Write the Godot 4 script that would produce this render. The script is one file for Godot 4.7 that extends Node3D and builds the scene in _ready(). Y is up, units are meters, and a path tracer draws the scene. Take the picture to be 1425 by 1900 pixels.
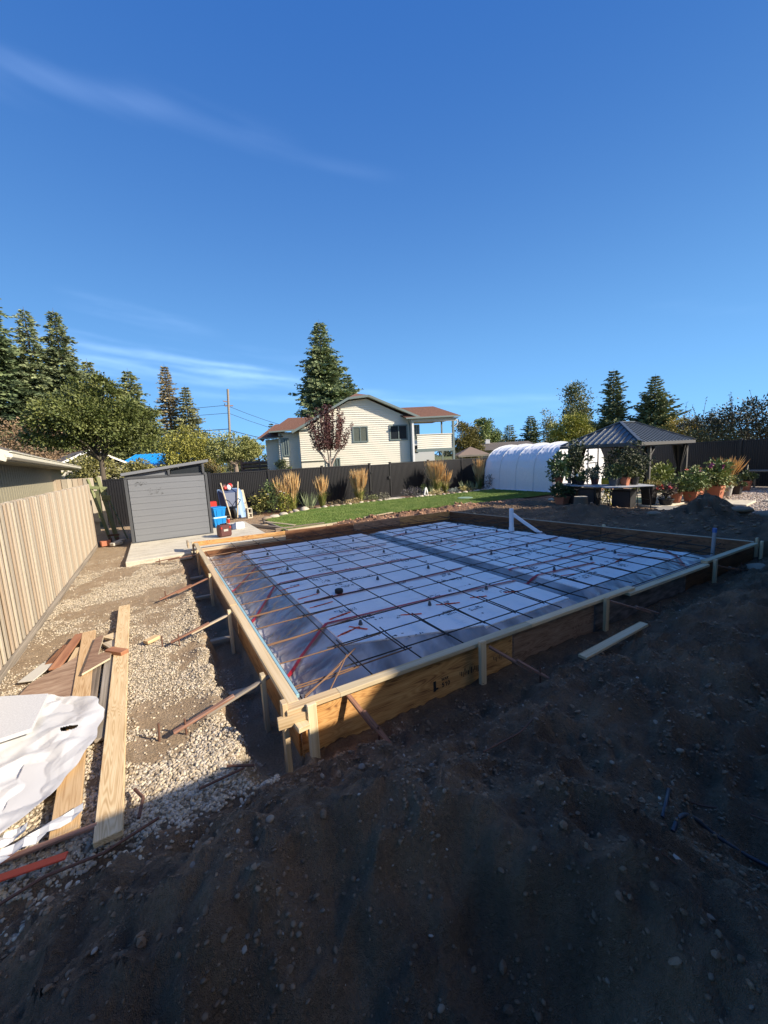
extends Node3D
# A backyard slab site: formwork with foam and rebar, fence, shed, neighbour's house, gazebo and tent garage.

var M := {}
var taken := {}
var cache := {}
var rng := RandomNumberGenerator.new()
var nA := FastNoiseLite.new()
var nB := FastNoiseLite.new()
var nC := FastNoiseLite.new()

# corners of the formwork (x, z): near left, far left, far right, near right
const NL := Vector2(0.73, -2.68)
const FL := Vector2(0.69, -10.1)
const FR := Vector2(8.2, -9.85)
const NR := Vector2(9.32, -2.62)


class Buf:
	var v := PackedVector3Array()
	var n := PackedVector3Array()
	var c := PackedColorArray()
	var uv := PackedVector2Array()
	var col := Color.WHITE

	func tri(a: Vector3, b: Vector3, d: Vector3) -> void:
		var nn := (b - a).cross(d - a).normalized()
		v.append(a); v.append(d); v.append(b)
		n.append(nn); n.append(nn); n.append(nn)
		c.append(col); c.append(col); c.append(col)

	func quad(a: Vector3, b: Vector3, d: Vector3, e: Vector3) -> void:
		tri(a, b, d)
		tri(a, d, e)

	func tri_n(a: Vector3, b: Vector3, d: Vector3, na: Vector3, nb: Vector3, nd: Vector3) -> void:
		v.append(a); v.append(d); v.append(b)
		n.append(na); n.append(nd); n.append(nb)
		c.append(col); c.append(col); c.append(col)

	func quad_n(a: Vector3, b: Vector3, d: Vector3, e: Vector3, na: Vector3, nb: Vector3, nd: Vector3, ne: Vector3) -> void:
		tri_n(a, b, d, na, nb, nd)
		tri_n(a, d, e, na, nd, ne)

	# box of size s about the origin of t, edges chamfered by b
	func box(t: Transform3D, s: Vector3, b := 0.0) -> void:
		var h := s * 0.5
		if b <= 0.0:
			for ax in 3:
				for sg in [-1.0, 1.0]:
					var u := Vector3.ZERO; var w := Vector3.ZERO; var o := Vector3.ZERO
					o[ax] = h[ax] * sg
					u[(ax + 1) % 3] = h[(ax + 1) % 3]
					w[(ax + 2) % 3] = h[(ax + 2) % 3] * sg
					quad(t * (o - u - w), t * (o + u - w), t * (o + u + w), t * (o - u + w))
			return
		b = minf(b, minf(h.x, minf(h.y, h.z)) * 0.9)
		var pt := func(sx: float, sy: float, sz: float, ax: int) -> Vector3:
			var p := Vector3(sx * (h.x - b), sy * (h.y - b), sz * (h.z - b))
			p[ax] += b * (sx if ax == 0 else (sy if ax == 1 else sz))
			return t * p
		var ctr := t.origin
		for ax in 3:
			for sg in [-1.0, 1.0]:
				var q := []
				for k in [[-1.0, -1.0], [1.0, -1.0], [1.0, 1.0], [-1.0, 1.0]]:
					var s3 := Vector3.ZERO
					s3[ax] = sg; s3[(ax + 1) % 3] = k[0]; s3[(ax + 2) % 3] = k[1]
					q.append(pt.call(s3.x, s3.y, s3.z, ax))
				quad_out(q[0], q[1], q[2], q[3], ctr)
		for ax in 3:
			for k in [[-1.0, -1.0], [1.0, -1.0], [1.0, 1.0], [-1.0, 1.0]]:
				var a1 := (ax + 1) % 3
				var a2 := (ax + 2) % 3
				var lo := Vector3.ZERO; var hi := Vector3.ZERO
				lo[ax] = -1; lo[a1] = k[0]; lo[a2] = k[1]
				hi = lo; hi[ax] = 1
				quad_out(pt.call(lo.x, lo.y, lo.z, a1), pt.call(hi.x, hi.y, hi.z, a1), pt.call(hi.x, hi.y, hi.z, a2), pt.call(lo.x, lo.y, lo.z, a2), ctr)
		for i in 8:
			var sx := -1.0 if i & 1 else 1.0
			var sy := -1.0 if i & 2 else 1.0
			var sz := -1.0 if i & 4 else 1.0
			tri_out(pt.call(sx, sy, sz, 0), pt.call(sx, sy, sz, 1), pt.call(sx, sy, sz, 2), ctr)

	func tri_out(a: Vector3, b: Vector3, d: Vector3, ctr: Vector3) -> void:
		if (b - a).cross(d - a).dot((a + b + d) / 3.0 - ctr) >= 0.0: tri(a, b, d)
		else: tri(a, d, b)

	func quad_out(a: Vector3, b: Vector3, d: Vector3, e: Vector3, ctr: Vector3) -> void:
		if (b - a).cross(d - a).dot((a + b + d + e) / 4.0 - ctr) >= 0.0: quad(a, b, d, e)
		else: quad(a, e, d, b)

	func bar(a: Vector3, b: Vector3, w: float, h: float, bev := 0.0, up := Vector3.UP) -> void:
		box(frame(a, b, up), Vector3(a.distance_to(b), h, w), bev)

	static func frame(a: Vector3, b: Vector3, up := Vector3.UP) -> Transform3D:
		var x := (b - a).normalized()
		if absf(x.dot(up)) > 0.98: up = Vector3.RIGHT if absf(x.x) < 0.9 else Vector3.BACK
		var z := x.cross(up).normalized()
		return Transform3D(Basis(x, z.cross(x).normalized(), z), (a + b) * 0.5)

	func tube(p: Array, r: Array, k := 6, cap := true) -> void:
		var rings := []
		var nrm := []
		var prev := Vector3.ZERO
		for i in p.size():
			var d: Vector3 = (p[mini(i + 1, p.size() - 1)] - p[maxi(i - 1, 0)]).normalized()
			var s := prev
			if i == 0:
				s = d.cross(Vector3.UP if absf(d.y) < 0.9 else Vector3.RIGHT).normalized()
			else:
				s = (prev - d * prev.dot(d)).normalized()
			prev = s
			var u := d.cross(s).normalized()
			var ring := PackedVector3Array()
			var rn := PackedVector3Array()
			for j in k:
				var a := TAU * j / k
				var o := s * cos(a) + u * sin(a)
				rn.append(o)
				ring.append(p[i] + o * float(r[mini(i, r.size() - 1)]))
			rings.append(ring)
			nrm.append(rn)
		for i in p.size() - 1:
			for j in k:
				var q := (j + 1) % k
				quad_n(rings[i][j], rings[i][q], rings[i + 1][q], rings[i + 1][j], nrm[i][j], nrm[i][q], nrm[i + 1][q], nrm[i + 1][j])
		if cap:
			var last := p.size() - 1
			for j in k:
				var q := (j + 1) % k
				tri(p[0], rings[0][q], rings[0][j])
				tri(p[last], rings[last][j], rings[last][q])

	# profile of (radius, height) turned about the y axis of t
	func lathe(prof: Array, k: int, t := Transform3D()) -> void:
		for i in prof.size() - 1:
			var a: Vector2 = prof[i]
			var b: Vector2 = prof[i + 1]
			var e := b - a
			var pn := Vector2(e.y, -e.x).normalized()
			for j in k:
				var c0 := cos(TAU * j / k); var s0 := sin(TAU * j / k)
				var c1 := cos(TAU * (j + 1) / k); var s1 := sin(TAU * (j + 1) / k)
				var n0 := (t.basis * Vector3(pn.x * c0, pn.y, pn.x * s0)).normalized()
				var n1 := (t.basis * Vector3(pn.x * c1, pn.y, pn.x * s1)).normalized()
				quad_n(t * Vector3(a.x * c1, a.y, a.x * s1), t * Vector3(a.x * c0, a.y, a.x * s0), t * Vector3(b.x * c0, b.y, b.x * s0), t * Vector3(b.x * c1, b.y, b.x * s1), n1, n0, n0, n1)

	# a pointed leaf: two triangles bent along the middle
	func leaf(p: Vector3, d: Vector3, side: Vector3, l: float, w: float) -> void:
		var m := p + d * l * 0.45
		var nn := d.cross(side).normalized()
		var a := m + side * w * 0.5 + nn * w * 0.12
		var b := m - side * w * 0.5 + nn * w * 0.12
		tri(p, a, p + d * l)
		tri(p, p + d * l, b)

	func mesh() -> ArrayMesh:
		var arr := []
		arr.resize(Mesh.ARRAY_MAX)
		arr[Mesh.ARRAY_VERTEX] = v
		arr[Mesh.ARRAY_NORMAL] = n
		arr[Mesh.ARRAY_COLOR] = c
		if uv.size() == v.size(): arr[Mesh.ARRAY_TEX_UV] = uv
		var m := ArrayMesh.new()
		m.add_surface_from_arrays(Mesh.PRIMITIVE_TRIANGLES, arr)
		return m


func numbered(called: String) -> String:
	if not taken.has(called):
		taken[called] = 0
		return called
	taken[called] += 1
	return "%s_%03d" % [called, taken[called]]


func tag(o: Node3D, label: String, category: String, group := "") -> Node3D:
	o.set_meta("label", label)
	o.set_meta("category", category)
	if group: o.set_meta("group", group)
	return o


func thing(called: String, label: String, category: String, at := Vector3.ZERO, turn := 0.0, group := "") -> Node3D:
	var o := Node3D.new()
	o.name = numbered(called)
	add_child(o)
	o.position = at
	o.rotation.y = turn
	return tag(o, label, category, group)


func put(called: String, mesh: Mesh, m: Material, parent: Node = null, t := Transform3D()) -> MeshInstance3D:
	var o := MeshInstance3D.new()
	o.mesh = mesh
	o.material_override = m
	o.transform = t
	if parent == null or parent == self:
		o.name = numbered(called)
		add_child(o)
	else:
		o.name = called
		parent.add_child(o, true)
	return o


func struct(called: String, mesh: Mesh, m: Material) -> MeshInstance3D:
	var o := put(called, mesh, m)
	o.set_meta("kind", "structure")
	return o


func box_mesh(s: Vector3, bev := 0.003) -> ArrayMesh:
	var key := "%.3f %.3f %.3f %.4f" % [s.x, s.y, s.z, bev]
	if not cache.has(key):
		var b := Buf.new()
		b.box(Transform3D(), s, bev)
		cache[key] = b.mesh()
	return cache[key]


# a piece of timber from a to b: w across, h in the direction up
func board(parent: Node, called: String, a: Vector3, b: Vector3, w: float, h: float, m: Material, up := Vector3.UP, bev := 0.003) -> MeshInstance3D:
	var l := a.distance_to(b)
	return put(called, box_mesh(Vector3(l, h, w), bev), m, parent, Buf.frame(a, b, up))


func slab(parent: Node, called: String, at: Vector3, s: Vector3, m: Material, turn := 0.0, bev := 0.003) -> MeshInstance3D:
	return put(called, box_mesh(s, bev), m, parent, Transform3D(Basis(Vector3.UP, turn), at))


func rod(parent: Node, called: String, pts: Array, r: float, m: Material, k := 8) -> MeshInstance3D:
	var b := Buf.new()
	b.tube(pts, [r], k)
	return put(called, b.mesh(), m, parent)


func lin(r: float, g: float, b: float) -> Color:
	return Color(r, g, b).linear_to_srgb()


func plain(called: String, c: Color, rough := 0.7, metal := 0.0) -> StandardMaterial3D:
	var m := StandardMaterial3D.new()
	m.albedo_color = c.linear_to_srgb()
	m.roughness = rough
	m.metallic = metal
	M[called] = m
	return m


func painted(called: String, rough := 0.75) -> StandardMaterial3D:
	var m := StandardMaterial3D.new()
	m.vertex_color_use_as_albedo = true
	m.roughness = rough
	M[called] = m
	return m


func noise(seed_: int, freq: float, oct := 4, kind := FastNoiseLite.TYPE_SIMPLEX_SMOOTH) -> FastNoiseLite:
	var f := FastNoiseLite.new()
	f.seed = seed_
	f.noise_type = kind
	f.frequency = freq
	f.fractal_octaves = oct
	return f


# grey seamless noise, drawn out along u by the factor stretch
func grey(f: FastNoiseLite, w: int, h: int, stretch := 1) -> Image:
	var im := f.get_seamless_image(maxi(w / stretch, 8), h, false, false, 0.15)
	im.convert(Image.FORMAT_L8)
	if stretch > 1: im.resize(w, h, Image.INTERPOLATE_CUBIC)
	return im


func colored(im: Image, stops: Array) -> ImageTexture:
	var g := Gradient.new()
	var off := PackedFloat32Array()
	var cols := PackedColorArray()
	for s in stops:
		off.append(s[0])
		cols.append((s[1] as Color).linear_to_srgb())
	g.offsets = off
	g.colors = cols
	var lut := PackedByteArray()
	for i in 256:
		var q := g.sample(i / 255.0)
		lut.append(q.r8); lut.append(q.g8); lut.append(q.b8)
	var src := im.get_data()
	var out := PackedByteArray()
	out.resize(src.size() * 3)
	for i in src.size():
		var k := src[i] * 3
		out[i * 3] = lut[k]; out[i * 3 + 1] = lut[k + 1]; out[i * 3 + 2] = lut[k + 2]
	var t := Image.create_from_data(im.get_width(), im.get_height(), false, Image.FORMAT_RGB8, out)
	return ImageTexture.create_from_image(t)


func blend(a: Image, b: Image, k: float) -> Image:
	var x := a.get_data()
	var y := b.get_data()
	for i in x.size(): x[i] = int(x[i] * (1.0 - k) + y[i] * k)
	return Image.create_from_data(a.get_width(), a.get_height(), false, Image.FORMAT_L8, x)


func bump(im: Image, strength: float) -> ImageTexture:
	var t := im.duplicate() as Image
	t.convert(Image.FORMAT_RGBA8)
	t.bump_map_to_normal_map(strength)
	return ImageTexture.create_from_image(t)


func tri_mat(called: String, albedo: Texture2D, scale: Vector3, rough := 0.75, world := false, nrm: Texture2D = null, ns := 1.0) -> StandardMaterial3D:
	var m := StandardMaterial3D.new()
	m.albedo_texture = albedo
	m.uv1_triplanar = true
	m.uv1_world_triplanar = world
	m.uv1_scale = scale
	m.roughness = rough
	if nrm:
		m.normal_enabled = true
		m.normal_texture = nrm
		m.normal_scale = ns
	M[called] = m
	return m


# the same material laid elsewhere on its texture, so that boards differ
func variant(called: String, k: int) -> StandardMaterial3D:
	var key := "%s#%d" % [called, k]
	if not M.has(key):
		var m := M[called].duplicate() as StandardMaterial3D
		m.uv1_offset = Vector3(k * 0.37, k * 0.213, k * 0.291)
		var s := 1.0 - 0.13 * ((k * 5) % 4) / 3.0
		m.albedo_color = Color(s, s * (1.0 - 0.02 * (k % 3)), s * (1.0 - 0.035 * (k % 3)))
		M[key] = m
	return M[key]


func sstep(a: float, b: float, x: float) -> float:
	var t := clampf((x - a) / (b - a), 0.0, 1.0)
	return t * t * (3.0 - 2.0 * t)


# top edge of the formwork at x
func top_y(x: float) -> float:
	return 0.285 - 0.0115 * (x - 0.7)


func inside_form(x: float, z: float, grow := 0.0) -> bool:
	var l := lerpf(NL.x, FL.x, inverse_lerp(NL.y, FL.y, z)) - grow
	var r := lerpf(NR.x, FR.x, inverse_lerp(NR.y, FR.y, z)) + grow
	var nr := lerpf(NL.y, NR.y, inverse_lerp(NL.x, NR.x, x)) + grow
	var fr := lerpf(FL.y, FR.y, inverse_lerp(FL.x, FR.x, x)) - grow
	return x > l and x < r and z < nr and z > fr


func form_right(z: float) -> float:
	return lerpf(NR.x, FR.x, inverse_lerp(NR.y, FR.y, z))


func hump(x: float, z: float, cx: float, cz: float, rx: float, rz: float, h: float) -> float:
	var d := Vector2((x - cx) / rx, (z - cz) / rz).length_squared()
	return h * exp(-d)


# height of the ground
func ground_y(x: float, z: float) -> float:
	if z < -17.5:
		return 1.4 * sstep(-17.6, -23.5, z) + 0.06 * nA.get_noise_2d(x * 0.3, z * 0.3) * sstep(-18.0, -22.0, z) - 0.05
	var a := nA.get_noise_2d(x, z)
	var b := nB.get_noise_2d(x, z)
	if inside_form(x, z, 0.02):
		return -0.2
	var fr := form_right(z)
	# left strip of gravel, and the trench beside the formwork
	if x < 0.75 and z < -2.3 and z > -12.0:
		var h := 0.025 * a + 0.014 * b
		var edge := 0.3 + 0.06 * a + 0.05 * b
		var tr := sstep(edge - 0.03, edge + 0.09, x) * sstep(-2.42, -2.62, z) * sstep(-10.0, -9.8, z)
		h = lerpf(h, -0.27 + 0.05 * b, tr)
		var lip := exp(-pow((x - edge + 0.09) / 0.1, 2.0)) * sstep(-2.5, -3.0, z) * sstep(-10.0, -9.0, z)
		h += 0.045 * lip * (0.6 + b)
		# the dirt heap begins
		var k := sstep(-2.62, -2.25, z + 0.18 * (x + 0.2) * 0.3)
		if k > 0.0:
			h = lerpf(h, near_dirt(x, z, a, b), k)
		return h
	if z >= -2.75 and x < 9.6:
		return near_dirt(x, z, a, b)
	if x >= fr - 0.05 or z < -10.0:
		var h := 0.12 + 0.035 * a + 0.03 * b
		if z < -11.0: h = lerpf(h, 0.0 + 0.015 * a, sstep(-11.0, -11.6, z))
		if x > 12.5: h = lerpf(h, 0.0, sstep(12.5, 13.8, x))
		h += hump(x, z, 12.1, -4.3, 0.95, 0.7, 0.5) * (1.0 + 0.5 * a + 0.4 * b)
		h += hump(x, z, 10.9, -6.7, 0.55, 1.3, 0.26) * (1.0 + 0.7 * a + 0.6 * b)
		h += hump(x, z, 10.6, -2.3, 0.7, 0.8, 0.3) * (1.0 + 0.6 * a + 0.4 * b)
		h += hump(x, z, 9.6, -10.9, 0.9, 0.4, 0.1) * (1.0 + b)
		if z < -10.2 and z > -12.0 and x > 3.4 and x < 9.0:
			h += 0.1 * exp(-pow((z + 10.75) / 0.3, 2.0)) * (0.6 + 1.2 * a + b)
			if x < 5.0: h = lerpf(h, -0.02, sstep(5.0, 4.0, x))
		if x < 3.4: h = 0.0 + 0.01 * a
		return h
	return 0.0 + 0.01 * a


func near_dirt(x: float, z: float, a: float, b: float) -> float:
	var c := nC.get_noise_2d(x, z)
	var base := -0.15 + 0.14 * sstep(-2.5, -1.7, z)
	var r := Vector2(x - 0.35, z + 0.35).length()
	var w := 0.34 if r < 1.17 else 0.6
	var rim := 0.41 * exp(-pow((r - 1.17) / w, 2.0))
	rim *= 1.0 - 0.35 * sstep(-0.4, -1.3, x)
	var h := base + rim * sstep(-2.62, -2.2, z)
	h += 0.12 * sstep(2.5, 5.5, x) * sstep(-2.4, -1.2, z)
	h += hump(x, z, 3.2, -1.3, 1.0, 0.45, 0.2) + hump(x, z, 5.4, -1.45, 1.0, 0.5, 0.24) + hump(x, z, 2.2, -1.75, 0.7, 0.35, 0.1)
	h += hump(x, z, 9.0, -1.7, 1.1, 0.55, 0.32)
	h -= hump(x, z, 2.15, -0.6, 0.35, 0.22, 0.13)
	h -= hump(x, z, -0.02, -2.05, 0.16, 0.12, 0.1)
	h += hump(x, z, 0.75, -2.3, 0.55, 0.16, 0.1) + hump(x, z, -0.35, -2.2, 0.4, 0.2, 0.12)
	var rg := 1.0 - absf(nA.get_noise_2d(x * 1.7 + 15.0, z * 1.7))
	h += (0.1 * a + 0.06 * b + 0.12 * (rg * rg * rg - 0.5)) * (0.25 + 0.75 * sstep(-2.55, -2.2, z)) + 0.022 * c
	# furrows scraped in the sides of the heap
	h += 0.02 * sin(x * 7.0 + z * 4.0 + 3.0 * a) * rim * 3.0
	return h


func make_materials() -> void:
	# timber, grain along the length of each piece
	var grain := blend(grey(noise(11, 0.035, 4), 512, 256, 16), grey(noise(12, 0.012, 3), 512, 256, 6), 0.5)
	var grain2 := blend(grey(noise(13, 0.03, 4), 512, 256, 10), grey(noise(14, 0.008, 3), 512, 256, 3), 0.65)
	var ring := grey(noise(15, 0.011, 2), 512, 512, 4)
	var rd := ring.get_data()
	for i in rd.size():
		rd[i] = int(127.0 + 120.0 * sin(rd[i] * 0.19))
	ring = Image.create_from_data(512, 512, false, Image.FORMAT_L8, rd)
	var blot := grey(noise(16, 0.015, 5), 512, 512, 2)
	var plyim := blend(ring, blot, 0.62)
	var fine := grey(noise(17, 0.06, 5), 512, 512)
	var fine_low := grey(noise(18, 0.06, 5), 512, 256)
	var wood_n := bump(grain, 1.5)
	tri_mat("pine", colored(grain, [[0.08, Color(0.5, 0.36, 0.18)], [0.4, Color(0.69, 0.55, 0.33)], [0.8, Color(0.77, 0.65, 0.43)]]), Vector3(0.6, 5, 5), 0.75, false, wood_n, 0.4)
	tri_mat("pine_warm", colored(blend(ring, blot, 0.45), [[0.08, Color(0.48, 0.31, 0.145)], [0.45, Color(0.66, 0.48, 0.26)], [0.9, Color(0.74, 0.57, 0.34)]]), Vector3(0.5, 2.5, 2.5), 0.75, false, wood_n, 0.3)
	tri_mat("pine_grey", colored(grain, [[0.15, Color(0.12, 0.1, 0.075)], [0.5, Color(0.26, 0.22, 0.17)], [0.85, Color(0.38, 0.33, 0.27)]]), Vector3(0.6, 5, 5), 0.85, false, wood_n, 0.8)
	tri_mat("pine_pale", colored(grain, [[0.15, Color(0.36, 0.29, 0.18)], [0.5, Color(0.55, 0.47, 0.33)], [0.85, Color(0.66, 0.58, 0.44)]]), Vector3(0.6, 5, 5), 0.8, false, wood_n, 0.6)
	tri_mat("red_stick", colored(grain2, [[0.15, Color(0.14, 0.07, 0.045)], [0.5, Color(0.33, 0.17, 0.11)], [0.75, Color(0.42, 0.3, 0.22)], [0.9, Color(0.5, 0.42, 0.34)]]), Vector3(0.9, 4, 4), 0.85, false, wood_n, 0.8)
	tri_mat("ply_orange", colored(plyim, [[0.1, Color(0.2, 0.085, 0.028)], [0.3, Color(0.46, 0.23, 0.075)], [0.6, Color(0.6, 0.33, 0.115)], [0.9, Color(0.66, 0.4, 0.16)]]), Vector3(0.5, 1.6, 1.6), 0.7)
	tri_mat("ply_brown", colored(plyim, [[0.12, Color(0.07, 0.03, 0.015)], [0.4, Color(0.2, 0.085, 0.035)], [0.7, Color(0.27, 0.125, 0.055)], [0.95, Color(0.34, 0.19, 0.1)]]), Vector3(0.5, 1.6, 1.6), 0.5)
	tri_mat("ply_dull", colored(plyim, [[0.1, Color(0.17, 0.1, 0.06)], [0.4, Color(0.3, 0.19, 0.12)], [0.7, Color(0.37, 0.25, 0.165)], [0.95, Color(0.45, 0.33, 0.23)]]), Vector3(0.6, 1.8, 1.8), 0.65)
	tri_mat("ply_film", colored(blot, [[0.1, Color(0.09, 0.08, 0.075)], [0.5, Color(0.2, 0.19, 0.18)], [0.9, Color(0.34, 0.33, 0.32)]]), Vector3(0.8, 1.5, 1.5), 0.45)
	tri_mat("cedar_strip", colored(grain2, [[0.2, Color(0.25, 0.1, 0.05)], [0.8, Color(0.42, 0.2, 0.1)]]), Vector3(0.7, 4, 4), 0.75)
	# painted fence
	tri_mat("fence_tan", colored(blend(grain, fine_low, 0.4), [[0.1, Color(0.38, 0.32, 0.24)], [0.5, Color(0.465, 0.405, 0.315)], [0.9, Color(0.515, 0.455, 0.365)]]), Vector3(0.5, 3, 3), 0.75, false, wood_n, 0.5)
	tri_mat("green_paint", colored(blend(grain, fine_low, 0.4), [[0.1, Color(0.12, 0.14, 0.055)], [0.5, Color(0.2, 0.23, 0.1)], [0.9, Color(0.3, 0.32, 0.17)]]), Vector3(0.5, 3, 3), 0.7, false, wood_n, 0.5)
	tri_mat("shed_board", colored(blend(grain, fine_low, 0.35), [[0.1, Color(0.15, 0.16, 0.175)], [0.9, Color(0.195, 0.205, 0.22)]]), Vector3(0.8, 6, 6), 0.6, false, wood_n, 0.5)
	plain("shed_trim", Color(0.07, 0.074, 0.08), 0.55)
	plain("shed_pane", Color(0.03, 0.035, 0.04), 0.08)
	tri_mat("siding", colored(fine, [[0.1, Color(0.68, 0.64, 0.53)], [0.9, Color(0.77, 0.73, 0.615)]]), Vector3(0.4, 0.4, 0.4), 0.6)
	tri_mat("tan_wall", colored(fine, [[0.1, Color(0.26, 0.235, 0.16)], [0.9, Color(0.33, 0.3, 0.21)]]), Vector3(0.5, 0.5, 0.5), 0.7)
	tri_mat("shingle_red", colored(grey(noise(21, 0.11, 3, FastNoiseLite.TYPE_CELLULAR), 512, 512, 2), [[0.0, Color(0.12, 0.055, 0.038)], [0.5, Color(0.21, 0.105, 0.07)], [1.0, Color(0.31, 0.17, 0.115)]]), Vector3(0.35, 0.35, 0.35), 0.9)
	tri_mat("shingle_grey", colored(grey(noise(22, 0.11, 3, FastNoiseLite.TYPE_CELLULAR), 512, 512, 2), [[0.0, Color(0.07, 0.06, 0.055)], [0.5, Color(0.14, 0.12, 0.11)], [1.0, Color(0.21, 0.19, 0.17)]]), Vector3(0.35, 0.35, 0.35), 0.9)
	tri_mat("concrete", colored(blend(fine, blot, 0.6), [[0.1, Color(0.42, 0.37, 0.28)], [0.5, Color(0.56, 0.51, 0.4)], [0.9, Color(0.63, 0.58, 0.47)]]), Vector3(0.5, 0.5, 0.5), 0.85, true, bump(fine, 1.5), 0.4)
	tri_mat("concrete_grey", colored(blend(fine, blot, 0.5), [[0.1, Color(0.2, 0.19, 0.17)], [0.9, Color(0.38, 0.36, 0.32)]]), Vector3(0.9, 0.9, 0.9), 0.85, true)
	tri_mat("foam", colored(blend(grey(noise(31, 0.02, 5), 1024, 512, 2), grey(noise(32, 0.05, 5), 1024, 512), 0.35), [[0.0, Color(0.62, 0.63, 0.64)], [0.2, Color(0.76, 0.77, 0.78)], [0.4, Color(0.86, 0.86, 0.86)], [1.0, Color(0.88, 0.88, 0.88)]]), Vector3(0.45, 0.9, 0.9), 0.34)
	tri_mat("foam_edge", colored(fine, [[0.0, Color(0.66, 0.68, 0.7)], [1.0, Color(0.8, 0.81, 0.82)]]), Vector3(2, 2, 2), 0.7)
	plain("foam_print", Color(0.09, 0.1, 0.12), 0.8)
	# loose surfaces
	var clod := blend(grey(noise(41, 0.03, 5), 1024, 1024), grey(noise(42, 0.16, 3), 1024, 1024), 0.45)
	var g := tri_mat("soil", colored(clod, [[0.1, Color(0.42, 0.41, 0.4)], [0.45, Color(0.72, 0.71, 0.7)], [0.8, Color(0.94, 0.93, 0.92)]]), Vector3(1.3, 1.3, 1.3), 0.95, true)
	g.vertex_color_use_as_albedo = true
	g.heightmap_enabled = true
	g.heightmap_texture = ImageTexture.create_from_image(clod)
	g.heightmap_scale = 4.0
	painted("leaf", 0.6).backlight_enabled = true
	M.leaf.backlight = Color(0.25, 0.3, 0.1)
	painted("needle", 0.75)
	painted("bark", 0.95)
	painted("stone", 0.85)
	painted("dry", 0.8).backlight_enabled = true
	M.dry.backlight = Color(0.3, 0.25, 0.1)
	painted("paint", 0.6)
	# metals, plastics, cloth
	plain("black_metal", Color(0.012, 0.012, 0.014), 0.45)
	plain("black_post", Color(0.016, 0.016, 0.018), 0.4)
	plain("roof_metal", Color(0.11, 0.125, 0.14), 0.35, 0.3)
	plain("gazebo_frame", Color(0.09, 0.085, 0.08), 0.5)
	plain("dark_net", Color(0.015, 0.014, 0.013), 0.9)
	plain("white_paint", Color(0.78, 0.78, 0.75), 0.4)
	plain("gutter", Color(0.68, 0.64, 0.5), 0.4)
	plain("trim_green", Color(0.16, 0.2, 0.19), 0.5)
	plain("dark_glass", Color(0.02, 0.025, 0.03), 0.06)
	plain("curtain", Color(0.14, 0.16, 0.13), 0.9)
	plain("pvc", Color(0.8, 0.8, 0.8), 0.3)
	plain("grey_pipe", Color(0.33, 0.34, 0.34), 0.4)
	plain("blue_cap", Color(0.06, 0.15, 0.4), 0.4)
	plain("hose_blue", Color(0.05, 0.062, 0.08), 0.45)
	plain("rebar", Color(0.03, 0.024, 0.02), 0.7, 0.3)
	plain("rebar_rust", Color(0.2, 0.11, 0.06), 0.8, 0.2)
	plain("rust", Color(0.15, 0.075, 0.05), 0.85, 0.2)
	plain("tape", Color(0.42, 0.015, 0.012), 0.35)
	plain("orange_mark", Color(0.85, 0.11, 0.03), 0.7)
	plain("orange_stick", Color(0.75, 0.09, 0.03), 0.6)
	plain("strip_blue", Color(0.28, 0.47, 0.52), 0.45)
	plain("tub_blue", Color(0.012, 0.23, 0.6), 0.35)
	plain("lid_pale", Color(0.45, 0.68, 0.85), 0.4)
	plain("barrow_tub", Color(0.06, 0.085, 0.16), 0.45)
	plain("plastic_blue_grey", Color(0.2, 0.32, 0.52), 0.35)
	plain("rubber", Color(0.015, 0.015, 0.015), 0.8)
	plain("red_plastic", Color(0.45, 0.03, 0.02), 0.4)
	plain("maroon", Color(0.1, 0.035, 0.03), 0.45)
	plain("yellow_plastic", Color(0.72, 0.6, 0.03), 0.45)
	plain("terracotta", Color(0.42, 0.15, 0.08), 0.75)
	plain("pot_black", Color(0.018, 0.018, 0.02), 0.5)
	plain("pot_grey", Color(0.07, 0.085, 0.1), 0.5)
	plain("pot_pale", Color(0.42, 0.4, 0.36), 0.7)
	plain("table_top", Color(0.42, 0.44, 0.48), 0.45)
	plain("roof_blue", Color(0.02, 0.3, 0.72), 0.4)
	plain("roof_tan", Color(0.2, 0.15, 0.12), 0.7)
	plain("grey_scuff", Color(0.135, 0.142, 0.15), 0.8)
	plain("green_lid", Color(0.22, 0.32, 0.22), 0.6)
	plain("soot", Color(0.02, 0.02, 0.02), 0.9)
	plain("wire", Color(0.02, 0.02, 0.02), 0.6)
	plain("house_white", Color(0.72, 0.72, 0.7), 0.6)
	plain("log", Color(0.24, 0.14, 0.1), 0.85)
	plain("stucco", Color(0.5, 0.47, 0.4), 0.85)
	var tent := tri_mat("tent_cloth", colored(fine, [[0.0, Color(0.74, 0.75, 0.77)], [1.0, Color(0.83, 0.83, 0.84)]]), Vector3(0.3, 0.3, 0.3), 0.5)
	tent.backlight_enabled = true
	tent.backlight = Color(0.12, 0.12, 0.13)
	plain("tent_seam", Color(0.6, 0.62, 0.66), 0.5)
	var tarp := plain("tarp", Color(0.62, 0.61, 0.59), 0.4)
	tarp.backlight_enabled = true
	tarp.backlight = Color(0.1, 0.1, 0.1)
	var film := painted("film", 0.22)
	film.clearcoat_enabled = true
	film.clearcoat = 0.5
	film.clearcoat_roughness = 0.1
	var eps := tri_mat("eps", colored(grey(noise(33, 0.12, 3, FastNoiseLite.TYPE_CELLULAR), 256, 256), [[0.0, Color(0.44, 0.44, 0.44)], [0.5, Color(0.54, 0.54, 0.54)], [1.0, Color(0.6, 0.6, 0.6)]]), Vector3(2.5, 2.5, 2.5), 0.8)
	eps.metallic = 0.0


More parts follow.
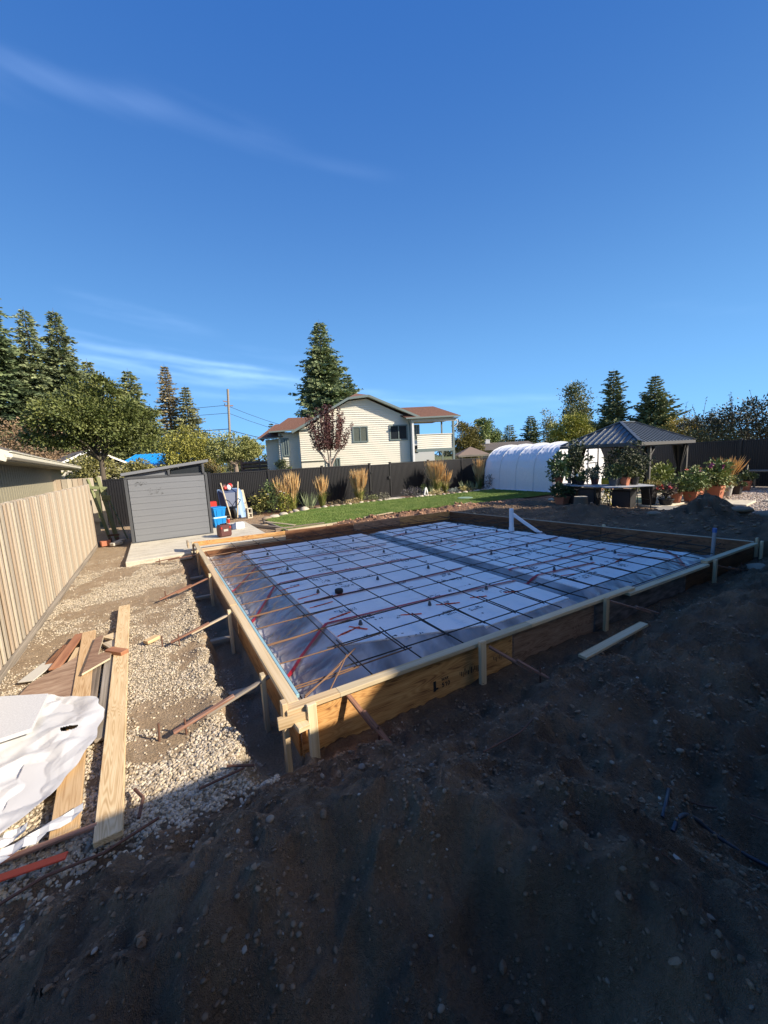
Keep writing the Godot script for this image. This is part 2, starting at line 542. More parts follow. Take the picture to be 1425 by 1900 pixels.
func streak(az: float, el: float, s: Array, f: FastNoiseLite) -> float:
	# s: az0, el0, az1, el1, half width, strength, noise scale
	var a := Vector2(s[0], s[1])
	var d := Vector2(s[2], s[3]) - a
	var p := Vector2(az, el) - a
	var t := p.dot(d) / d.length_squared()
	if t < -0.25 or t > 1.25: return 0.0
	var off := absf(p.cross(d.normalized()))
	var wob := f.get_noise_2d((az + el * 1.5) * s[6] * 0.45, (el + az * 0.1) * s[6] * 5.0)
	var w: float = s[4] * (1.0 + 0.6 * wob)
	if off > w * 3.0: return 0.0
	var ends := sstep(-0.25, 0.15, t) * (1.0 - sstep(0.7, 1.25, t))
	return s[5] * ends * exp(-pow(off / w, 2.0)) * clampf(0.65 + 0.9 * wob, 0.0, 1.6)


func make_sky() -> ProceduralSkyMaterial:
	var sky := ProceduralSkyMaterial.new()
	sky.sky_top_color = lin(0.0205, 0.092, 0.32)
	sky.sky_horizon_color = lin(0.2, 0.47, 0.82)
	sky.sky_curve = 0.235
	sky.ground_horizon_color = lin(0.2, 0.24, 0.26)
	sky.ground_bottom_color = lin(0.1, 0.09, 0.08)
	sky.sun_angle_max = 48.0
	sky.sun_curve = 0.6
	var f := noise(71, 0.12, 4)
	var streaks := [
		[-14.0, 34.6, 6.0, 36.5, 1.0, 0.28, 0.5], [4.0, 36.6, 20.0, 35.4, 0.9, 0.22, 0.5], [16.0, 35.9, 33.0, 32.5, 0.7, 0.1, 0.5],
		[-8.0, 14.3, 14.0, 12.0, 0.9, 0.6, 1.3], [-9.0, 12.4, 22.0, 10.3, 0.8, 0.65, 1.3], [2.0, 13.6, 24.0, 10.9, 0.55, 0.55, 1.3], [6.0, 9.4, 34.0, 7.6, 0.45, 0.5, 1.3],
		[-5.0, 18.6, 8.0, 16.6, 0.9, 0.22, 1.3], [28.0, 9.4, 40.0, 6.9, 0.5, 0.4, 1.3], [36.0, 7.6, 56.0, 6.4, 0.5, 0.34, 1.3], [40.0, 5.6, 58.0, 5.6, 0.8, 0.12, 2.0],
		[64.0, 15.6, 78.0, 11.2, 0.6, 0.04, 2.0], [12.0, 15.0, 26.0, 12.6, 0.6, 0.12, 2.0], [-40.0, 15.0, -20.0, 17.0, 1.2, 0.18, 1.0], [100.0, 20.0, 140.0, 26.0, 1.5, 0.14, 1.0], [-120.0, 24.0, -80.0, 30.0, 1.6, 0.15, 1.0]]
	var w := 2048
	var h := 1024
	var im := Image.create(w, h, false, Image.FORMAT_RGBA8)
	for s in streaks:
		var m: float = s[4] * 5.0 + 1.0
		var x0 := int((minf(s[0], s[2]) - 8.0) / 360.0 * w)
		var x1 := int((maxf(s[0], s[2]) + 8.0) / 360.0 * w)
		var y0 := int((90.0 - maxf(s[1], s[3]) - m) / 180.0 * h)
		var y1 := int((90.0 - minf(s[1], s[3]) + m) / 180.0 * h)
		for y in range(maxi(y0, 0), mini(y1, h - 1)):
			for xa in range(x0, x1):
				var x := posmod(xa, w)
				var k := streak((xa + 0.5) / w * 360.0, 90.0 - (y + 0.5) / h * 180.0, s, f)
				if k > 0.002:
					var o := im.get_pixel(x, y).a
					im.set_pixel(x, y, Color(1, 1, 1, clampf(o + k, 0.0, 1.0)))
	sky.sky_cover = ImageTexture.create_from_image(im)
	sky.sky_cover_modulate = Color(0.42, 0.46, 0.52)
	return sky


func make_view() -> void:
	var cam := Camera3D.new()
	cam.name = "camera"
	cam.keep_aspect = Camera3D.KEEP_HEIGHT
	cam.fov = rad_to_deg(2.0 * atan(950.0 / 722.0))
	cam.near = 0.05
	cam.far = 2500.0
	cam.transform = Transform3D(Basis(Vector3(0.86038, -0.04946, 0.50725), Vector3(0.11214, 0.98926, -0.09374), Vector3(-0.49717, 0.13753, 0.85669)), Vector3(0, 2.05, 0))
	add_child(cam)
	cam.current = true
	var sun := DirectionalLight3D.new()
	sun.name = "sun"
	sun.light_color = Color(1.0, 0.95, 0.875)
	sun.light_energy = 1.6
	sun.light_angular_distance = 0.5
	sun.shadow_enabled = true
	var el := deg_to_rad(29.5)
	var az := deg_to_rad(43.0)
	var travel := Vector3(-sin(az) * cos(el), -sin(el), -cos(az) * cos(el))
	sun.transform = Transform3D(Basis.looking_at(travel, Vector3.UP), Vector3(0, 20, 0))
	add_child(sun)
	var env := Environment.new()
	env.background_mode = Environment.BG_SKY
	env.sky = Sky.new()
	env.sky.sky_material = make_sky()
	env.tonemap_mode = Environment.TONE_MAPPER_LINEAR
	env.tonemap_exposure = 1.6
	env.sdfgi_enabled = true
	env.ssao_enabled = true
	env.ssil_enabled = true
	var we := WorldEnvironment.new()
	we.name = "environment"
	we.environment = env
	add_child(we)


func dirt_mask(x: float, z: float) -> float:
	# how far bare soil covers the gravel strip on the left
	var a := nA.get_noise_2d(x * 0.8 + 40.0, z * 0.8)
	var b := nB.get_noise_2d(x + 9.0, z)
	var k := sstep(0.02, 0.24, a + 0.3 * b + 0.05 * sstep(-4.0, -7.0, z))
	k = maxf(k, sstep(-9.2, -10.2, z + 0.4 * a) * 0.85)
	k = maxf(k, hump(x, z, -0.95, -6.6, 0.5, 0.5, 1.3) * (0.8 + b))
	k = maxf(k, hump(x, z, -0.2, -3.75, 0.24, 0.2, 1.4) * (0.9 + b))
	k = maxf(k, hump(x, z, -0.25, -6.1, 0.35, 0.35, 1.2) * (0.9 + b))
	k = maxf(k, hump(x, z, -1.45, -5.6, 0.35, 1.2, 1.0) * (0.8 + b))
	return clampf(k, 0.0, 1.0)


func ground_color(x: float, z: float) -> Color:
	var a := nA.get_noise_2d(x * 1.3 + 7.0, z * 1.3)
	var b := nB.get_noise_2d(x * 1.2, z * 1.2 + 5.0)
	var soil := Color(0.18, 0.12, 0.072).lerp(Color(0.31, 0.2, 0.115), clampf(0.45 + 1.3 * a + 0.7 * b, 0.0, 1.0))
	if z < -17.4:
		return Color(0.13, 0.17, 0.045).lerp(Color(0.24, 0.2, 0.09), clampf(0.35 + a, 0.0, 1.0))
	if x < 0.8 and z < -2.1 and z > -17.4:
		var tan_ := Color(0.56, 0.4, 0.24).lerp(Color(0.64, 0.48, 0.31), clampf(0.5 + b, 0.0, 1.0))
		var grav := Color(0.5, 0.41, 0.28).lerp(Color(0.6, 0.51, 0.37), clampf(0.5 + 0.8 * b, 0.0, 1.0))
		var c := grav.lerp(tan_, dirt_mask(x, z))
		return c.lerp(soil, sstep(-2.56, -2.42, z + 0.14 * b))
	if x < -2.0: return Color(0.4, 0.32, 0.2)
	if z < -10.3 and z > -17.4 and x < 20.0:
		var warm := Color(0.4, 0.22, 0.125).lerp(Color(0.28, 0.16, 0.095), clampf(0.5 + b, 0.0, 1.0))
		if x < 3.6: warm = Color(0.58, 0.41, 0.25).lerp(Color(0.5, 0.34, 0.2), clampf(0.5 + b, 0.0, 1.0))
		return warm
	if x > 13.6 and z < -2.5:
		return soil.lerp(Color(0.46, 0.38, 0.3), sstep(13.6, 14.4, x + b))
	return soil


func ticks(stops: Array) -> PackedFloat32Array:
	# stops: [position, step from here on] ...
	var out := PackedFloat32Array()
	for i in stops.size() - 1:
		var n := maxi(1, int(round((stops[i + 1][0] - stops[i][0]) / stops[i][1])))
		for k in n: out.append(lerpf(stops[i][0], stops[i + 1][0], float(k) / n))
	out.append(stops[-1][0])
	return out


func make_ground() -> void:
	var xs := ticks([[-700.0, 200.0], [-100.0, 20.0], [-20.0, 4.0], [-4.0, 0.6], [-1.8, 0.025], [2.4, 0.05], [9.6, 0.09], [14.0, 0.3], [24.0, 4.0], [60.0, 20.0], [200.0, 100.0], [900.0, 1.0]])
	var zs := ticks([[-1000.0, 200.0], [-200.0, 25.0], [-60.0, 4.0], [-24.0, 0.8], [-17.4, 0.4], [-12.2, 0.12], [-9.6, 0.09], [-5.0, 0.05], [-2.9, 0.022], [-0.4, 0.05], [1.5, 0.6], [6.0, 20.0], [200.0, 1.0]])
	var nx := xs.size()
	var nz := zs.size()
	var v := PackedVector3Array()
	var c := PackedColorArray()
	v.resize(nx * nz)
	c.resize(nx * nz)
	for j in nz:
		for i in nx:
			v[j * nx + i] = Vector3(xs[i], ground_y(xs[i], zs[j]), zs[j])
			c[j * nx + i] = ground_color(xs[i], zs[j])
	var n := PackedVector3Array()
	n.resize(nx * nz)
	for j in nz:
		for i in nx:
			var dx := v[j * nx + mini(i + 1, nx - 1)] - v[j * nx + maxi(i - 1, 0)]
			var dz := v[mini(j + 1, nz - 1) * nx + i] - v[maxi(j - 1, 0) * nx + i]
			n[j * nx + i] = dz.cross(dx).normalized()
	var ix := PackedInt32Array()
	for j in nz - 1:
		for i in nx - 1:
			var p := j * nx + i
			ix.append_array([p, p + 1, p + nx, p + 1, p + nx + 1, p + nx])
	var arr := []
	arr.resize(Mesh.ARRAY_MAX)
	arr[Mesh.ARRAY_VERTEX] = v
	arr[Mesh.ARRAY_NORMAL] = n
	arr[Mesh.ARRAY_COLOR] = c
	arr[Mesh.ARRAY_INDEX] = ix
	var m := ArrayMesh.new()
	m.add_surface_from_arrays(Mesh.PRIMITIVE_TRIANGLES, arr)
	var g := struct("ground", m, M.soil)
	var forms := []
	for k in 5: forms.append(pebble(100 + k))
	rng.seed = 5
	# the larger stones in the heap, each its own piece
	var k2 := 0
	while k2 < 84:
		var x := rng.randf_range(-1.0, 4.5)
		var z := rng.randf_range(-2.5, -0.25)
		if k2 > 70:
			x = rng.randf_range(4.5, 9.3)
			z = rng.randf_range(-2.45, -1.3)
		var s := rng.randf_range(0.007, 0.014) * (1.0 if rng.randf() < 0.85 else 1.6)
		var b := Basis(Vector3.UP, rng.randf() * TAU).rotated(Vector3.RIGHT, rng.randf_range(-0.5, 0.5)) * Basis.from_scale(Vector3(s * rng.randf_range(0.9, 1.5), s * rng.randf_range(0.5, 0.8), s))
		put("stone", forms[k2 % 5], stone_tone(k2 % 6), g, Transform3D(b, Vector3(x, ground_y(x, z) + s * 0.12, z)))
		k2 += 1
	for q in [[12.3, -3.75, 0.2], [13.0, -3.4, 0.24], [8.35, -2.25, 0.17], [9.1, -2.1, 0.16], [11.3, -5.2, 0.14]]:
		put("stone", forms[1], stone_tone(1), g, Transform3D(Basis(Vector3.UP, q[0] * 3.0) * Basis.from_scale(Vector3(q[2] * 1.3, q[2] * 0.42, q[2])), Vector3(q[0], ground_y(q[0], q[1]) + 0.02, q[1])))


func stone_tone(k: int) -> StandardMaterial3D:
	var key := "stone_tone%d" % k
	if not M.has(key):
		var t: Color = [Color(0.22, 0.175, 0.12), Color(0.27, 0.21, 0.145), Color(0.2, 0.165, 0.13), Color(0.3, 0.235, 0.16), Color(0.22, 0.145, 0.09), Color(0.48, 0.42, 0.33)][k]
		plain(key, t, 0.8)
	return M[key]


func pebble(seed_: int, rough := 0.3) -> ArrayMesh:
	var f := noise(seed_, 0.7 if rough < 0.4 else 1.3, 2)
	var b := Buf.new()
	var rings := 5
	var segs := 8
	var at := func(i: int, j: int) -> Vector3:
		var th := PI * i / rings
		var ph := TAU * j / segs
		var d := Vector3(sin(th) * cos(ph), cos(th), sin(th) * sin(ph))
		return d * (1.0 + rough * f.get_noise_3d(d.x, d.y, d.z))
	for i in rings:
		for j in segs:
			var p0: Vector3 = at.call(i, j); var p1: Vector3 = at.call(i, (j + 1) % segs)
			var p2: Vector3 = at.call(i + 1, (j + 1) % segs); var p3: Vector3 = at.call(i + 1, j)
			if rough > 0.4:
				if i < rings - 1: b.tri(p0, p2, p3)
				if i > 0: b.tri(p0, p1, p2)
				continue
			if i < rings - 1: b.tri_n(p0, p2, p3, p0.normalized(), p2.normalized(), p3.normalized())
			if i > 0: b.tri_n(p0, p1, p2, p0.normalized(), p1.normalized(), p2.normalized())
	return b.mesh()


func scatter(called: String, label: String, category: String, mesh: Mesh, m: Material, places: Array, tones: Array) -> MultiMeshInstance3D:
	var mm := MultiMesh.new()
	mm.transform_format = MultiMesh.TRANSFORM_3D
	mm.use_colors = true
	mm.mesh = mesh
	mm.instance_count = places.size()
	for i in places.size():
		mm.set_instance_transform(i, places[i])
		mm.set_instance_color(i, tones[i])
	var o := MultiMeshInstance3D.new()
	o.multimesh = mm
	o.material_override = m
	o.name = numbered(called)
	add_child(o)
	tag(o, label, category)
	o.set_meta("kind", "stuff")
	return o


func make_pebbles() -> void:
	rng.seed = 21
	var pl := []
	var tn := []
	var tones := [Color(0.52, 0.43, 0.3), Color(0.44, 0.36, 0.25), Color(0.35, 0.305, 0.24), Color(0.6, 0.51, 0.37), Color(0.3, 0.235, 0.16), Color(0.54, 0.47, 0.37)]
	for i in 90000:
		var x := rng.randf_range(-1.62, 0.5)
		var z := -2.15 - 9.0 * pow(rng.randf(), 1.6)
		if rng.randf() < dirt_mask(x, z) * 0.97: continue
		if z > -2.44 + 0.1 * nB.get_noise_2d(x * 2.0, z * 2.0) and rng.randf() < 0.96: continue
		var y := ground_y(x, z)
		if y < -0.1 and rng.randf() < 0.6: continue
		var s := rng.randf_range(0.0035, 0.0092) * (1.0 + 0.3 * sstep(-4.0, -2.6, z))
		var b := Basis(Vector3.UP, rng.randf() * TAU).rotated(Vector3.RIGHT, rng.randf_range(-0.6, 0.6)) * Basis.from_scale(Vector3(s * rng.randf_range(0.9, 1.6), s * rng.randf_range(0.55, 0.9), s))
		pl.append(Transform3D(b, Vector3(x, y + s * rng.randf_range(0.0, 0.7), z)))
		tn.append(tones[rng.randi() % 6] * rng.randf_range(0.8, 1.12))
	scatter("gravel", "pale beige crushed gravel between tan fence and formwork", "gravel", pebble(7), M.stone, pl, tn)
	pl = []
	tn = []
	var t2 := [Color(0.22, 0.165, 0.11), Color(0.19, 0.135, 0.085), Color(0.17, 0.115, 0.07), Color(0.27, 0.2, 0.135), Color(0.15, 0.1, 0.06), Color(0.42, 0.36, 0.28)]
	for i in 60000:
		var x := rng.randf_range(-1.1, 4.0)
		var z := rng.randf_range(-2.6, -0.3)
		if i > 42000:
			x = rng.randf_range(3.5, 9.6)
			z = rng.randf_range(-2.55, -1.2)
		if x < 0.6 and z < -2.4: continue
		var s := 0.0026 + 0.0085 * pow(rng.randf(), 6.0)
		var clump := nA.get_noise_2d(x * 2.0, z * 2.0)
		if rng.randf() > 0.12 + 1.6 * clampf(clump + 0.15, 0.0, 1.0): continue
		var b := Basis(Vector3.UP, rng.randf() * TAU).rotated(Vector3.RIGHT, rng.randf_range(-0.7, 0.7)) * Basis.from_scale(Vector3(s * rng.randf_range(0.9, 1.6), s * rng.randf_range(0.5, 0.9), s))
		pl.append(Transform3D(b, Vector3(x, ground_y(x, z) + s * 0.35, z)))
		var c: Color = (t2[rng.randi() % 5] if rng.randf() < 0.35 else ground_color(x, z) * 0.95) if rng.randf() < 0.985 else t2[5]
		tn.append(c * rng.randf_range(0.75, 1.1))
	# crumbs along the back heaps
	for i in 6000:
		var x := rng.randf_range(3.6, 13.2)
		var z := rng.randf_range(-11.6, -10.2) if i % 3 == 0 else rng.randf_range(-10.0, -3.0)
		if z > -10.1 and x < form_right(z) + 0.15: continue
		var s := 0.008 + 0.035 * pow(rng.randf(), 3.0)
		var b := Basis(Vector3.UP, rng.randf() * TAU) * Basis.from_scale(Vector3(s * 1.2, s * 0.7, s))
		pl.append(Transform3D(b, Vector3(x, ground_y(x, z) + s * 0.3, z)))
		tn.append(ground_color(x, z) * rng.randf_range(0.8, 1.3))
	scatter("loose_stones", "small stones and clods bedded in the dark soil heap", "stones", pebble(8), M.stone, pl, tn)
	# clods of earth
	pl = []
	tn = []
	for i in 4200:
		var x := rng.randf_range(-1.0, 5.0) if i < 3200 else rng.randf_range(5.0, 9.5)
		var z := rng.randf_range(-2.5, -0.3) if i < 3200 else rng.randf_range(-2.5, -1.2)
		if x < 0.7 and z < -2.4: continue
		if rng.randf() > 0.1 + 1.8 * clampf(nA.get_noise_2d(x * 1.4 + 30.0, z * 1.4) + 0.1, 0.0, 1.0): continue
		var s := 0.005 + 0.013 * pow(rng.randf(), 4.0)
		var b := Basis(Vector3.UP, rng.randf() * TAU).rotated(Vector3.RIGHT, rng.randf_range(-0.7, 0.7)) * Basis.from_scale(Vector3(s * rng.randf_range(0.9, 1.5), s * rng.randf_range(0.6, 0.9), s))
		pl.append(Transform3D(b, Vector3(x, ground_y(x, z) + s * 0.25, z)))
		tn.append(ground_color(x, z) * rng.randf_range(0.75, 1.05))
	scatter("earth_clods", "crumbly brown clods of earth strewn over the soil heap", "clods", pebble(10, 0.75), M.stone, pl, tn)
	pl = []
	tn = []
	for i in 9000:
		var x := rng.randf_range(13.8, 22.0)
		var z := rng.randf_range(-6.9, -2.6)
		if x < 17.4 and z < -5.6: continue
		var s := rng.randf_range(0.012, 0.028)
		pl.append(Transform3D(Basis(Vector3.UP, rng.randf() * TAU) * Basis.from_scale(Vector3(s * 1.3, s * 0.7, s)), Vector3(x, ground_y(x, z) + s * 0.3, z)))
		tn.append([Color(0.55, 0.46, 0.38), Color(0.45, 0.34, 0.27), Color(0.6, 0.54, 0.47), Color(0.35, 0.28, 0.23)][rng.randi() % 4])
	scatter("patio_gravel", "pinkish pea gravel around the potted plants by black fence", "gravel", pebble(9), M.stone, pl, tn)


func on_line(a: Vector2, b: Vector2, t: float, y: float) -> Vector3:
	var p := a.lerp(b, t)
	return Vector3(p.x, y, p.y)


func make_form() -> void:
	var f := thing("formwork", "timber slab formwork of plywood boards with stakes and braces", "formwork", Vector3(0.73, 0, -2.68))
	var o := f.position
	var bd := func(called: String, a: Vector3, b: Vector3, w: float, h: float, m: Material, up := Vector3.UP) -> MeshInstance3D:
		return board(f, called, a - o, b - o, w, h, m, up)
	# near side: plywood sheets and the flat two-by-four on top
	var near := [[0.0, 0.265, "ply_orange"], [0.265, 0.43, "ply_dull"], [0.43, 0.7, "ply_film"], [0.7, 1.0, "ply_brown"]]
	for i in near.size():
		var q = near[i]
		var a := on_line(NL, NR, q[0] + 0.001, 0)
		var b := on_line(NL, NR, q[1] - 0.001, 0)
		a.y = top_y(a.x) - 0.04 - 0.21
		b.y = top_y(b.x) - 0.04 - 0.21
		var pb: MeshInstance3D = bd.call("form_board", a, b, 0.02 + 0.002 * (i % 2), 0.42, variant(q[2], i))
		pb.set_meta("label", ["orange plywood form board with black grade stamp", "dull brown plywood form board", "grey film covered plywood form board", "brown plywood form board"][i])
		if i == 0: stamp(pb)
	for q in [[-0.012, 0.036, 0.0, 0.05], [0.036, 0.29, 0.0, 0.0], [0.29, 0.52, 0.0, 0.004], [0.5, 0.76, 0.03, -0.002], [0.76, 0.995, 0.0, 0.0]]:
		var a := on_line(NL, NR, q[0], 0)
		var b := on_line(NL, NR, q[1], 0)
		a.y = top_y(a.x) - 0.02 - q[2] * 1.32
		b.y = top_y(b.x) - 0.02 - q[2] * 1.32
		bd.call("top_plate", a + Vector3(0, 0, 0.03 + q[2]), b + Vector3(0, 0, 0.03 + q[2]), 0.089, 0.038, variant("pine", int(q[0] * 20 + 3)))
	# left side
	var i2 := 0
	for q in [[0.0, 0.33], [0.33, 0.66], [0.66, 1.0]]:
		var a := on_line(NL, FL, q[0] + 0.002, 0.035)
		var b := on_line(NL, FL, q[1] - 0.002, 0.035)
		var pb: MeshInstance3D = bd.call("form_board", a, b, 0.02, 0.42, variant("ply_orange" if i2 != 1 else "ply_dull", i2 + 2))
		pb.set_meta("label", "plywood form board along the trench")
		bd.call("top_plate", a + Vector3(-0.03, 0.23, 0), b + Vector3(-0.03, 0.23, 0), 0.089, 0.038, variant("pine", i2 + 1))
		i2 += 1
	bd.call("edge_strip", on_line(NL, FL, 0.012, 0.268) + Vector3(0.03, 0, 0), on_line(NL, FL, 0.62, 0.268) + Vector3(0.03, 0, 0), 0.026, 0.03, M.strip_blue).set_meta("label", "pale blue strip along the inner edge")
	# far side
	i2 = 0
	for q in [[-0.01, 0.29, "ply_orange", 0.0, 0.11], [0.28, 0.54, "ply_brown", 0.02, 0.22], [0.54, 0.745, "ply_dull", 0.022, 0.24], [0.745, 1.0, "ply_orange", 0.02, 0.26]]:
		var a := on_line(FL, FR, q[0], 0)
		var b := on_line(FL, FR, q[1] - 0.002, 0)
		a.y = top_y(a.x) - q[4] * 0.5 - 0.01 + 0.03
		b.y = top_y(b.x) - q[4] * 0.5 - 0.01 + 0.03
		bd.call("form_board", a + Vector3(0, 0, q[3]), b + Vector3(0, 0, q[3]), 0.038 if i2 == 0 else 0.021, q[4], variant(q[2], i2))
		i2 += 1
	bd.call("form_board", on_line(FL, FR, 0.0, 0.08), on_line(FL, FR, 0.3, 0.08), 0.02, 0.1, variant("pine_pale", 1))
	bd.call("form_board", on_line(FL, FR, 0.0, -0.05), on_line(FL, FR, 0.999, -0.05), 0.018, 0.2, variant("ply_brown", 3))
	# right side
	i2 = 0
	for q in [[0.0, 0.36, "ply_brown"], [0.36, 0.7, "ply_brown"], [0.7, 1.0, "ply_brown"]]:
		var a := on_line(NR, FR, q[0] + 0.001, 0)
		var b := on_line(NR, FR, q[1] - 0.001, 0)
		a.y = top_y(a.x) - 0.21
		b.y = top_y(b.x) - 0.21
		bd.call("form_board", a, b, 0.02, 0.42, variant(q[2], i2))
		a.y += 0.19; b.y += 0.19
		bd.call("top_plate", a + Vector3(0.032, 0, 0), b + Vector3(0.032, 0, 0), 0.038, 0.06, variant("pine_pale", i2))
		i2 += 1
	# stakes: x, z, top above the plate
	var k := 0
	for s in [[0.80, -2.585, 0.01], [2.48, -2.555, 0.035], [4.49, -2.54, 0.03], [7.37, -2.5, 0.02], [9.36, -2.52, 0.03], [9.47, -2.62, 0.06],
			[0.62, -2.66, 0.05], [0.605, -3.26, -0.02], [0.605, -4.97, 0.0], [0.6, -6.85, 0.02], [0.6, -8.95, 0.04], [0.6, -10.1, 0.02],
			[8.98, -5.2, 0.05], [8.4, -8.9, 0.03], [6.1, -9.98, 0.05], [4.0, -10.08, 0.04]]:
		var side: bool = s[0] < 0.65 or (s[0] > 8.3 and s[1] < -3.0)
		var ty: float = top_y(s[0]) + s[2]
		var a := Vector3(s[0], -0.36, s[1])
		var b := Vector3(s[0], ty, s[1])
		bd.call("stake", a, b, 0.038 if side else 0.07, 0.07 if side else 0.038, variant("pine", k % 4), Vector3.BACK)
		k += 1
	# crossing pieces at the near left corner
	bd.call("corner_block", Vector3(0.56, top_y(0.7) - 0.085, -2.63), Vector3(0.77, top_y(0.7) - 0.08, -2.6), 0.038, 0.085, variant("pine", 2))
	bd.call("corner_block", Vector3(0.69, top_y(0.7) - 0.12, -2.86), Vector3(0.72, top_y(0.7) - 0.12, -2.52), 0.09, 0.038, variant("pine", 1))
	bd.call("corner_block", Vector3(0.5, 0.26, -9.98), Vector3(0.5, 0.26, -10.35), 0.038, 0.14, variant("pine_pale", 2))
	# braces down to the ground, an old red stick scabbed to each; [top, foot]
	k = 0
	for q in [[Vector3(0.74, 0.25, -3.26), Vector3(-0.09, 0.035, -3.2)], [Vector3(0.72, 0.27, -4.97), Vector3(-0.05, 0.045, -4.95)], [Vector3(0.7, 0.27, -6.88), Vector3(-0.14, 0.045, -6.74)], [Vector3(0.66, 0.2, -9.12), Vector3(-0.18, 0.045, -9.63)],
			[Vector3(1.1, 0.25, -2.7), Vector3(1.28, -0.08, -2.32)], [Vector3(2.56, 0.22, -2.55), Vector3(2.93, -0.07, -2.16)], [Vector3(4.58, 0.2, -2.55), Vector3(5.32, -0.1, -2.27)], [Vector3(7.45, 0.12, -2.5), Vector3(8.25, -0.12, -2.42)]]:
		var d: Vector3 = q[1] - q[0]
		var up: Vector3 = d.cross(Vector3.UP).cross(d).normalized()
		var pale: String = ["pine_grey", "pine_pale", "red_stick", "red_stick", "red_stick", "red_stick", "red_stick", "red_stick"][k]
		bd.call("brace", q[0], q[0] + d * 0.72, 0.042, 0.02, variant(pale, k % 3), up)
		bd.call("brace", q[0] + d * 0.45 + up * 0.021, q[1] + up * 0.021, 0.04, 0.02, variant("red_stick", k % 3), up)
		var pin := Vector3(q[1].x, 0, q[1].z) + Vector3(d.x, 0, d.z).normalized() * -0.08
		var gy := ground_y(pin.x, pin.z)
		var b := Buf.new()
		b.tube([Vector3(0, -0.15, 0), Vector3(0, 0.13 + 0.02 * (k % 3), 0)], [0.008], 7)
		put("steel_pin", b.mesh(), M.rust, f, Transform3D(Basis(), Vector3(pin.x, gy, pin.z) - o))
		k += 1
	# blocks in the trench
	for q in [[0.48, -3.9], [0.5, -5.3], [0.48, -7.3], [0.5, -8.7]]:
		bd.call("kicker", Vector3(q[0] - 0.12, -0.2, q[1]), Vector3(q[0] + 0.14, -0.19, q[1] + 0.03), 0.085, 0.038, variant("pine_pale", 1))


func ink(parent: Node, text: String, h: float, at: Vector3) -> void:
	var tm := TextMesh.new()
	tm.text = text
	var fo := SystemFont.new()
	fo.font_names = PackedStringArray(["Droid Sans"])
	fo.font_weight = 700
	tm.font = fo
	tm.font_size = 32
	tm.pixel_size = h / 24.0
	tm.depth = 0.0012
	put("grade_stamp", tm, M.soot, parent, Transform3D(Basis(), at))


func stamp(pb: MeshInstance3D) -> void:
	ink(pb, "510", 0.045, Vector3(0.25, -0.075, 0.0115))
	ink(pb, "WAR", 0.028, Vector3(0.24, -0.02, 0.0115))
	var b := Buf.new()
	b.box(Transform3D(Basis(), Vector3(0.12, -0.06, 0.0112)), Vector3(0.03, 0.1, 0.001))
	b.box(Transform3D(Basis(), Vector3(0.145, -0.09, 0.0112)), Vector3(0.03, 0.018, 0.001))
	put("grade_stamp", b.mesh(), M.soot, pb)
	b = Buf.new()
	for i in 14:
		b.box(Transform3D(Basis(), Vector3(0.42 + i * 0.021, -0.03 - 0.01 * (i % 3), 0.0112)), Vector3(0.006 + 0.005 * (i % 2), 0.03 + 0.012 * (i % 4), 0.001))
	put("grade_stamp", b.mesh(), M.soot, pb)
	b = Buf.new()
	for i in 10:
		b.box(Transform3D(Basis(), Vector3(0.86 + i * 0.021, -0.01 - 0.01 * (i % 3), 0.0112)), Vector3(0.007, 0.03 + 0.01 * (i % 3), 0.001))
	put("grade_stamp", b.mesh(), M.soot, pb)


# the two raised beds of foam: [x0, x1, z near, z far]
const PADS := [[1.55, 4.6, -3.1, -9.2], [5.04, 8.0, -3.2, -9.1]]
const PAD_Y := 0.1


func pad_level(x: float, z: float) -> float:
	var y := -0.14
	for p in PADS:
		var x0: float = p[0]
		var x1: float = p[1]
		if x1 > 6.0: x1 = lerpf(8.25, 7.35, inverse_lerp(-3.3, -9.2, z))
		var d := maxf(maxf(x0 - x, x - x1), maxf(z - p[2], p[3] - z))
		var cut := z + 3.65 - (x - 1.55) * 0.33
		if x0 < 2.0: d = maxf(d, cut)
		var outer := 0.55
		if x > 4.0 and x < 5.5: outer = 0.4
		if z < -9.0: outer = 0.45
		y = maxf(y, lerpf(PAD_Y - 0.006, -0.14, clampf(d / outer, 0.0, 1.0)))
	if x > 4.4 and x < 5.2 and z < -3.2 and z > -9.2: y = maxf(y, -0.02)
	return y - 0.011 * (x - 0.7) * 0.6


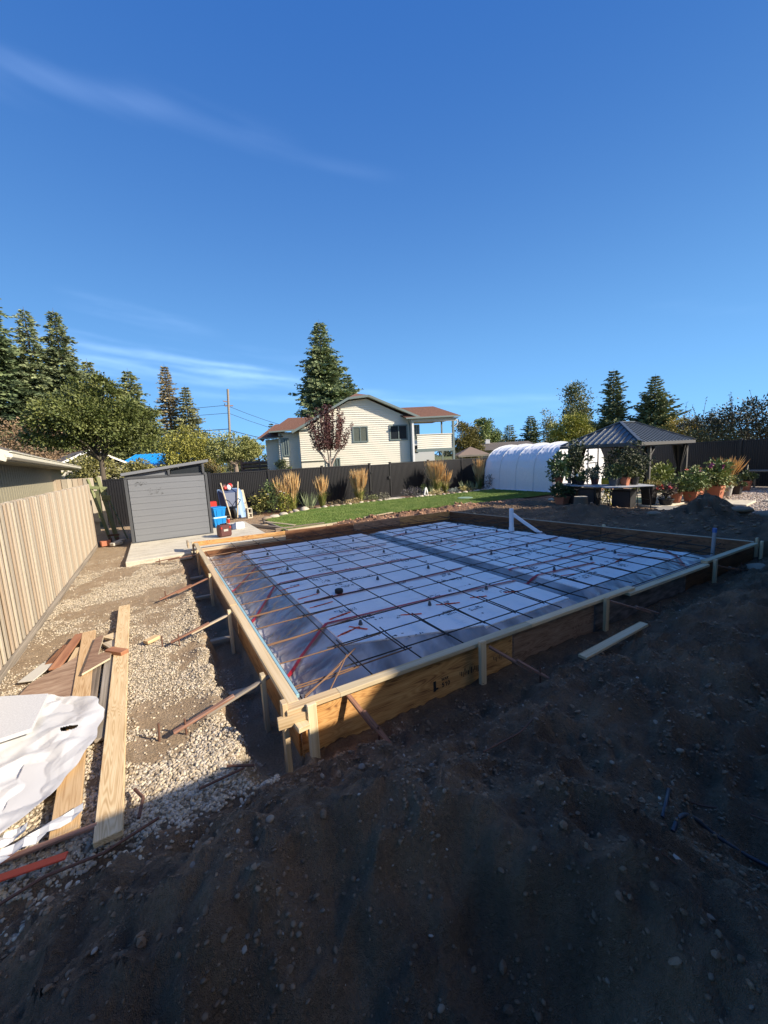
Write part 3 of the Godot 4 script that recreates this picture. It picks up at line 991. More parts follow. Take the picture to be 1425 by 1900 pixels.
func make_slab_inside() -> void:
	# vapour sheet lining the formwork
	var fw := noise(51, 1.0, 3)
	fw.fractal_type = FastNoiseLite.FRACTAL_RIDGED
	var f2 := noise(52, 1.0, 3)
	var b := Buf.new()
	var nx := 300
	var nz := 240
	var pts := []
	var cols := []
	for j in nz + 1:
		for i in nx + 1:
			var t := float(j) / nz
			var s := float(i) / nx
			var l := NL.lerp(FL, t)
			var r := NR.lerp(FR, t)
			var p := l.lerp(r, s)
			p.x += lerpf(0.02, -0.02, s)
			p.y += lerpf(-0.02, 0.03, t)
			var y := pad_level(p.x, p.y)
			var skirt := 1.0 - sstep(PAD_Y - 0.1, PAD_Y - 0.03, y + 0.011 * (p.x - 0.7) * 0.6)
			# folds run down the slopes
			var along := p.y if (p.x < 1.7 or p.x > 8.0) else p.x
			var across := p.x if (p.x < 1.7 or p.x > 8.0) else p.y
			var wob := 0.35 * f2.get_noise_2d(p.x * 1.4, p.y * 1.4 + 3.0)
			var rw := pow(1.0 - absf(f2.get_noise_2d(along * 1.6 + wob, across * 0.4 + along * 0.2)), 6.0) + 0.6 * pow(1.0 - absf(f2.get_noise_2d(along * 4.5 + wob * 2.0 + 40.0, across * 1.2 + along * 0.8)), 6.0) + 0.45 * pow(1.0 - absf(f2.get_noise_2d(along * 8.0 + 90.0, across * 4.0 + wob * 3.0)), 6.0) - 0.4
			y += skirt * (0.02 * rw + 0.008 * f2.get_noise_2d(p.x * 3.0, p.y * 3.0)) - 0.006
			var edge := minf(minf(s, 1.0 - s) * 8.5, minf(t, 1.0 - t) * 7.4)
			y += 0.1 * (1.0 - sstep(0.0, 0.09, edge)) * (0.4 + 0.4 * f2.get_noise_2d(p.x * 2.0, p.y * 2.0 + 7.0))
			pts.append(Vector3(p.x, y, p.y))
			var g := 0.5 + 0.8 * f2.get_noise_2d(along * 2.2, across * 0.9 + 30.0) + 0.3 * rw
			cols.append(Color(0.15, 0.145, 0.14).lerp(Color(0.48, 0.465, 0.45), clampf(g, 0.0, 1.0)).lerp(Color(0.2, 0.16, 0.12), 0.35 * clampf(f2.get_noise_2d(p.x, p.y + 80.0) * 2.0, 0.0, 1.0)))
	var nn := []
	for j in nz + 1:
		for i in nx + 1:
			var dx: Vector3 = pts[j * (nx + 1) + mini(i + 1, nx)] - pts[j * (nx + 1) + maxi(i - 1, 0)]
			var dz: Vector3 = pts[mini(j + 1, nz) * (nx + 1) + i] - pts[maxi(j - 1, 0) * (nx + 1) + i]
			nn.append(dx.cross(dz).normalized())
	for j in nz:
		for i in nx:
			var q := j * (nx + 1) + i
			for w in [[q, q + 1, q + nx + 2], [q, q + nx + 2, q + nx + 1]]:
				b.v.append(pts[w[0]]); b.v.append(pts[w[2]]); b.v.append(pts[w[1]])
				b.n.append(nn[w[0]]); b.n.append(nn[w[2]]); b.n.append(nn[w[1]])
				b.c.append(cols[w[0]]); b.c.append(cols[w[2]]); b.c.append(cols[w[1]])
	var sheet := put("vapour_sheet", b.mesh(), M.film)
	tag(sheet, "grey translucent plastic sheet lining the inside of the formwork", "plastic sheet")
	# foam boards in two beds, joints between boards
	var beds := ["white rigid foam bed beside the trench side of the formwork", "white rigid foam bed nearer the white drain pipe"]
	for pi in 2:
		var p = PADS[pi]
		var fo := thing("foam_bed", beds[pi], "foam", Vector3(p[0], 0, p[2]), 0.0, "foam beds inside the formwork")
		var cols_n := 2
		var rows := 5
		for r in rows:
			for q in cols_n:
				var z0 := lerpf(p[2], p[3], float(r) / rows)
				var z1 := lerpf(p[2], p[3], float(r + 1) / rows)
				var xr0: float = p[1]
				var xr1: float = p[1]
				if pi == 1:
					xr0 = lerpf(8.25, 7.35, inverse_lerp(-3.3, -9.2, z0))
					xr1 = lerpf(8.25, 7.35, inverse_lerp(-3.3, -9.2, z1))
				var a0 := lerpf(p[0], xr0, float(q) / cols_n)
				var a1 := lerpf(p[0], xr0, float(q + 1) / cols_n)
				var b0 := lerpf(p[0], xr1, float(q) / cols_n)
				var b1 := lerpf(p[0], xr1, float(q + 1) / cols_n)
				var poly := [Vector2(a0 + 0.004, z0 - 0.004), Vector2(a1 - 0.004, z0 - 0.004), Vector2(b1 - 0.004, z1 + 0.004), Vector2(b0 + 0.004, z1 + 0.004)]
				if pi == 0 and r == 0 and q == 0:
					poly = [Vector2(a0 + 0.004, -3.65), Vector2(a1 - 0.004, -3.65 + (a1 - 1.55) * 0.33), Vector2(b1 - 0.004, z1 + 0.004), Vector2(b0 + 0.004, z1 + 0.004)]
				foam_board(fo, poly, Vector3(p[0], 0, p[2]), r * 2 + q)
		rng.seed = 60 + pi
		# printed words, smudged, on the face of the boards
		var pr := Buf.new()
		for i in 90:
			var x := rng.randf_range(p[0] + 0.12, (p[1] if pi == 0 else 7.3) - 0.4)
			var z := rng.randf_range(p[3] + 0.2, p[2] - 0.25)
			var y := PAD_Y - 0.0066 * (x - 0.7) + 0.0025
			var n := rng.randi_range(3, 9)
			var ln := rng.randi_range(1, 3)
			for r in ln:
				for q in n:
					if rng.randf() < 0.3: continue
					pr.box(Transform3D(Basis(Vector3.UP, rng.randf_range(-0.4, 0.4)), Vector3(x + q * 0.03, y - 0.0066 * q * 0.03, z + r * 0.045)), Vector3(rng.randf_range(0.008, 0.03), 0.001, rng.randf_range(0.012, 0.04)))
		put("print", pr.mesh(), M.foam_print, fo, Transform3D(Basis(), -fo.position))
		# orange spray marks
		var marks := [[1.75, -3.92, 0.3, 0.25], [1.84, -3.95, 0.22, 2.2], [1.66, -5.9, 0.32, 0.2], [1.77, -5.34, 0.3, 0.15], [1.81, -4.9, 0.32, 0.1], [1.86, -4.4, 0.3, 0.2], [2.6, -3.88, 0.24, -0.5], [3.2, -3.88, 0.3, -0.4], [3.69, -3.83, 0.22, -0.4], [4.2, -3.7, 0.2, -0.4], [1.8, -7.2, 0.24, 0.2], [1.8, -8.1, 0.24, 0.2]] if pi == 0 else [[5.5, -3.7, 0.25, -0.3], [6.2, -3.65, 0.25, -0.3], [6.9, -3.7, 0.3, 0.2], [5.4, -8.4, 0.2, 0.1], [7.3, -4.9, 0.3, 0.4], [5.5, -6.5, 0.2, 0.3]]
		for mk in marks:
			var mb := Buf.new()
			for s in 5:
				var u: float = (s / 5.0 - 0.5) * mk[2]
				mb.box(Transform3D(Basis(Vector3.UP, mk[3] + rng.randf_range(-0.15, 0.15)), Vector3(cos(mk[3]) * u, 0, -sin(mk[3]) * u)), Vector3(mk[2] * 0.3, 0.001, rng.randf_range(0.02, 0.042)))
			put("spray_mark", mb.mesh(), M.orange_mark, fo, Transform3D(Basis(), Vector3(mk[0], PAD_Y - 0.0066 * (mk[0] - 0.7) + 0.004, mk[1]) - fo.position))
	# red sheathing tape
	for path in [[[0.9, -3.72], [1.15, -3.95], [1.59, -4.25], [3.1, -4.16], [4.4, -4.03], [5.2, -3.97], [6.4, -3.85]], [[0.84, -5.29], [1.48, -6.2], [2.2, -6.25], [3.1, -6.2]], [[5.0, -4.5], [5.3, -4.42], [6.3, -4.36], [7.5, -4.3]], [[0.82, -6.9], [1.5, -7.6], [2.6, -7.6]], [[7.6, -3.0], [8.2, -3.6], [8.8, -4.1]], [[7.2, -3.9], [7.5, -3.3], [7.6, -2.9]], [[5.05, -7.0], [6.0, -6.95], [7.4, -6.9]], [[5.05, -8.3], [6.2, -8.25], [7.3, -8.2]], [[2.6, -7.6], [4.4, -7.55]], [[3.1, -6.2], [4.4, -6.15]], [[5.1, -5.6], [6.4, -5.55], [7.7, -5.5]], [[1.6, -5.1], [2.9, -5.05], [4.4, -5.0]]]:
		var tb := Buf.new()
		for i in path.size() - 1:
			var a := Vector2(path[i][0], path[i][1])
			var c := Vector2(path[i + 1][0], path[i + 1][1])
			var m := int(a.distance_to(c) / 0.12) + 1
			for s in m:
				var p0 := a.lerp(c, float(s) / m)
				var p1 := a.lerp(c, float(s + 1) / m)
				var sd := (p1 - p0).normalized().orthogonal() * 0.024
				var q := []
				for w in [p0 - sd, p1 - sd, p1 + sd, p0 + sd]: q.append(Vector3(w.x, tape_y(w.x, w.y), w.y))
				tb.quad_out(q[0], q[1], q[2], q[3], Vector3(p0.x, -2, p0.y))
		put("red_tape", tb.mesh(), M.tape, sheet)
	make_rebar()


func tape_y(x: float, z: float) -> float:
	return pad_level(x, z) + 0.022


func foam_board(parent: Node3D, poly: Array, o: Vector3, k: int) -> void:
	var b := Buf.new()
	var top := []
	var bot := []
	for p in poly:
		var y: float = PAD_Y - 0.0066 * (p.x - 0.7)
		top.append(Vector3(p.x, y, p.y) - o)
		bot.append(Vector3(p.x, y - 0.05, p.y) - o)
	var ctr := Vector3.ZERO
	for t in top: ctr += t / top.size()
	ctr.y -= 0.025
	for i in range(1, top.size() - 1):
		b.tri_out(top[0], top[i], top[i + 1], ctr)
		b.tri_out(bot[0], bot[i], bot[i + 1], ctr)
	for i in top.size():
		var j := (i + 1) % top.size()
		b.quad_out(top[i], top[j], bot[j], bot[i], ctr)
	put("foam_board", b.mesh(), M.foam, parent)


func make_rebar() -> void:
	var g := thing("rebar_mat", "dark steel rebar mat tied in a grid over the foam", "rebar", Vector3(0.75, 0.18, -2.75))
	var o := g.position
	rng.seed = 90
	var steel := func(a: Vector3, b: Vector3, called := "bar", m: Material = null) -> void:
		var p := []
		for s in 5:
			var q := a.lerp(b, s / 4.0)
			q.y += -0.006 * sin(PI * s / 4.0) + rng.randf_range(-0.004, 0.004)
			p.append(q - o)
		rod(g, called, p, 0.0068, M.rebar if m == null else m, 6)
	var y := func(x: float) -> float: return 0.19 - 0.0085 * (x - 0.7)
	var zs := [-3.08, -3.53, -4.0, -4.48, -4.9, -5.4, -5.92, -6.45, -6.95, -7.45, -7.92, -8.42, -8.9, -9.4]
	for i in zs.size():
		var z: float = zs[i]
		var xr := form_right(z) - 0.25
		var jig := rng.randf_range(-0.02, 0.02)
		steel.call(Vector3(1.3, y.call(1.3), z + jig), Vector3(xr, y.call(xr), z - jig + 0.02))
		# starter bars from the left edge, doubled beside the long bars
		var dz := rng.randf_range(-0.04, 0.04)
		steel.call(Vector3(0.81, y.call(0.8) - 0.01, z + 0.03), Vector3(1.95 + rng.randf_range(-0.1, 0.15), y.call(1.9) + 0.012, z + 0.035 + dz), "starter_bar", M.rebar_rust)
		if i % 2 == 0: steel.call(Vector3(0.82, y.call(0.8) - 0.012, z + 0.055), Vector3(1.4, y.call(1.4) + 0.006, z + 0.06 + dz), "starter_bar", M.rebar_rust)
		steel.call(Vector3(xr + 0.15, y.call(xr), z + 0.04), Vector3(xr - 0.9, y.call(xr) + 0.012, z + 0.05), "starter_bar")
	var x := 1.4
	while x < 8.9:
		var zf := lerpf(FL.y, FR.y, (x - 0.7) / 8.0) + 0.2
		var zn := -2.9
		if x > 8.0: zf = lerpf(-8.5, -4.5, (x - 8.0) / 1.0)
		var jig := rng.randf_range(-0.02, 0.02)
		steel.call(Vector3(x + jig, y.call(x) + 0.017, zn - 0.1), Vector3(x - jig, y.call(x) + 0.017, zf))
		steel.call(Vector3(x + 0.035, y.call(x) + 0.012, -2.8), Vector3(x + 0.03, y.call(x) + 0.028, -3.55 - rng.randf() * 0.15), "starter_bar")
		x += 0.515
	# corner dowels leaning across the near left corner
	for q in [[Vector3(0.83, 0.2, -2.83), Vector3(1.5, 0.22, -3.28)], [Vector3(0.84, 0.2, -2.85), Vector3(1.26, 0.21, -3.1)], [Vector3(1.0, 0.2, -2.76), Vector3(1.38, 0.22, -3.22)]]:
		steel.call(q[0], q[1], "starter_bar", M.rebar_rust)
	# a bar low along the left edge
	steel.call(Vector3(0.83, 0.14, -2.9), Vector3(0.81, 0.14, -9.6))
	steel.call(Vector3(1.0, 0.14, -2.87), Vector3(9.0, 0.04, -2.82))
	# small dark chairs that carry the mat
	var ch := Buf.new()
	ch.lathe([Vector2(0.026, 0.0), Vector2(0.026, 0.01), Vector2(0.018, 0.04), Vector2(0.014, 0.055), Vector2(0.0, 0.055)], 8)
	var chm := ch.mesh()
	for zz in [-4.0, -5.4, -6.95, -8.42]:
		for xx in [1.92, 2.95, 3.98, 5.52, 6.55, 7.3]:
			put("bar_chair", chm, M.pot_grey, g, Transform3D(Basis(Vector3.UP, xx), Vector3(xx, PAD_Y - 0.0066 * (xx - 0.7) + 0.002, zz) - o))
	var pk := Buf.new()
	pk.lathe([Vector2(0.05, 0.0), Vector2(0.062, 0.008), Vector2(0.062, 0.05), Vector2(0.052, 0.06), Vector2(0.03, 0.06), Vector2(0.0, 0.058)], 20)
	tag(put("tie_wire_coil", pk.mesh(), M.rubber, null, Transform3D(Basis(), Vector3(2.17, 0.095, -5.19))), "small black coil of tie wire lying on white foam", "coil")
	# drain pipe with its branch, and a grey conduit stub
	var dp := thing("drain_pipe", "white plastic drain pipe with slanted branch standing in the slab", "pipe", Vector3(7.6, -0.1, -6.75))
	rod(dp, "riser", [Vector3(-0.1, 0.0, 0.1), Vector3(-0.1, 0.75, 0.1)], 0.055, M.pvc, 16)
	rod(dp, "branch", [Vector3(-0.08, 0.62, 0.12), Vector3(0.06, 0.42, 0.35), Vector3(0.3, 0.1, 0.75)], 0.042, M.pvc, 14)
	rod(dp, "hub", [Vector3(-0.1, 0.16, 0.1), Vector3(-0.1, 0.28, 0.1)], 0.066, M.pvc, 16)
	rod(dp, "hub", [Vector3(0.24, 0.18, 0.66), Vector3(0.3, 0.1, 0.76)], 0.054, M.pvc, 14)
	var cs := thing("conduit_stub", "grey conduit stub with blue cap standing at formwork corner", "pipe", Vector3(8.62, -0.15, -2.98))
	rod(cs, "pipe", [Vector3.ZERO, Vector3(0.035, 0.62, 0)], 0.03, M.grey_pipe, 14)
	rod(cs, "cap", [Vector3(0.035, 0.56, 0), Vector3(0.039, 0.64, 0)], 0.034, M.blue_cap, 14)


func make_left() -> void:
	# board and batten fence
	var f := thing("tan_fence", "long tan painted board and batten fence beside the gravel", "fence", Vector3(-1.6, 0, -13.5))
	rng.seed = 31
	var n := 74
	for i in n:
		var z := i * 0.145
		var h := 1.74 + rng.randf_range(-0.004, 0.004)
		var m := variant("fence_tan", i % 4)
		put("picket", box_mesh(Vector3(1.72, 0.02, 0.14), 0.003), m, f, Transform3D(Basis(Vector3.UP, Vector3.LEFT, Vector3.BACK), Vector3(-0.02, h - 0.86, z)))
		put("batten", box_mesh(Vector3(1.7, 0.02, 0.062), 0.004), variant("fence_tan", (i + 1) % 4), f, Transform3D(Basis(Vector3.UP, Vector3.LEFT, Vector3.BACK).rotated(Vector3.UP, rng.randf_range(-0.06, 0.06)), Vector3(0.006, h - 0.862 + rng.randf_range(-0.004, 0.004), z + 0.0725)))
	for y in [0.35, 1.4]: board(f, "rail", Vector3(-0.06, y, -0.05), Vector3(-0.06, y, n * 0.145), 0.04, 0.09, M.fence_tan)
	for k in 5: board(f, "post", Vector3(-0.12, 0.0, k * 2.55 + 0.1), Vector3(-0.12, 1.7, k * 2.55 + 0.1), 0.09, 0.09, M.fence_tan)
	board(f, "gravel_board", Vector3(0.03, 0.03, -0.05), Vector3(0.03, 0.03, n * 0.145), 0.03, 0.12, M.pine_grey)
	var f2 := thing("tan_fence_return", "short tan fence panel seen from behind beyond the long fence", "fence", Vector3(-3.4, 0, -15.6))
	for i in 13:
		put("picket", box_mesh(Vector3(1.86, 0.02, 0.13), 0.003), variant("fence_tan", i % 4), f2, Transform3D(Basis(Vector3.UP, Vector3.BACK, Vector3.RIGHT), Vector3(i * 0.135, 0.95, 0.02 * (i % 2))))
	for y in [0.5, 1.5]: board(f2, "rail", Vector3(-0.1, y, 0.06), Vector3(1.75, y, 0.06), 0.04, 0.09, M.fence_tan)
	board(f2, "post", Vector3(1.86, 0, 0.0), Vector3(1.86, 1.92, 0.0), 0.09, 0.09, M.fence_tan)
	# neighbour's low building behind the fence
	var A := Vector3(-1.78, 2.36, -7.4)
	var B := Vector3(-2.62, 2.27, -20.0)
	var g := thing("neighbour_garage", "low tan building with grey shingle roof behind the tan fence", "building", Vector3(A.x, 0, A.z))
	var d := (B - A).normalized()
	var left := Vector3(d.z, 0, -d.x).normalized() * 1.0
	if left.x > 0: left = -left
	var wb := Buf.new()
	var a0 := left * 0.42 + d * 0.4 - Vector3(0, A.y, 0)
	var len_ := A.distance_to(B) - 2.2
	wb.quad_out(a0 + Vector3(0, A.y * 0 , 0), a0 + d * len_, a0 + d * len_ + Vector3(0, 2.3, 0), a0 + Vector3(0, 2.3, 0), left * 3.0)
	var nb := int(len_ / 0.2)
	for i in nb:
		var p := a0 - left * 0.015 + d * (0.2 * i + 0.1)
		wb.bar(p, p + Vector3(0, 2.3, 0), 0.165, 0.03, 0.004, left)
	var a1 := a0 + left * 5.0
	wb.quad_out(a0, a1, a1 + Vector3(0, 2.3, 0), a0 + Vector3(0, 2.3, 0), a0 + d * 2.0 + left * 2.0)
	wb.quad_out(a0 + d * len_, a1 + d * len_, a1 + d * len_ + Vector3(0, 2.3, 0), a0 + d * len_ + Vector3(0, 2.3, 0), a0 + left * 2.0)
	put("wall", wb.mesh(), M.tan_wall, g, Transform3D(Basis(), Vector3(0, A.y, 0)))
	var e := B - A
	var rise := left * 3.2 + Vector3(0, 1.25, 0)
	var rb := Buf.new()
	var courses := 18
	for i in courses:
		var lo := rise * (float(i) / courses)
		var hi := rise * (float(i + 1) / courses)
		var lift := Vector3(0, 0.012, 0)
		var hip0 := d * 0.9 * (float(i) / courses)
		var hip1 := d * 0.9 * (float(i + 1) / courses)
		rb.quad(lo + hip0 + lift, lo + e - hip0 + lift, hi + e - hip1 , hi + hip1)
		rb.quad(lo + hip0, lo + e - hip0, lo + e - hip0 + lift, lo + hip0 + lift)
	var base := Vector3(0, A.y, 0)
	put("roof", rb.mesh(), M.shingle_grey, g, Transform3D(Basis(), base + Vector3(0, 0.04, 0)))
	var rb2 := Buf.new()
	rb2.quad_out(rise, rise + e, rise + e + left * 3.2 - Vector3(0, 1.25, 0), rise + left * 3.2 - Vector3(0, 1.25, 0), Vector3(0, -5, 0) + rise)
	rb2.tri_out(d * 0.0, rise, rise + left * 3.2 - Vector3(0, 1.25, 0), e)
	put("roof_back", rb2.mesh(), M.shingle_grey, g, Transform3D(Basis(), base + Vector3(0, 0.03, 0)))
	var gb := Buf.new()
	gb.bar(-d * 0.05 + Vector3(0, -0.02, 0) - left * 0.05, e + Vector3(0, -0.02, 0) - left * 0.05, 0.1, 0.1, 0.03)
	gb.bar(-d * 0.05 + Vector3(0, 0.035, 0) - left * 0.09, e + Vector3(0, 0.035, 0) - left * 0.09, 0.03, 0.018, 0.004)
	put("gutter", gb.mesh(), M.gutter, g, Transform3D(Basis(), base))
	var sb := Buf.new()
	sb.bar(left * 0.2 + Vector3(0, -0.08, 0), e + left * 0.2 + Vector3(0, -0.08, 0), 0.46, 0.02)
	put("soffit", sb.mesh(), M.tan_wall, g, Transform3D(Basis(), base))
	var fb := Buf.new()
	fb.bar(-d * 0.03 - left * 0.05 + Vector3(0, -0.03, 0), -d * 0.03 + rise + Vector3(0, -0.03, 0), 0.03, 0.15)
	put("fascia", fb.mesh(), M.gutter, g, Transform3D(Basis(), base))
	# green poles against the end of the fence
	var gp := thing("green_pole_rack", "green painted timber poles leaning at the end of the tan fence", "poles", Vector3(-1.35, 0, -13.9))
	board(gp, "pole", Vector3(0.02, 0.06, 0.05), Vector3(-0.34, 1.86, -0.3), 0.07, 0.05, variant("green_paint", 1))
	board(gp, "pole", Vector3(0.2, 0.06, 0.15), Vector3(-0.1, 1.9, -0.3), 0.1, 0.06, variant("green_paint", 2))
	board(gp, "pole", Vector3(0.45, 0.02, 0.05), Vector3(0.0, 1.6, -0.35), 0.03, 0.03, variant("green_paint", 3))
	board(gp, "cleat", Vector3(-0.32, 1.62, -0.22), Vector3(0.1, 1.56, -0.2), 0.05, 0.09, variant("green_paint", 0))
	board(gp, "cleat", Vector3(-0.05, 1.3, -0.12), Vector3(0.16, 1.28, -0.1), 0.06, 0.16, variant("green_paint", 2))
	board(gp, "cleat", Vector3(-0.02, 0.2, 0.12), Vector3(0.26, 0.2, 0.16), 0.05, 0.05, M.rust)
	for q in [0.02, 0.2]: rod(gp, "wheel", [Vector3(q - 0.02, 0.07, 0.16), Vector3(q + 0.05, 0.07, 0.16)], 0.06, M.rust, 12)
	make_shed()
	make_lumber()


func make_shed() -> void:
	var pad := Buf.new()
	pad.box(Transform3D(Basis(), Vector3(0.9, 0.03, -12.2)), Vector3(3.3, 0.14, 3.9), 0.01)
	pad.box(Transform3D(Basis(), Vector3(-0.1, 0.029, -10.075)), Vector3(1.3, 0.138, 0.349), 0.01)
	struct("concrete_pad", pad.mesh(), M.concrete)
	var s := thing("garden_shed", "grey plastic plank shed with slanted roof on concrete pad", "shed", Vector3(0.3, 0.1, -12.35))
	var w := 0.98
	var dp := 1.45
	var lh := 1.72
	var n := 10
	for i in n:
		var y := 0.02 + i * (lh / n)
		put("plank", box_mesh(Vector3(2.0 * w - 0.1, lh / n - 0.003, 0.03), 0.004), M.shed_board, s, Transform3D(Basis(), Vector3(0, y + lh / n * 0.5, -0.02 - 0.002 * (i % 2))))
		for sx in [-1.0, 1.0]:
			put("plank", box_mesh(Vector3(dp - 0.1, lh / n - 0.003, 0.03), 0.004), M.shed_board, s, Transform3D(Basis(Vector3.UP, PI * 0.5), Vector3(sx * (w - 0.02), y + lh / n * 0.5, -dp * 0.5)))
	var bk := Buf.new()
	bk.box(Transform3D(Basis(), Vector3(0, 0.9, -0.06)), Vector3(2 * w - 0.1, 1.76, 0.02))
	bk.box(Transform3D(Basis(), Vector3(0, 0.95, -dp)), Vector3(2 * w - 0.06, 1.9, 0.04))
	put("backing", bk.mesh(), M.shed_trim, s)
	for sx in [-1.0, 1.0]:
		for z in [-0.02, -dp]: board(s, "corner_post", Vector3(sx * w, 0, z), Vector3(sx * w, lh + 0.02, z), 0.07, 0.07, M.shed_trim)
	board(s, "sill", Vector3(-w, 0.012, -0.005), Vector3(w, 0.012, -0.005), 0.07, 0.03, M.shed_trim)
	# wedge above the planks with its two panes
	board(s, "head_rail", Vector3(-w - 0.02, lh + 0.035, -0.02), Vector3(w + 0.02, lh + 0.045, -0.02), 0.07, 0.06, M.shed_trim)
	board(s, "rafter", Vector3(-w - 0.02, lh + 0.1, -0.02), Vector3(w + 0.04, lh + 0.37, -0.02), 0.06, 0.06, M.shed_trim)
	board(s, "mullion", Vector3(0.05, lh + 0.06, -0.02), Vector3(0.05, lh + 0.23, -0.02), 0.06, 0.12, M.shed_trim, Vector3.BACK)
	board(s, "mullion", Vector3(w - 0.06, lh + 0.06, -0.02), Vector3(w - 0.06, lh + 0.34, -0.02), 0.06, 0.16, M.shed_trim, Vector3.BACK)
	var pb := Buf.new()
	pb.quad(Vector3(0.1, lh + 0.06, -0.03), Vector3(w - 0.1, lh + 0.06, -0.03), Vector3(w - 0.1, lh + 0.33, -0.03), Vector3(0.1, lh + 0.21, -0.03))
	put("pane", pb.mesh(), M.shed_pane, s)
	pb = Buf.new()
	pb.quad(Vector3(-w, lh + 0.06, -0.035), Vector3(0.0, lh + 0.06, -0.035), Vector3(0.0, lh + 0.2, -0.035), Vector3(-w, lh + 0.08, -0.035))
	put("gable_panel", pb.mesh(), M.shed_board, s)
	board(s, "roof", Vector3(-w - 0.08, lh + 0.145, -dp * 0.5), Vector3(w + 0.09, lh + 0.42, -dp * 0.5), dp + 0.18, 0.035, M.shed_trim)
	board(s, "roof_edge", Vector3(-w - 0.08, lh + 0.13, 0.085), Vector3(w + 0.09, lh + 0.405, 0.085), 0.03, 0.075, M.shed_board)
	# scuffed paint on the planks
	rng.seed = 44
	var sc := Buf.new()
	for i in 46:
		var p := Vector3(rng.randf_range(-0.78, -0.5), 1.58 + rng.randf_range(-0.05, 0.05), -0.0025)
		if i > 22: p = Vector3(rng.randf_range(-0.5, -0.15), 1.36 + rng.randf_range(-0.09, 0.09), -0.0025)
		sc.box(Transform3D(Basis(Vector3.BACK, rng.randf_range(-0.6, 0.6)), p), Vector3(rng.randf_range(0.01, 0.05), rng.randf_range(0.006, 0.03), 0.001))
	put("scuff", sc.mesh(), M.grey_scuff, s)
	# things beside the shed
	var t := thing("storage_tote", "bright blue plastic tote, the lower of a stacked pair", "tote", Vector3(1.62, 0.1, -13.55), 0.15, "blue totes stacked beside the shed")
	tote(t, 0.3)
	t = thing("storage_tote", "bright blue plastic tote, the upper of a stacked pair", "tote", Vector3(1.62, 0.445, -13.55), 0.2, "blue totes stacked beside the shed")
	tote(t, 0.26)
	t = thing("tool_case", "dark maroon tool case with pale label standing on concrete pad", "case", Vector3(1.5, 0.1, -11.5), 0.25)
	slab(t, "body", Vector3(0, 0.17, 0), Vector3(0.34, 0.34, 0.26), M.maroon, 0.0, 0.04)
	slab(t, "handle", Vector3(0, 0.355, 0), Vector3(0.18, 0.03, 0.04), M.rubber, 0.0, 0.01)
	slab(t, "label_plate", Vector3(0.0, 0.19, 0.132), Vector3(0.12, 0.06, 0.004), M.pot_pale, 0.0, 0.001)
	for sx in [-0.12, 0.12]: slab(t, "latch", Vector3(sx, 0.26, 0.133), Vector3(0.04, 0.05, 0.012), M.red_plastic)
	var b := Buf.new()
	b.lathe([Vector2(0.0, 0.0), Vector2(0.035, 0.0), Vector2(0.042, 0.11), Vector2(0.045, 0.12), Vector2(0.03, 0.125), Vector2(0.0, 0.125)], 16)
	t = thing("paper_cup", "red drinks cup with pale lid on the dark tool case", "cup", Vector3(1.63, 0.47, -11.45))
	put("body", b.mesh(), M.red_plastic, t)
	b = Buf.new()
	b.lathe([Vector2(0.046, 0.115), Vector2(0.046, 0.13), Vector2(0.0, 0.135)], 16)
	put("lid", b.mesh(), M.pot_pale, t)
	t = thing("battery_box", "small white box with blue end lying beside concrete pad", "box", Vector3(2.05, 0.1, -12.6), 0.1)
	slab(t, "body", Vector3(0.05, 0.09, 0), Vector3(0.26, 0.18, 0.2), M.white_paint, 0.0, 0.012)
	slab(t, "end_panel", Vector3(-0.14, 0.08, 0.02), Vector3(0.12, 0.16, 0.18), M.barrow_tub, 0.0, 0.01)
	slab(t, "lid", Vector3(0.05, 0.19, 0), Vector3(0.22, 0.02, 0.16), M.white_paint, 0.0, 0.005)
	# wheelbarrow standing on its nose against the fence
	t = thing("wheelbarrow", "upended wheelbarrow with dark blue tray and pale wooden handles", "wheelbarrow", Vector3(2.42, 0, -15.9), 0.2)
	b = Buf.new()
	b.col = Color(0.06, 0.085, 0.16)
	var r0 := [Vector3(-0.2, 0.5, 0.1), Vector3(0.2, 0.5, 0.1), Vector3(0.27, 1.02, 0.02), Vector3(-0.27, 1.02, 0.02)]
	var r1 := [Vector3(-0.32, 0.36, -0.2), Vector3(0.32, 0.36, -0.2), Vector3(0.38, 1.15, -0.22), Vector3(-0.38, 1.15, -0.22)]
	b.quad(r0[0], r0[1], r0[2], r0[3])
	for i in 4:
		var j := (i + 1) % 4
		b.quad_out(r0[i], r0[j], r1[j], r1[i], Vector3(0, 0.75, -0.3))
	put("tray", b.mesh(), M.barrow_tub, t)
	b = Buf.new()
	for i in 4: b.bar(r1[i], r1[(i + 1) % 4], 0.03, 0.03, 0.008)
	put("rim", b.mesh(), M.plastic_blue_grey, t)
	for sx in [-1.0, 1.0]:
		board(t, "handle", Vector3(sx * 0.12, 0.05, 0.22), Vector3(sx * 0.33, 1.42, 0.06), 0.04, 0.04, M.pine_pale)
		rod(t, "leg", [Vector3(sx * 0.24, 0.78, 0.12), Vector3(sx * 0.22, 0.74, 0.42), Vector3(sx * 0.1, 0.55, 0.42)], 0.014, M.rubber, 6)
	b = Buf.new()
	b.lathe([Vector2(0.0, -0.03), Vector2(0.15, -0.03), Vector2(0.19, -0.045), Vector2(0.2, 0.0), Vector2(0.19, 0.045), Vector2(0.15, 0.03), Vector2(0.0, 0.03)], 20)
	put("wheel", b.mesh(), M.rubber, t, Transform3D(Basis(Vector3.BACK, PI * 0.5), Vector3(0, 0.22, 0.2)))
	board(t, "axle_bracket", Vector3(-0.1, 0.26, 0.2), Vector3(0.1, 0.26, 0.2), 0.03, 0.03, M.rubber)
	rng.seed = 45
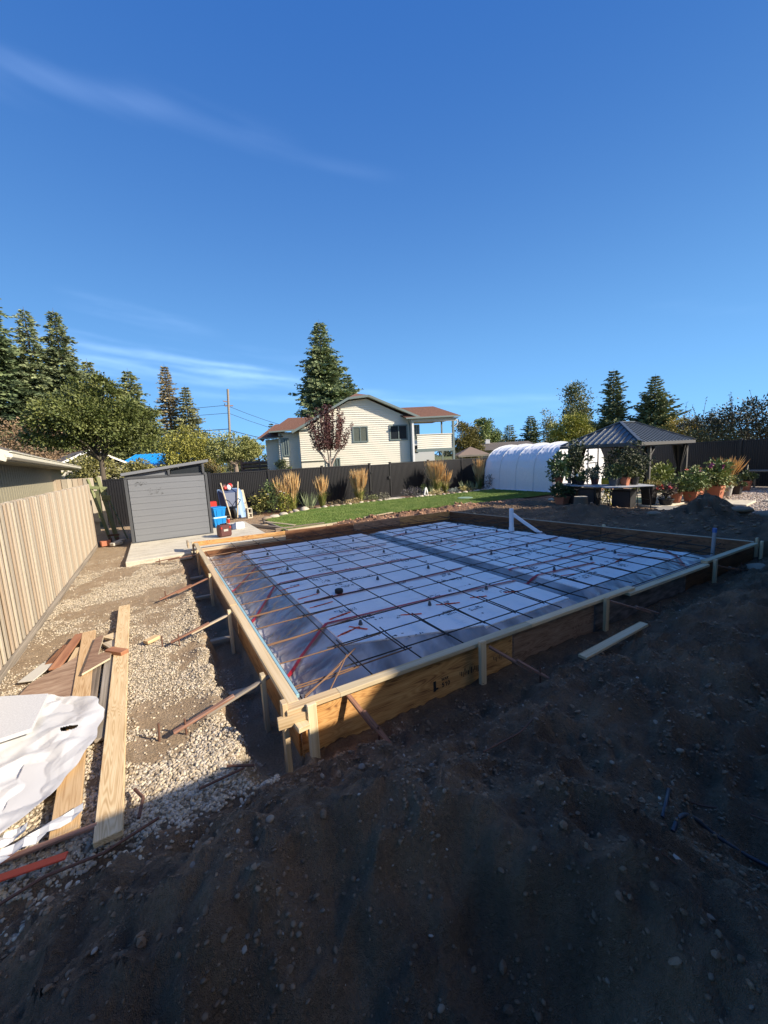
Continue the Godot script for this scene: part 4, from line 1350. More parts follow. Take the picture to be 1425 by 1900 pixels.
	t = thing("crumpled_bag", "crumpled red and white bag on top of upended wheelbarrow", "bag", Vector3(2.4, 1.13, -16.05))
	for i in 7:
		var q := Transform3D(Basis(Vector3.UP, rng.randf() * TAU).rotated(Vector3.RIGHT, rng.randf()) * Basis.from_scale(Vector3(0.13, 0.08, 0.09)), Vector3(rng.randf_range(-0.2, 0.2), 0.05 + rng.randf() * 0.12, rng.randf_range(-0.08, 0.05)))
		put("fold", pebble(300 + i), [M.maroon, M.white_paint, M.red_plastic, M.rubber][i % 4], t, q)
	t = thing("blue_pool_shell", "blue grey plastic shell leaning upright beside the wheelbarrow", "plastic shell", Vector3(2.78, 0, -16.1), 0.25)
	b = Buf.new()
	for i in 14:
		var t0 := PI * i / 14.0
		var t1 := PI * (i + 1) / 14.0
		var p0 := Vector3(-cos(t0) * 0.24, 0.0, sin(t0) * 0.12)
		var p1 := Vector3(-cos(t1) * 0.24, 0.0, sin(t1) * 0.12)
		var h0 := 0.75 + 0.4 * sin(t0)
		var h1 := 0.75 + 0.4 * sin(t1)
		b.quad(p0, p1, p1 + Vector3(0, h1, -0.25), p0 + Vector3(0, h0, -0.25))
	put("shell", b.mesh(), M.plastic_blue_grey, t)
	var rim := []
	for i in 15: rim.append(Vector3(-cos(PI * i / 14.0) * 0.24, 0.75 + 0.4 * sin(PI * i / 14.0), sin(PI * i / 14.0) * 0.12 - 0.25))
	rod(t, "rim", rim, 0.016, M.plastic_blue_grey, 6)
	tag(board(self, numbered("leaning_plank"), Vector3(3.05, 0.0, -16.0), Vector3(3.0, 1.05, -16.6), 0.1, 0.025, M.pine_pale, Vector3.BACK), "pale weathered plank leaning on black fence beside blue shell", "plank")
	t = thing("red_planter", "small red planter box standing between shed and totes", "planter", Vector3(1.72, 0.0, -15.6))
	slab(t, "box", Vector3(0, 0.62, 0), Vector3(0.26, 0.3, 0.26), M.red_plastic, 0.2, 0.02)
	for q in [[-0.1, -0.1], [0.1, -0.1], [-0.1, 0.1], [0.1, 0.1]]: board(t, "leg", Vector3(q[0], 0, q[1]), Vector3(q[0], 0.47, q[1]), 0.04, 0.04, M.pine_grey)
	t = thing("cinder_block", "grey concrete block standing on end with two hollow cores", "concrete block", Vector3(3.0, 0.0, -15.55), 0.1)
	var shell := Buf.new()
	for y in [0.0, 0.17, 0.355]: shell.box(Transform3D(Basis(), Vector3(0, y + 0.018, 0)), Vector3(0.19, 0.036, 0.17), 0.004)
	for sx in [-1.0, 1.0]: shell.box(Transform3D(Basis(), Vector3(sx * 0.0805, 0.196, 0)), Vector3(0.03, 0.39, 0.172), 0.004)
	put("shell", shell.mesh(), M.concrete, t)
	t = thing("timber_edging", "weathered timber edging boards framing a dug out bed", "edging", Vector3(2.6, 0, -13.4))
	board(t, "edge_board", Vector3(0.0, 0.05, 0.1), Vector3(0.62, 0.05, 1.6), 0.09, 0.09, variant("pine_grey", 1))
	board(t, "edge_board", Vector3(0.5, 0.05, -0.1), Vector3(1.05, 0.05, 1.45), 0.12, 0.09, variant("pine_pale", 2))
	board(t, "edge_board", Vector3(0.35, 0.06, 1.75), Vector3(1.9, 0.06, 1.8), 0.1, 0.1, variant("pine_grey", 2))
	board(t, "edge_board", Vector3(0.25, 0.03, 0.3), Vector3(0.7, 0.04, 0.5), 0.09, 0.05, variant("pine", 2))
	t = thing("brick_stack", "reddish brick blocks lying at the foot of the tan fence", "bricks", Vector3(-1.38, 0.02, -13.1), 0.3)
	slab(t, "brick", Vector3(0, 0.07, 0), Vector3(0.22, 0.14, 0.2), M.terracotta, 0.0, 0.008)
	slab(t, "brick", Vector3(0.2, 0.05, 0.25), Vector3(0.3, 0.08, 0.14), M.stucco, 0.5, 0.01)
	slab(t, "brick", Vector3(0.34, 0.05, -0.05), Vector3(0.36, 0.07, 0.15), M.concrete, 0.9, 0.01)


func tote(t: Node3D, h: float) -> void:
	var b := Buf.new()
	var lo := [Vector3(-0.15, 0, -0.21), Vector3(0.15, 0, -0.21), Vector3(0.15, 0, 0.21), Vector3(-0.15, 0, 0.21)]
	var hi := [Vector3(-0.19, h, -0.25), Vector3(0.19, h, -0.25), Vector3(0.19, h, 0.25), Vector3(-0.19, h, 0.25)]
	for i in 4: b.quad_out(lo[i], lo[(i + 1) % 4], hi[(i + 1) % 4], hi[i], Vector3(0, h * 0.5, 0))
	b.quad_out(lo[0], lo[1], lo[2], lo[3], Vector3(0, 1, 0))
	b.quad_out(hi[0], hi[1], hi[2], hi[3], Vector3(0, -1, 0))
	put("tub", b.mesh(), M.tub_blue, t)
	slab(t, "lid", Vector3(0, h + 0.02, 0), Vector3(0.41, 0.045, 0.53), M.lid_pale if h > 0.28 else M.tub_blue, 0.0, 0.012)
	for sx in [-0.08, 0.08]: board(t, "rib", Vector3(sx, 0.02, 0.226), Vector3(sx * 1.15, h - 0.03, 0.252), 0.03, 0.012, M.tub_blue, Vector3.BACK)


func lone(called: String, a: Vector3, b: Vector3, w: float, h: float, m: Material, label: String, category: String, up := Vector3.UP, group := "") -> void:
	tag(board(self, called, a, b, w, h, m, up), label, category, group)


func make_lumber() -> void:
	lone("long_board", Vector3(-0.44, 0.06, -2.42), Vector3(-0.6, 0.065, -6.75), 0.135, 0.038, M.pine_warm, "long pale pine board with arched grain lying on gravel", "board")
	lone("tucked_board", Vector3(-0.66, 0.045, -2.6), Vector3(-0.93, 0.055, -5.95), 0.135, 0.038, variant("pine_warm", 2), "orange pine board running under the white tarp", "board")
	lone("weathered_plank", Vector3(-0.57, 0.045, -3.45), Vector3(-0.645, 0.05, -5.15), 0.09, 0.03, M.pine_grey, "grey weathered plank beside long pale board", "plank")
	lone("narrow_plank", Vector3(-0.7, 0.04, -3.9), Vector3(-0.76, 0.045, -5.1), 0.09, 0.025, variant("pine_grey", 2), "narrow faded plank between orange board and grey plank", "plank")
	# plywood sheet, partly under the tarp
	var b := Buf.new()
	var q := [Vector3(-1.36, 0.045, -4.35), Vector3(-0.78, 0.05, -4.0), Vector3(-0.93, 0.06, -5.25), Vector3(-1.26, 0.05, -4.84)]
	var c := Vector3(-1.08, 0.04, -4.6)
	for i in 4: b.quad_out(q[i], q[(i + 1) % 4], q[(i + 1) % 4] - Vector3(0, 0.018, 0), q[i] - Vector3(0, 0.018, 0), c)
	b.quad_out(q[0], q[1], q[2], q[3], Vector3(-1.08, -1, -4.6))
	tag(put("plywood_sheet", b.mesh(), M.ply_dull), "brown plywood sheet cut on a slant lying half under tarp", "plywood")
	# an L-shaped offcut on top of the boards
	b = Buf.new()
	var l := PackedVector2Array([Vector2(-0.83, -4.62), Vector2(-0.62, -4.85), Vector2(-0.62, -5.1), Vector2(-0.74, -5.02), Vector2(-0.74, -5.62), Vector2(-0.82, -5.55)])
	var tri := Geometry2D.triangulate_polygon(l)
	for i in range(0, tri.size(), 3):
		b.tri_out(Vector3(l[tri[i]].x, 0.1, l[tri[i]].y), Vector3(l[tri[i + 1]].x, 0.1, l[tri[i + 1]].y), Vector3(l[tri[i + 2]].x, 0.1, l[tri[i + 2]].y), Vector3(-0.75, -1, -5))
	var lt := thing("plywood_offcut", "L shaped brown plywood offcut resting across the boards", "offcut", Vector3(-0.75, 0.085, -5.0))
	put("face", b.mesh(), variant("ply_dull", 2), lt, Transform3D(Basis(), -Vector3(-0.75, 0.082, -5.0)))
	b = Buf.new()
	for i in l.size():
		var p0 := l[i]
		var p1 := l[(i + 1) % l.size()]
		b.quad_out(Vector3(p0.x, 0.1, p0.y), Vector3(p1.x, 0.1, p1.y), Vector3(p1.x, 0.082, p1.y), Vector3(p0.x, 0.082, p0.y), Vector3(-0.75, 0.09, -5.0))
	put("edge", b.mesh(), M.pine_pale, lt, Transform3D(Basis(), -Vector3(-0.75, 0.082, -5.0)))
	lone("wood_block", Vector3(-0.65, 0.1, -5.08), Vector3(-0.49, 0.1, -4.9), 0.09, 0.045, M.cedar_strip, "short red brown wood block lying on long pale board", "block")
	lone("wood_scrap", Vector3(-0.7, 0.035, -5.5), Vector3(-0.58, 0.04, -5.22), 0.12, 0.03, variant("pine_pale", 1), "pale wood scrap behind the red brown block", "scrap")
	lone("round_scrap", Vector3(-0.72, 0.04, -5.72), Vector3(-0.6, 0.045, -5.55), 0.13, 0.03, variant("pine", 1), "yellow wood scrap beside far end of offcut", "scrap")
	lone("gravel_block", Vector3(-0.31, 0.04, -5.2), Vector3(-0.18, 0.05, -5.28), 0.09, 0.04, variant("pine_warm", 1), "small pine block lying alone on the gravel", "block")
	lone("red_plank", Vector3(-1.12, 0.05, -5.05), Vector3(-1.02, 0.06, -5.95), 0.1, 0.02, M.cedar_strip, "reddish cedar strip lying behind the plywood sheet", "strip")
	lone("brown_strip", Vector3(-1.2, 0.04, -5.25), Vector3(-1.12, 0.045, -5.7), 0.07, 0.02, variant("ply_brown", 1), "dark brown strip lying beside the cedar strip", "strip")
	lone("yellow_strip", Vector3(-1.0, 0.04, -5.1), Vector3(-0.97, 0.05, -5.5), 0.07, 0.02, variant("pine", 2), "yellowish wood strip between cedar strip and orange board", "strip")
	lone("pale_scrap", Vector3(-1.33, 0.03, -4.95), Vector3(-1.2, 0.035, -5.3), 0.14, 0.012, M.stucco, "off white panel scrap lying behind the plywood sheet", "scrap")
	lone("dirt_lumber", Vector3(3.46, -0.01, -2.18), Vector3(4.62, 0.03, -2.18), 0.09, 0.03, variant("pine", 1), "single pale board lying on dark soil outside formwork", "board")
	lone("orange_lath", Vector3(-1.05, 0.06, -2.5), Vector3(-0.62, 0.065, -2.43), 0.045, 0.012, M.orange_stick, "fluorescent orange survey lath lying on gravel", "lath")
	lone("brown_lath", Vector3(-1.15, 0.05, -2.62), Vector3(-0.5, 0.07, -2.55), 0.03, 0.02, M.red_stick, "thin brown lath lying on gravel beside tarp", "lath")
	for s in [[[Vector3(-0.95, 0.05, -2.3), Vector3(-0.7, 0.06, -2.36), Vector3(-0.45, 0.07, -2.33), Vector3(-0.2, 0.05, -2.43)], 0.008, "dark crooked root lying along edge of soil heap"], [[Vector3(-0.33, 0.05, -2.75), Vector3(-0.28, 0.07, -2.62), Vector3(-0.3, 0.06, -2.48)], 0.01, "short dark stick beside end of long pale board"],
			[[Vector3(0.02, 0.05, -2.52), Vector3(0.3, 0.04, -2.55)], 0.008, "thin steel pin lying at the trench end"], [[Vector3(0.2, 0.05, -2.62), Vector3(0.36, 0.03, -2.55)], 0.009, "short rusty pin lying beside trench corner"],
			[[Vector3(1.62, 0.16, -0.72), Vector3(1.56, 0.2, -0.66), Vector3(1.58, 0.17, -0.6), Vector3(1.68, 0.14, -0.56)], 0.004, "thin pale twig bent over the soil"], [[Vector3(1.5, 0.25, -1.55), Vector3(1.9, 0.2, -1.62), Vector3(2.3, 0.12, -1.7)], 0.005, "long thin root crossing the soil"]]:
		var pts := []
		for p in s[0]: pts.append(Vector3(p.x, maxf(p.y, ground_y(p.x, p.z) + 0.01), p.z))
		tag(rod(self, "stick", pts, s[1], M.rust, 6), s[2], "stick")
	for p in [[-0.15, -5.02, "rusty steel pin standing beside the small pine block"], [-0.2, -3.25, "rusty steel pin standing at foot of grey brace"]]:
		tag(rod(self, "ground_pin", [Vector3(p[0], -0.1, p[1]), Vector3(p[0] + 0.015, 0.14, p[1])], 0.008, M.rust, 7), p[2], "pin", "steel pins in the gravel")
	# conduits half buried in the soil at the right
	for h in [[[Vector3(2.02, 0.0, -0.78), Vector3(2.12, 0.05, -0.79), Vector3(2.26, 0.1, -0.78), Vector3(2.34, 0.09, -0.68), Vector3(2.42, 0.07, -0.5), Vector3(2.5, 0.04, -0.25)], 0.01, M.hose_blue, "blue grey conduit bending out of the soil"],
			[[Vector3(2.05, -0.02, -0.84), Vector3(2.16, 0.06, -0.87), Vector3(2.3, 0.1, -0.92)], 0.009, M.hose_blue, "short corrugated conduit stub in the soil"],
			[[Vector3(2.3, 0.1, -1.0), Vector3(2.45, 0.13, -0.86), Vector3(2.56, 0.12, -0.66), Vector3(2.62, 0.1, -0.4)], 0.005, M.rust, "brown cable running over soil beside the conduit"]]:
		var pts := []
		for p in h[0]: pts.append(Vector3(p.x, ground_y(p.x, p.z) + h[1] * 0.7, p.z))
		var cv := Curve3D.new()
		for i in pts.size():
			var tg: Vector3 = (pts[mini(i + 1, pts.size() - 1)] - pts[maxi(i - 1, 0)]) * 0.2
			cv.add_point(pts[i], -tg, tg)
		tag(rod(self, "conduit", Array(cv.tessellate(4, 4.0)), h[1], h[2], 10), h[3], "conduit")
	make_tarp()


func make_tarp() -> void:
	var right := Curve2D.new()
	for p in [[-0.98, -4.32], [-0.66, -4.02], [-0.57, -3.75], [-0.59, -3.35], [-0.76, -2.92], [-0.95, -2.7], [-1.2, -2.62]]: right.add_point(Vector2(p[0], p[1]))
	var fr := noise(61, 1.0, 3)
	fr.fractal_type = FastNoiseLite.FRACTAL_RIDGED
	var fs := noise(62, 1.0, 2)
	var n := 190
	var pts := []
	var hole := Vector2(-0.78, -3.62)
	for j in n + 1:
		for i in n + 1:
			var t := float(j) / n
			var s := float(i) / n
			var rt := right.sample_baked(t * right.get_baked_length())
			var lf := Vector2(-1.58, lerpf(-4.5, -2.6, t))
			var p := lf.lerp(rt, s)
			p += Vector2(fs.get_noise_2d(t * 6.0, s * 3.0), fs.get_noise_2d(t * 6.0 + 50.0, s * 3.0)) * 0.03 * s
			# folds sweep from the upper right to the lower left
			var u := p.x * 0.75 + p.y * 0.65
			var v := p.x * -0.65 + p.y * 0.75
			var wr := 0.5 * fs.get_noise_2d(p.x * 2.0, p.y * 2.0)
			var w := 0.045 * fs.get_noise_2d(p.x * 1.2, p.y * 1.2) - 0.02
			for d in 7:
				var an := 0.9 + d * 2.4
				var q := p.x * cos(an) + p.y * sin(an)
				var fq: float = [3.0, 4.2, 5.6, 7.5, 9.0, 11.0, 13.0][d]
				var mask := clampf(0.5 + 1.6 * fs.get_noise_2d(p.x * 1.6 + d * 17.0, p.y * 1.6), 0.0, 1.0)
				w += (absf(fposmod(q * fq + 1.6 * wr + d * 0.37, 2.0) - 1.0) - 0.5) * 0.12 / fq * mask
			var e := minf(minf(1.0 - s, 1.0), minf(t, 1.0 - t) * 2.0)
			var y := 0.125 + w * (0.5 + 0.5 * sstep(0.0, 0.2, e))
			if p.x > -1.0: y = maxf(y, 0.078 + 0.1 * absf(w))
			pts.append(Vector3(p.x, maxf(y, ground_y(p.x, p.y) + 0.02), p.y))
	var b := Buf.new()
	var nn := []
	for j in n + 1:
		for i in n + 1:
			var dx: Vector3 = pts[j * (n + 1) + mini(i + 1, n)] - pts[j * (n + 1) + maxi(i - 1, 0)]
			var dz: Vector3 = pts[mini(j + 1, n) * (n + 1) + i] - pts[maxi(j - 1, 0) * (n + 1) + i]
			nn.append(dz.cross(dx).normalized())
	for j in n:
		for i in n:
			var q := j * (n + 1) + i
			var ctr: Vector3 = pts[q]
			if Vector2((ctr.x - hole.x) / 0.055, (ctr.z - hole.y) / 0.03).rotated(0.6).length() < 1.0: continue
			for w in [[q, q + n + 1, q + n + 2], [q, q + n + 2, q + 1]]: b.tri_n(pts[w[0]], pts[w[1]], pts[w[2]], nn[w[0]], nn[w[1]], nn[w[2]])
	tag(put("white_tarp", b.mesh(), M.tarp), "crumpled white plastic tarp spread over boards on gravel", "tarp")
	# foam sheet lying on the tarp
	b = Buf.new()
	var q4 := [Vector3(-1.6, 0.2, -4.5), Vector3(-0.99, 0.2, -4.16), Vector3(-1.0, 0.19, -3.66), Vector3(-1.6, 0.18, -3.62)]
	var cc := Vector3(-1.3, 0.15, -4.0)
	b.quad_out(q4[0], q4[1], q4[2], q4[3], cc - Vector3(0, 1, 0))
	b.quad_out(q4[0] - Vector3(0, 0.03, 0), q4[1] - Vector3(0, 0.03, 0), q4[2] - Vector3(0, 0.03, 0), q4[3] - Vector3(0, 0.03, 0), cc + Vector3(0, 1, 0))
	for i in 4: b.quad_out(q4[i], q4[(i + 1) % 4], q4[(i + 1) % 4] - Vector3(0, 0.03, 0), q4[i] - Vector3(0, 0.03, 0), cc)
	tag(put("foam_sheet", b.mesh(), M.eps), "flat speckled white foam sheet lying on the tarp", "foam sheet")
	rng.seed = 63
	for k in 3:
		var sb := Buf.new()
		var o: Vector3 = [Vector3(-0.98, 0.05, -2.72), Vector3(-0.78, 0.05, -2.66), Vector3(-0.98, 0.06, -2.42)][k]
		var e: Vector3 = [Vector3(-0.84, 0.07, -2.74), Vector3(-0.58, 0.08, -2.7), Vector3(-0.9, 0.07, -2.44)][k]
		if k == 1: o = Vector3(-0.98, 0.05, -2.6)
		var m := 8
		for i in m:
			for r in 3:
				var f0 := o.lerp(e, float(i) / m)
				var f1 := o.lerp(e, float(i + 1) / m)
				var w0 := (r - 1.5) * 0.03
				var w1 := (r - 0.5) * 0.03
				var hh := func(x: float, y: float) -> float: return 0.025 * absf(sin(x * 23.0 + y * 60.0)) + 0.012 * sin(x * 51.0)
				sb.quad_out(f0 + Vector3(0, hh.call(f0.x, w0), w0), f1 + Vector3(0, hh.call(f1.x, w0), w0), f1 + Vector3(0, hh.call(f1.x, w1), w1), f0 + Vector3(0, hh.call(f0.x, w1), w1), f0 - Vector3(0, 2, 0))
		tag(put("tarp_scrap", sb.mesh(), M.tarp), ["torn white tarp scrap closest to the tarp corner", "long twisted white tarp strip beside brown lath", "tiny white tarp scrap beside orange lath"][k], "tarp scrap")


# ribbed black panel of length l, height h, along +x of its own axes
func ribbed(l: float, h: float) -> ArrayMesh:
	var b := Buf.new()
	var n := int(l / 0.075)
	var s := l / n
	for i in n:
		var x := i * s
		var z0 := 0.0
		var z1 := 0.016
		b.quad(Vector3(x, 0.05, z0), Vector3(x + s * 0.45, 0.05, z0), Vector3(x + s * 0.45, h, z0), Vector3(x, h, z0))
		b.quad(Vector3(x + s * 0.45, 0.05, z0), Vector3(x + s * 0.6, 0.05, z1), Vector3(x + s * 0.6, h, z1), Vector3(x + s * 0.45, h, z0))
		b.quad(Vector3(x + s * 0.6, 0.05, z1), Vector3(x + s * 0.85, 0.05, z1), Vector3(x + s * 0.85, h, z1), Vector3(x + s * 0.6, h, z1))
		b.quad(Vector3(x + s * 0.85, 0.05, z1), Vector3(x + s, 0.05, z0), Vector3(x + s, h, z0), Vector3(x + s * 0.85, h, z1))
	b.quad(Vector3(0, 0.05, -0.02), Vector3(0, h, -0.02), Vector3(l, h, -0.02), Vector3(l, 0.05, -0.02))
	b.box(Transform3D(Basis(), Vector3(l * 0.5, h + 0.012, 0.0)), Vector3(l, 0.05, 0.045), 0.004)
	b.box(Transform3D(Basis(), Vector3(l * 0.5, 0.06, 0.0)), Vector3(l, 0.05, 0.045), 0.004)
	return b.mesh()


func black_fence(called: String, label: String, at: Vector3, turn: float, xs: Array, h: float, gate := -1) -> void:
	var f := thing(called, label, "fence", at, turn)
	for i in xs.size():
		slab(f, "post", Vector3(xs[i], h * 0.5 + 0.03, 0.0), Vector3(0.1, h + 0.1, 0.1), M.black_post, 0.0, 0.008)
		slab(f, "post_cap", Vector3(xs[i], h + 0.085, 0.0), Vector3(0.12, 0.02, 0.12), M.black_post, 0.0, 0.006)
		if i + 1 < xs.size():
			var l: float = xs[i + 1] - xs[i] - 0.1
			if i == gate:
				var g := put("gate", ribbed(l - 0.05, h - 0.04), M.black_metal, f, Transform3D(Basis(), Vector3(xs[i] + 0.075, 0, 0.02)))
				slab(g, "hinge", Vector3(0.0, 0.4, 0.05), Vector3(0.1, 0.06, 0.04), M.black_post)
				slab(g, "hinge", Vector3(0.0, 1.35, 0.05), Vector3(0.1, 0.06, 0.04), M.black_post)
				slab(g, "latch", Vector3(l - 0.08, 1.05, 0.05), Vector3(0.12, 0.14, 0.05), M.black_post)
			else:
				put("panel", ribbed(l, h), M.black_metal, f, Transform3D(Basis(), Vector3(xs[i] + 0.05, 0, 0)))


func reed(seed_: int, h: float, r: float, plume: int, green: int) -> Array:
	# green fountain of blades, and the straw plumes above it
	var g := Buf.new()
	var p := Buf.new()
	rng.seed = seed_
	for i in green:
		var a := rng.randf() * TAU
		var out := Vector3(cos(a), 0, sin(a))
		var l := h * rng.randf_range(0.35, 0.62)
		var lean := rng.randf_range(0.15, 1.0)
		var side := out.cross(Vector3.UP)
		var p0 := out * rng.randf() * r * 0.35
		var p1 := p0 + Vector3.UP * l * 0.6 + out * lean * l * 0.25
		var p2 := p0 + Vector3.UP * l * (1.0 - 0.35 * lean) + out * lean * l * 0.75
		var w := 0.009
		g.col = Color(0.1, 0.15, 0.03).lerp(Color(0.28, 0.27, 0.07), rng.randf())
		g.quad(p0 - side * w, p0 + side * w, p1 + side * w, p1 - side * w)
		g.tri(p1 - side * w, p1 + side * w, p2)
	for i in plume:
		var a := rng.randf() * TAU
		var out := Vector3(cos(a), 0, sin(a))
		var l := h * rng.randf_range(0.72, 1.0)
		var p0 := out * rng.randf() * r * 0.3
		var fan := rng.randf()
		var p1 := p0 + Vector3.UP * l * 0.5 + out * r * 0.4 * fan
		var p2 := p1 + Vector3.UP * l * 0.5 + out * r * (0.1 + 0.55 * fan)
		p.col = Color(0.6, 0.38, 0.15).lerp(Color(0.82, 0.62, 0.33), rng.randf())
		var side := Vector3(cos(a + 1.3), 0, sin(a + 1.3))
		p.quad(p0 - side * 0.003, p0 + side * 0.003, p1 + side * 0.004, p1 - side * 0.004)
		for k in 2:
			var sd := side.rotated(Vector3.UP, k * 1.5)
			var mid := p1.lerp(p2, 0.45)
			p.tri(p1, mid + sd * 0.026, p2)
			p.tri(p1, p2, mid - sd * 0.026)
	return [g.mesh(), p.mesh()]


func clump_leaves(b: Buf, centre: Vector3, rad: Vector3, clumps: int, leaves: int, size: float, c0: Color, c1: Color, shell := 0.5, cr := 0.3) -> void:
	for i in clumps:
		var d := Vector3(rng.randfn(), rng.randfn(), rng.randfn()).normalized()
		var k := pow(rng.randf(), shell)
		var cc := centre + d * rad * k
		var base := c0.lerp(c1, rng.randf())
		var rr := (rad.x + rad.y + rad.z) / 3.0 * cr * rng.randf_range(0.6, 1.3)
		for j in leaves:
			var e := Vector3(rng.randfn(), rng.randfn() * 0.75, rng.randfn()) * 0.55
			var p := cc + e * rr
			var dir := (e.normalized() + d * 0.6 + Vector3(rng.randfn(), rng.randfn() - 0.2, rng.randfn()) * 0.5).normalized()
			var side := dir.cross(Vector3(rng.randfn(), 1.0 + rng.randfn(), rng.randfn())).normalized()
			b.col = base.lerp(c0.lerp(c1, rng.randf()), 0.45) * rng.randf_range(0.75, 1.25)
			var s := size * rng.randf_range(0.7, 1.3)
			b.leaf(p, dir, side, s, s * 0.62)


func bush(called: String, label: String, at: Vector3, rad: Vector3, n: int, size: float, c0: Color, c1: Color, seed_: int, flowers := [], category := "shrub", group := "") -> Node3D:
	rng.seed = seed_
	var t := thing(called, label, category, at, 0.0, group)
	var b := Buf.new()
	clump_leaves(b, Vector3(0, rad.y, 0), rad, n, 26, size, c0, c1, 0.45, 0.34)
	put("foliage", b.mesh(), M.leaf, t)
	var s := Buf.new()
	s.col = Color(0.1, 0.075, 0.05)
	for i in 5:
		var a := TAU * i / 5.0 + seed_
		s.tube([Vector3(0, -0.05, 0), Vector3(cos(a) * rad.x * 0.3, rad.y * 0.7, sin(a) * rad.z * 0.3), Vector3(cos(a) * rad.x * 0.6, rad.y * 1.4, sin(a) * rad.z * 0.6)], [0.012, 0.008, 0.003], 5)
	put("stems", s.mesh(), M.bark, t)
	for f in flowers:
		var fb := Buf.new()
		fb.col = f[0]
		for i in int(f[1]):
			var d := Vector3(rng.randfn(), absf(rng.randfn()) * 0.9, rng.randfn()).normalized()
			var p := Vector3(0, rad.y, 0) + d * rad * rng.randf_range(0.85, 1.15)
			for q in 7:
				var a := TAU * q / 7.0
				var sd := Vector3(cos(a), sin(a) * 0.6 + 0.3, sin(a)).normalized()
				fb.leaf(p, sd, sd.cross(Vector3.UP + d).normalized(), f[2], f[2] * 0.7)
		put("flowers", fb.mesh(), M.leaf, t)
	return t


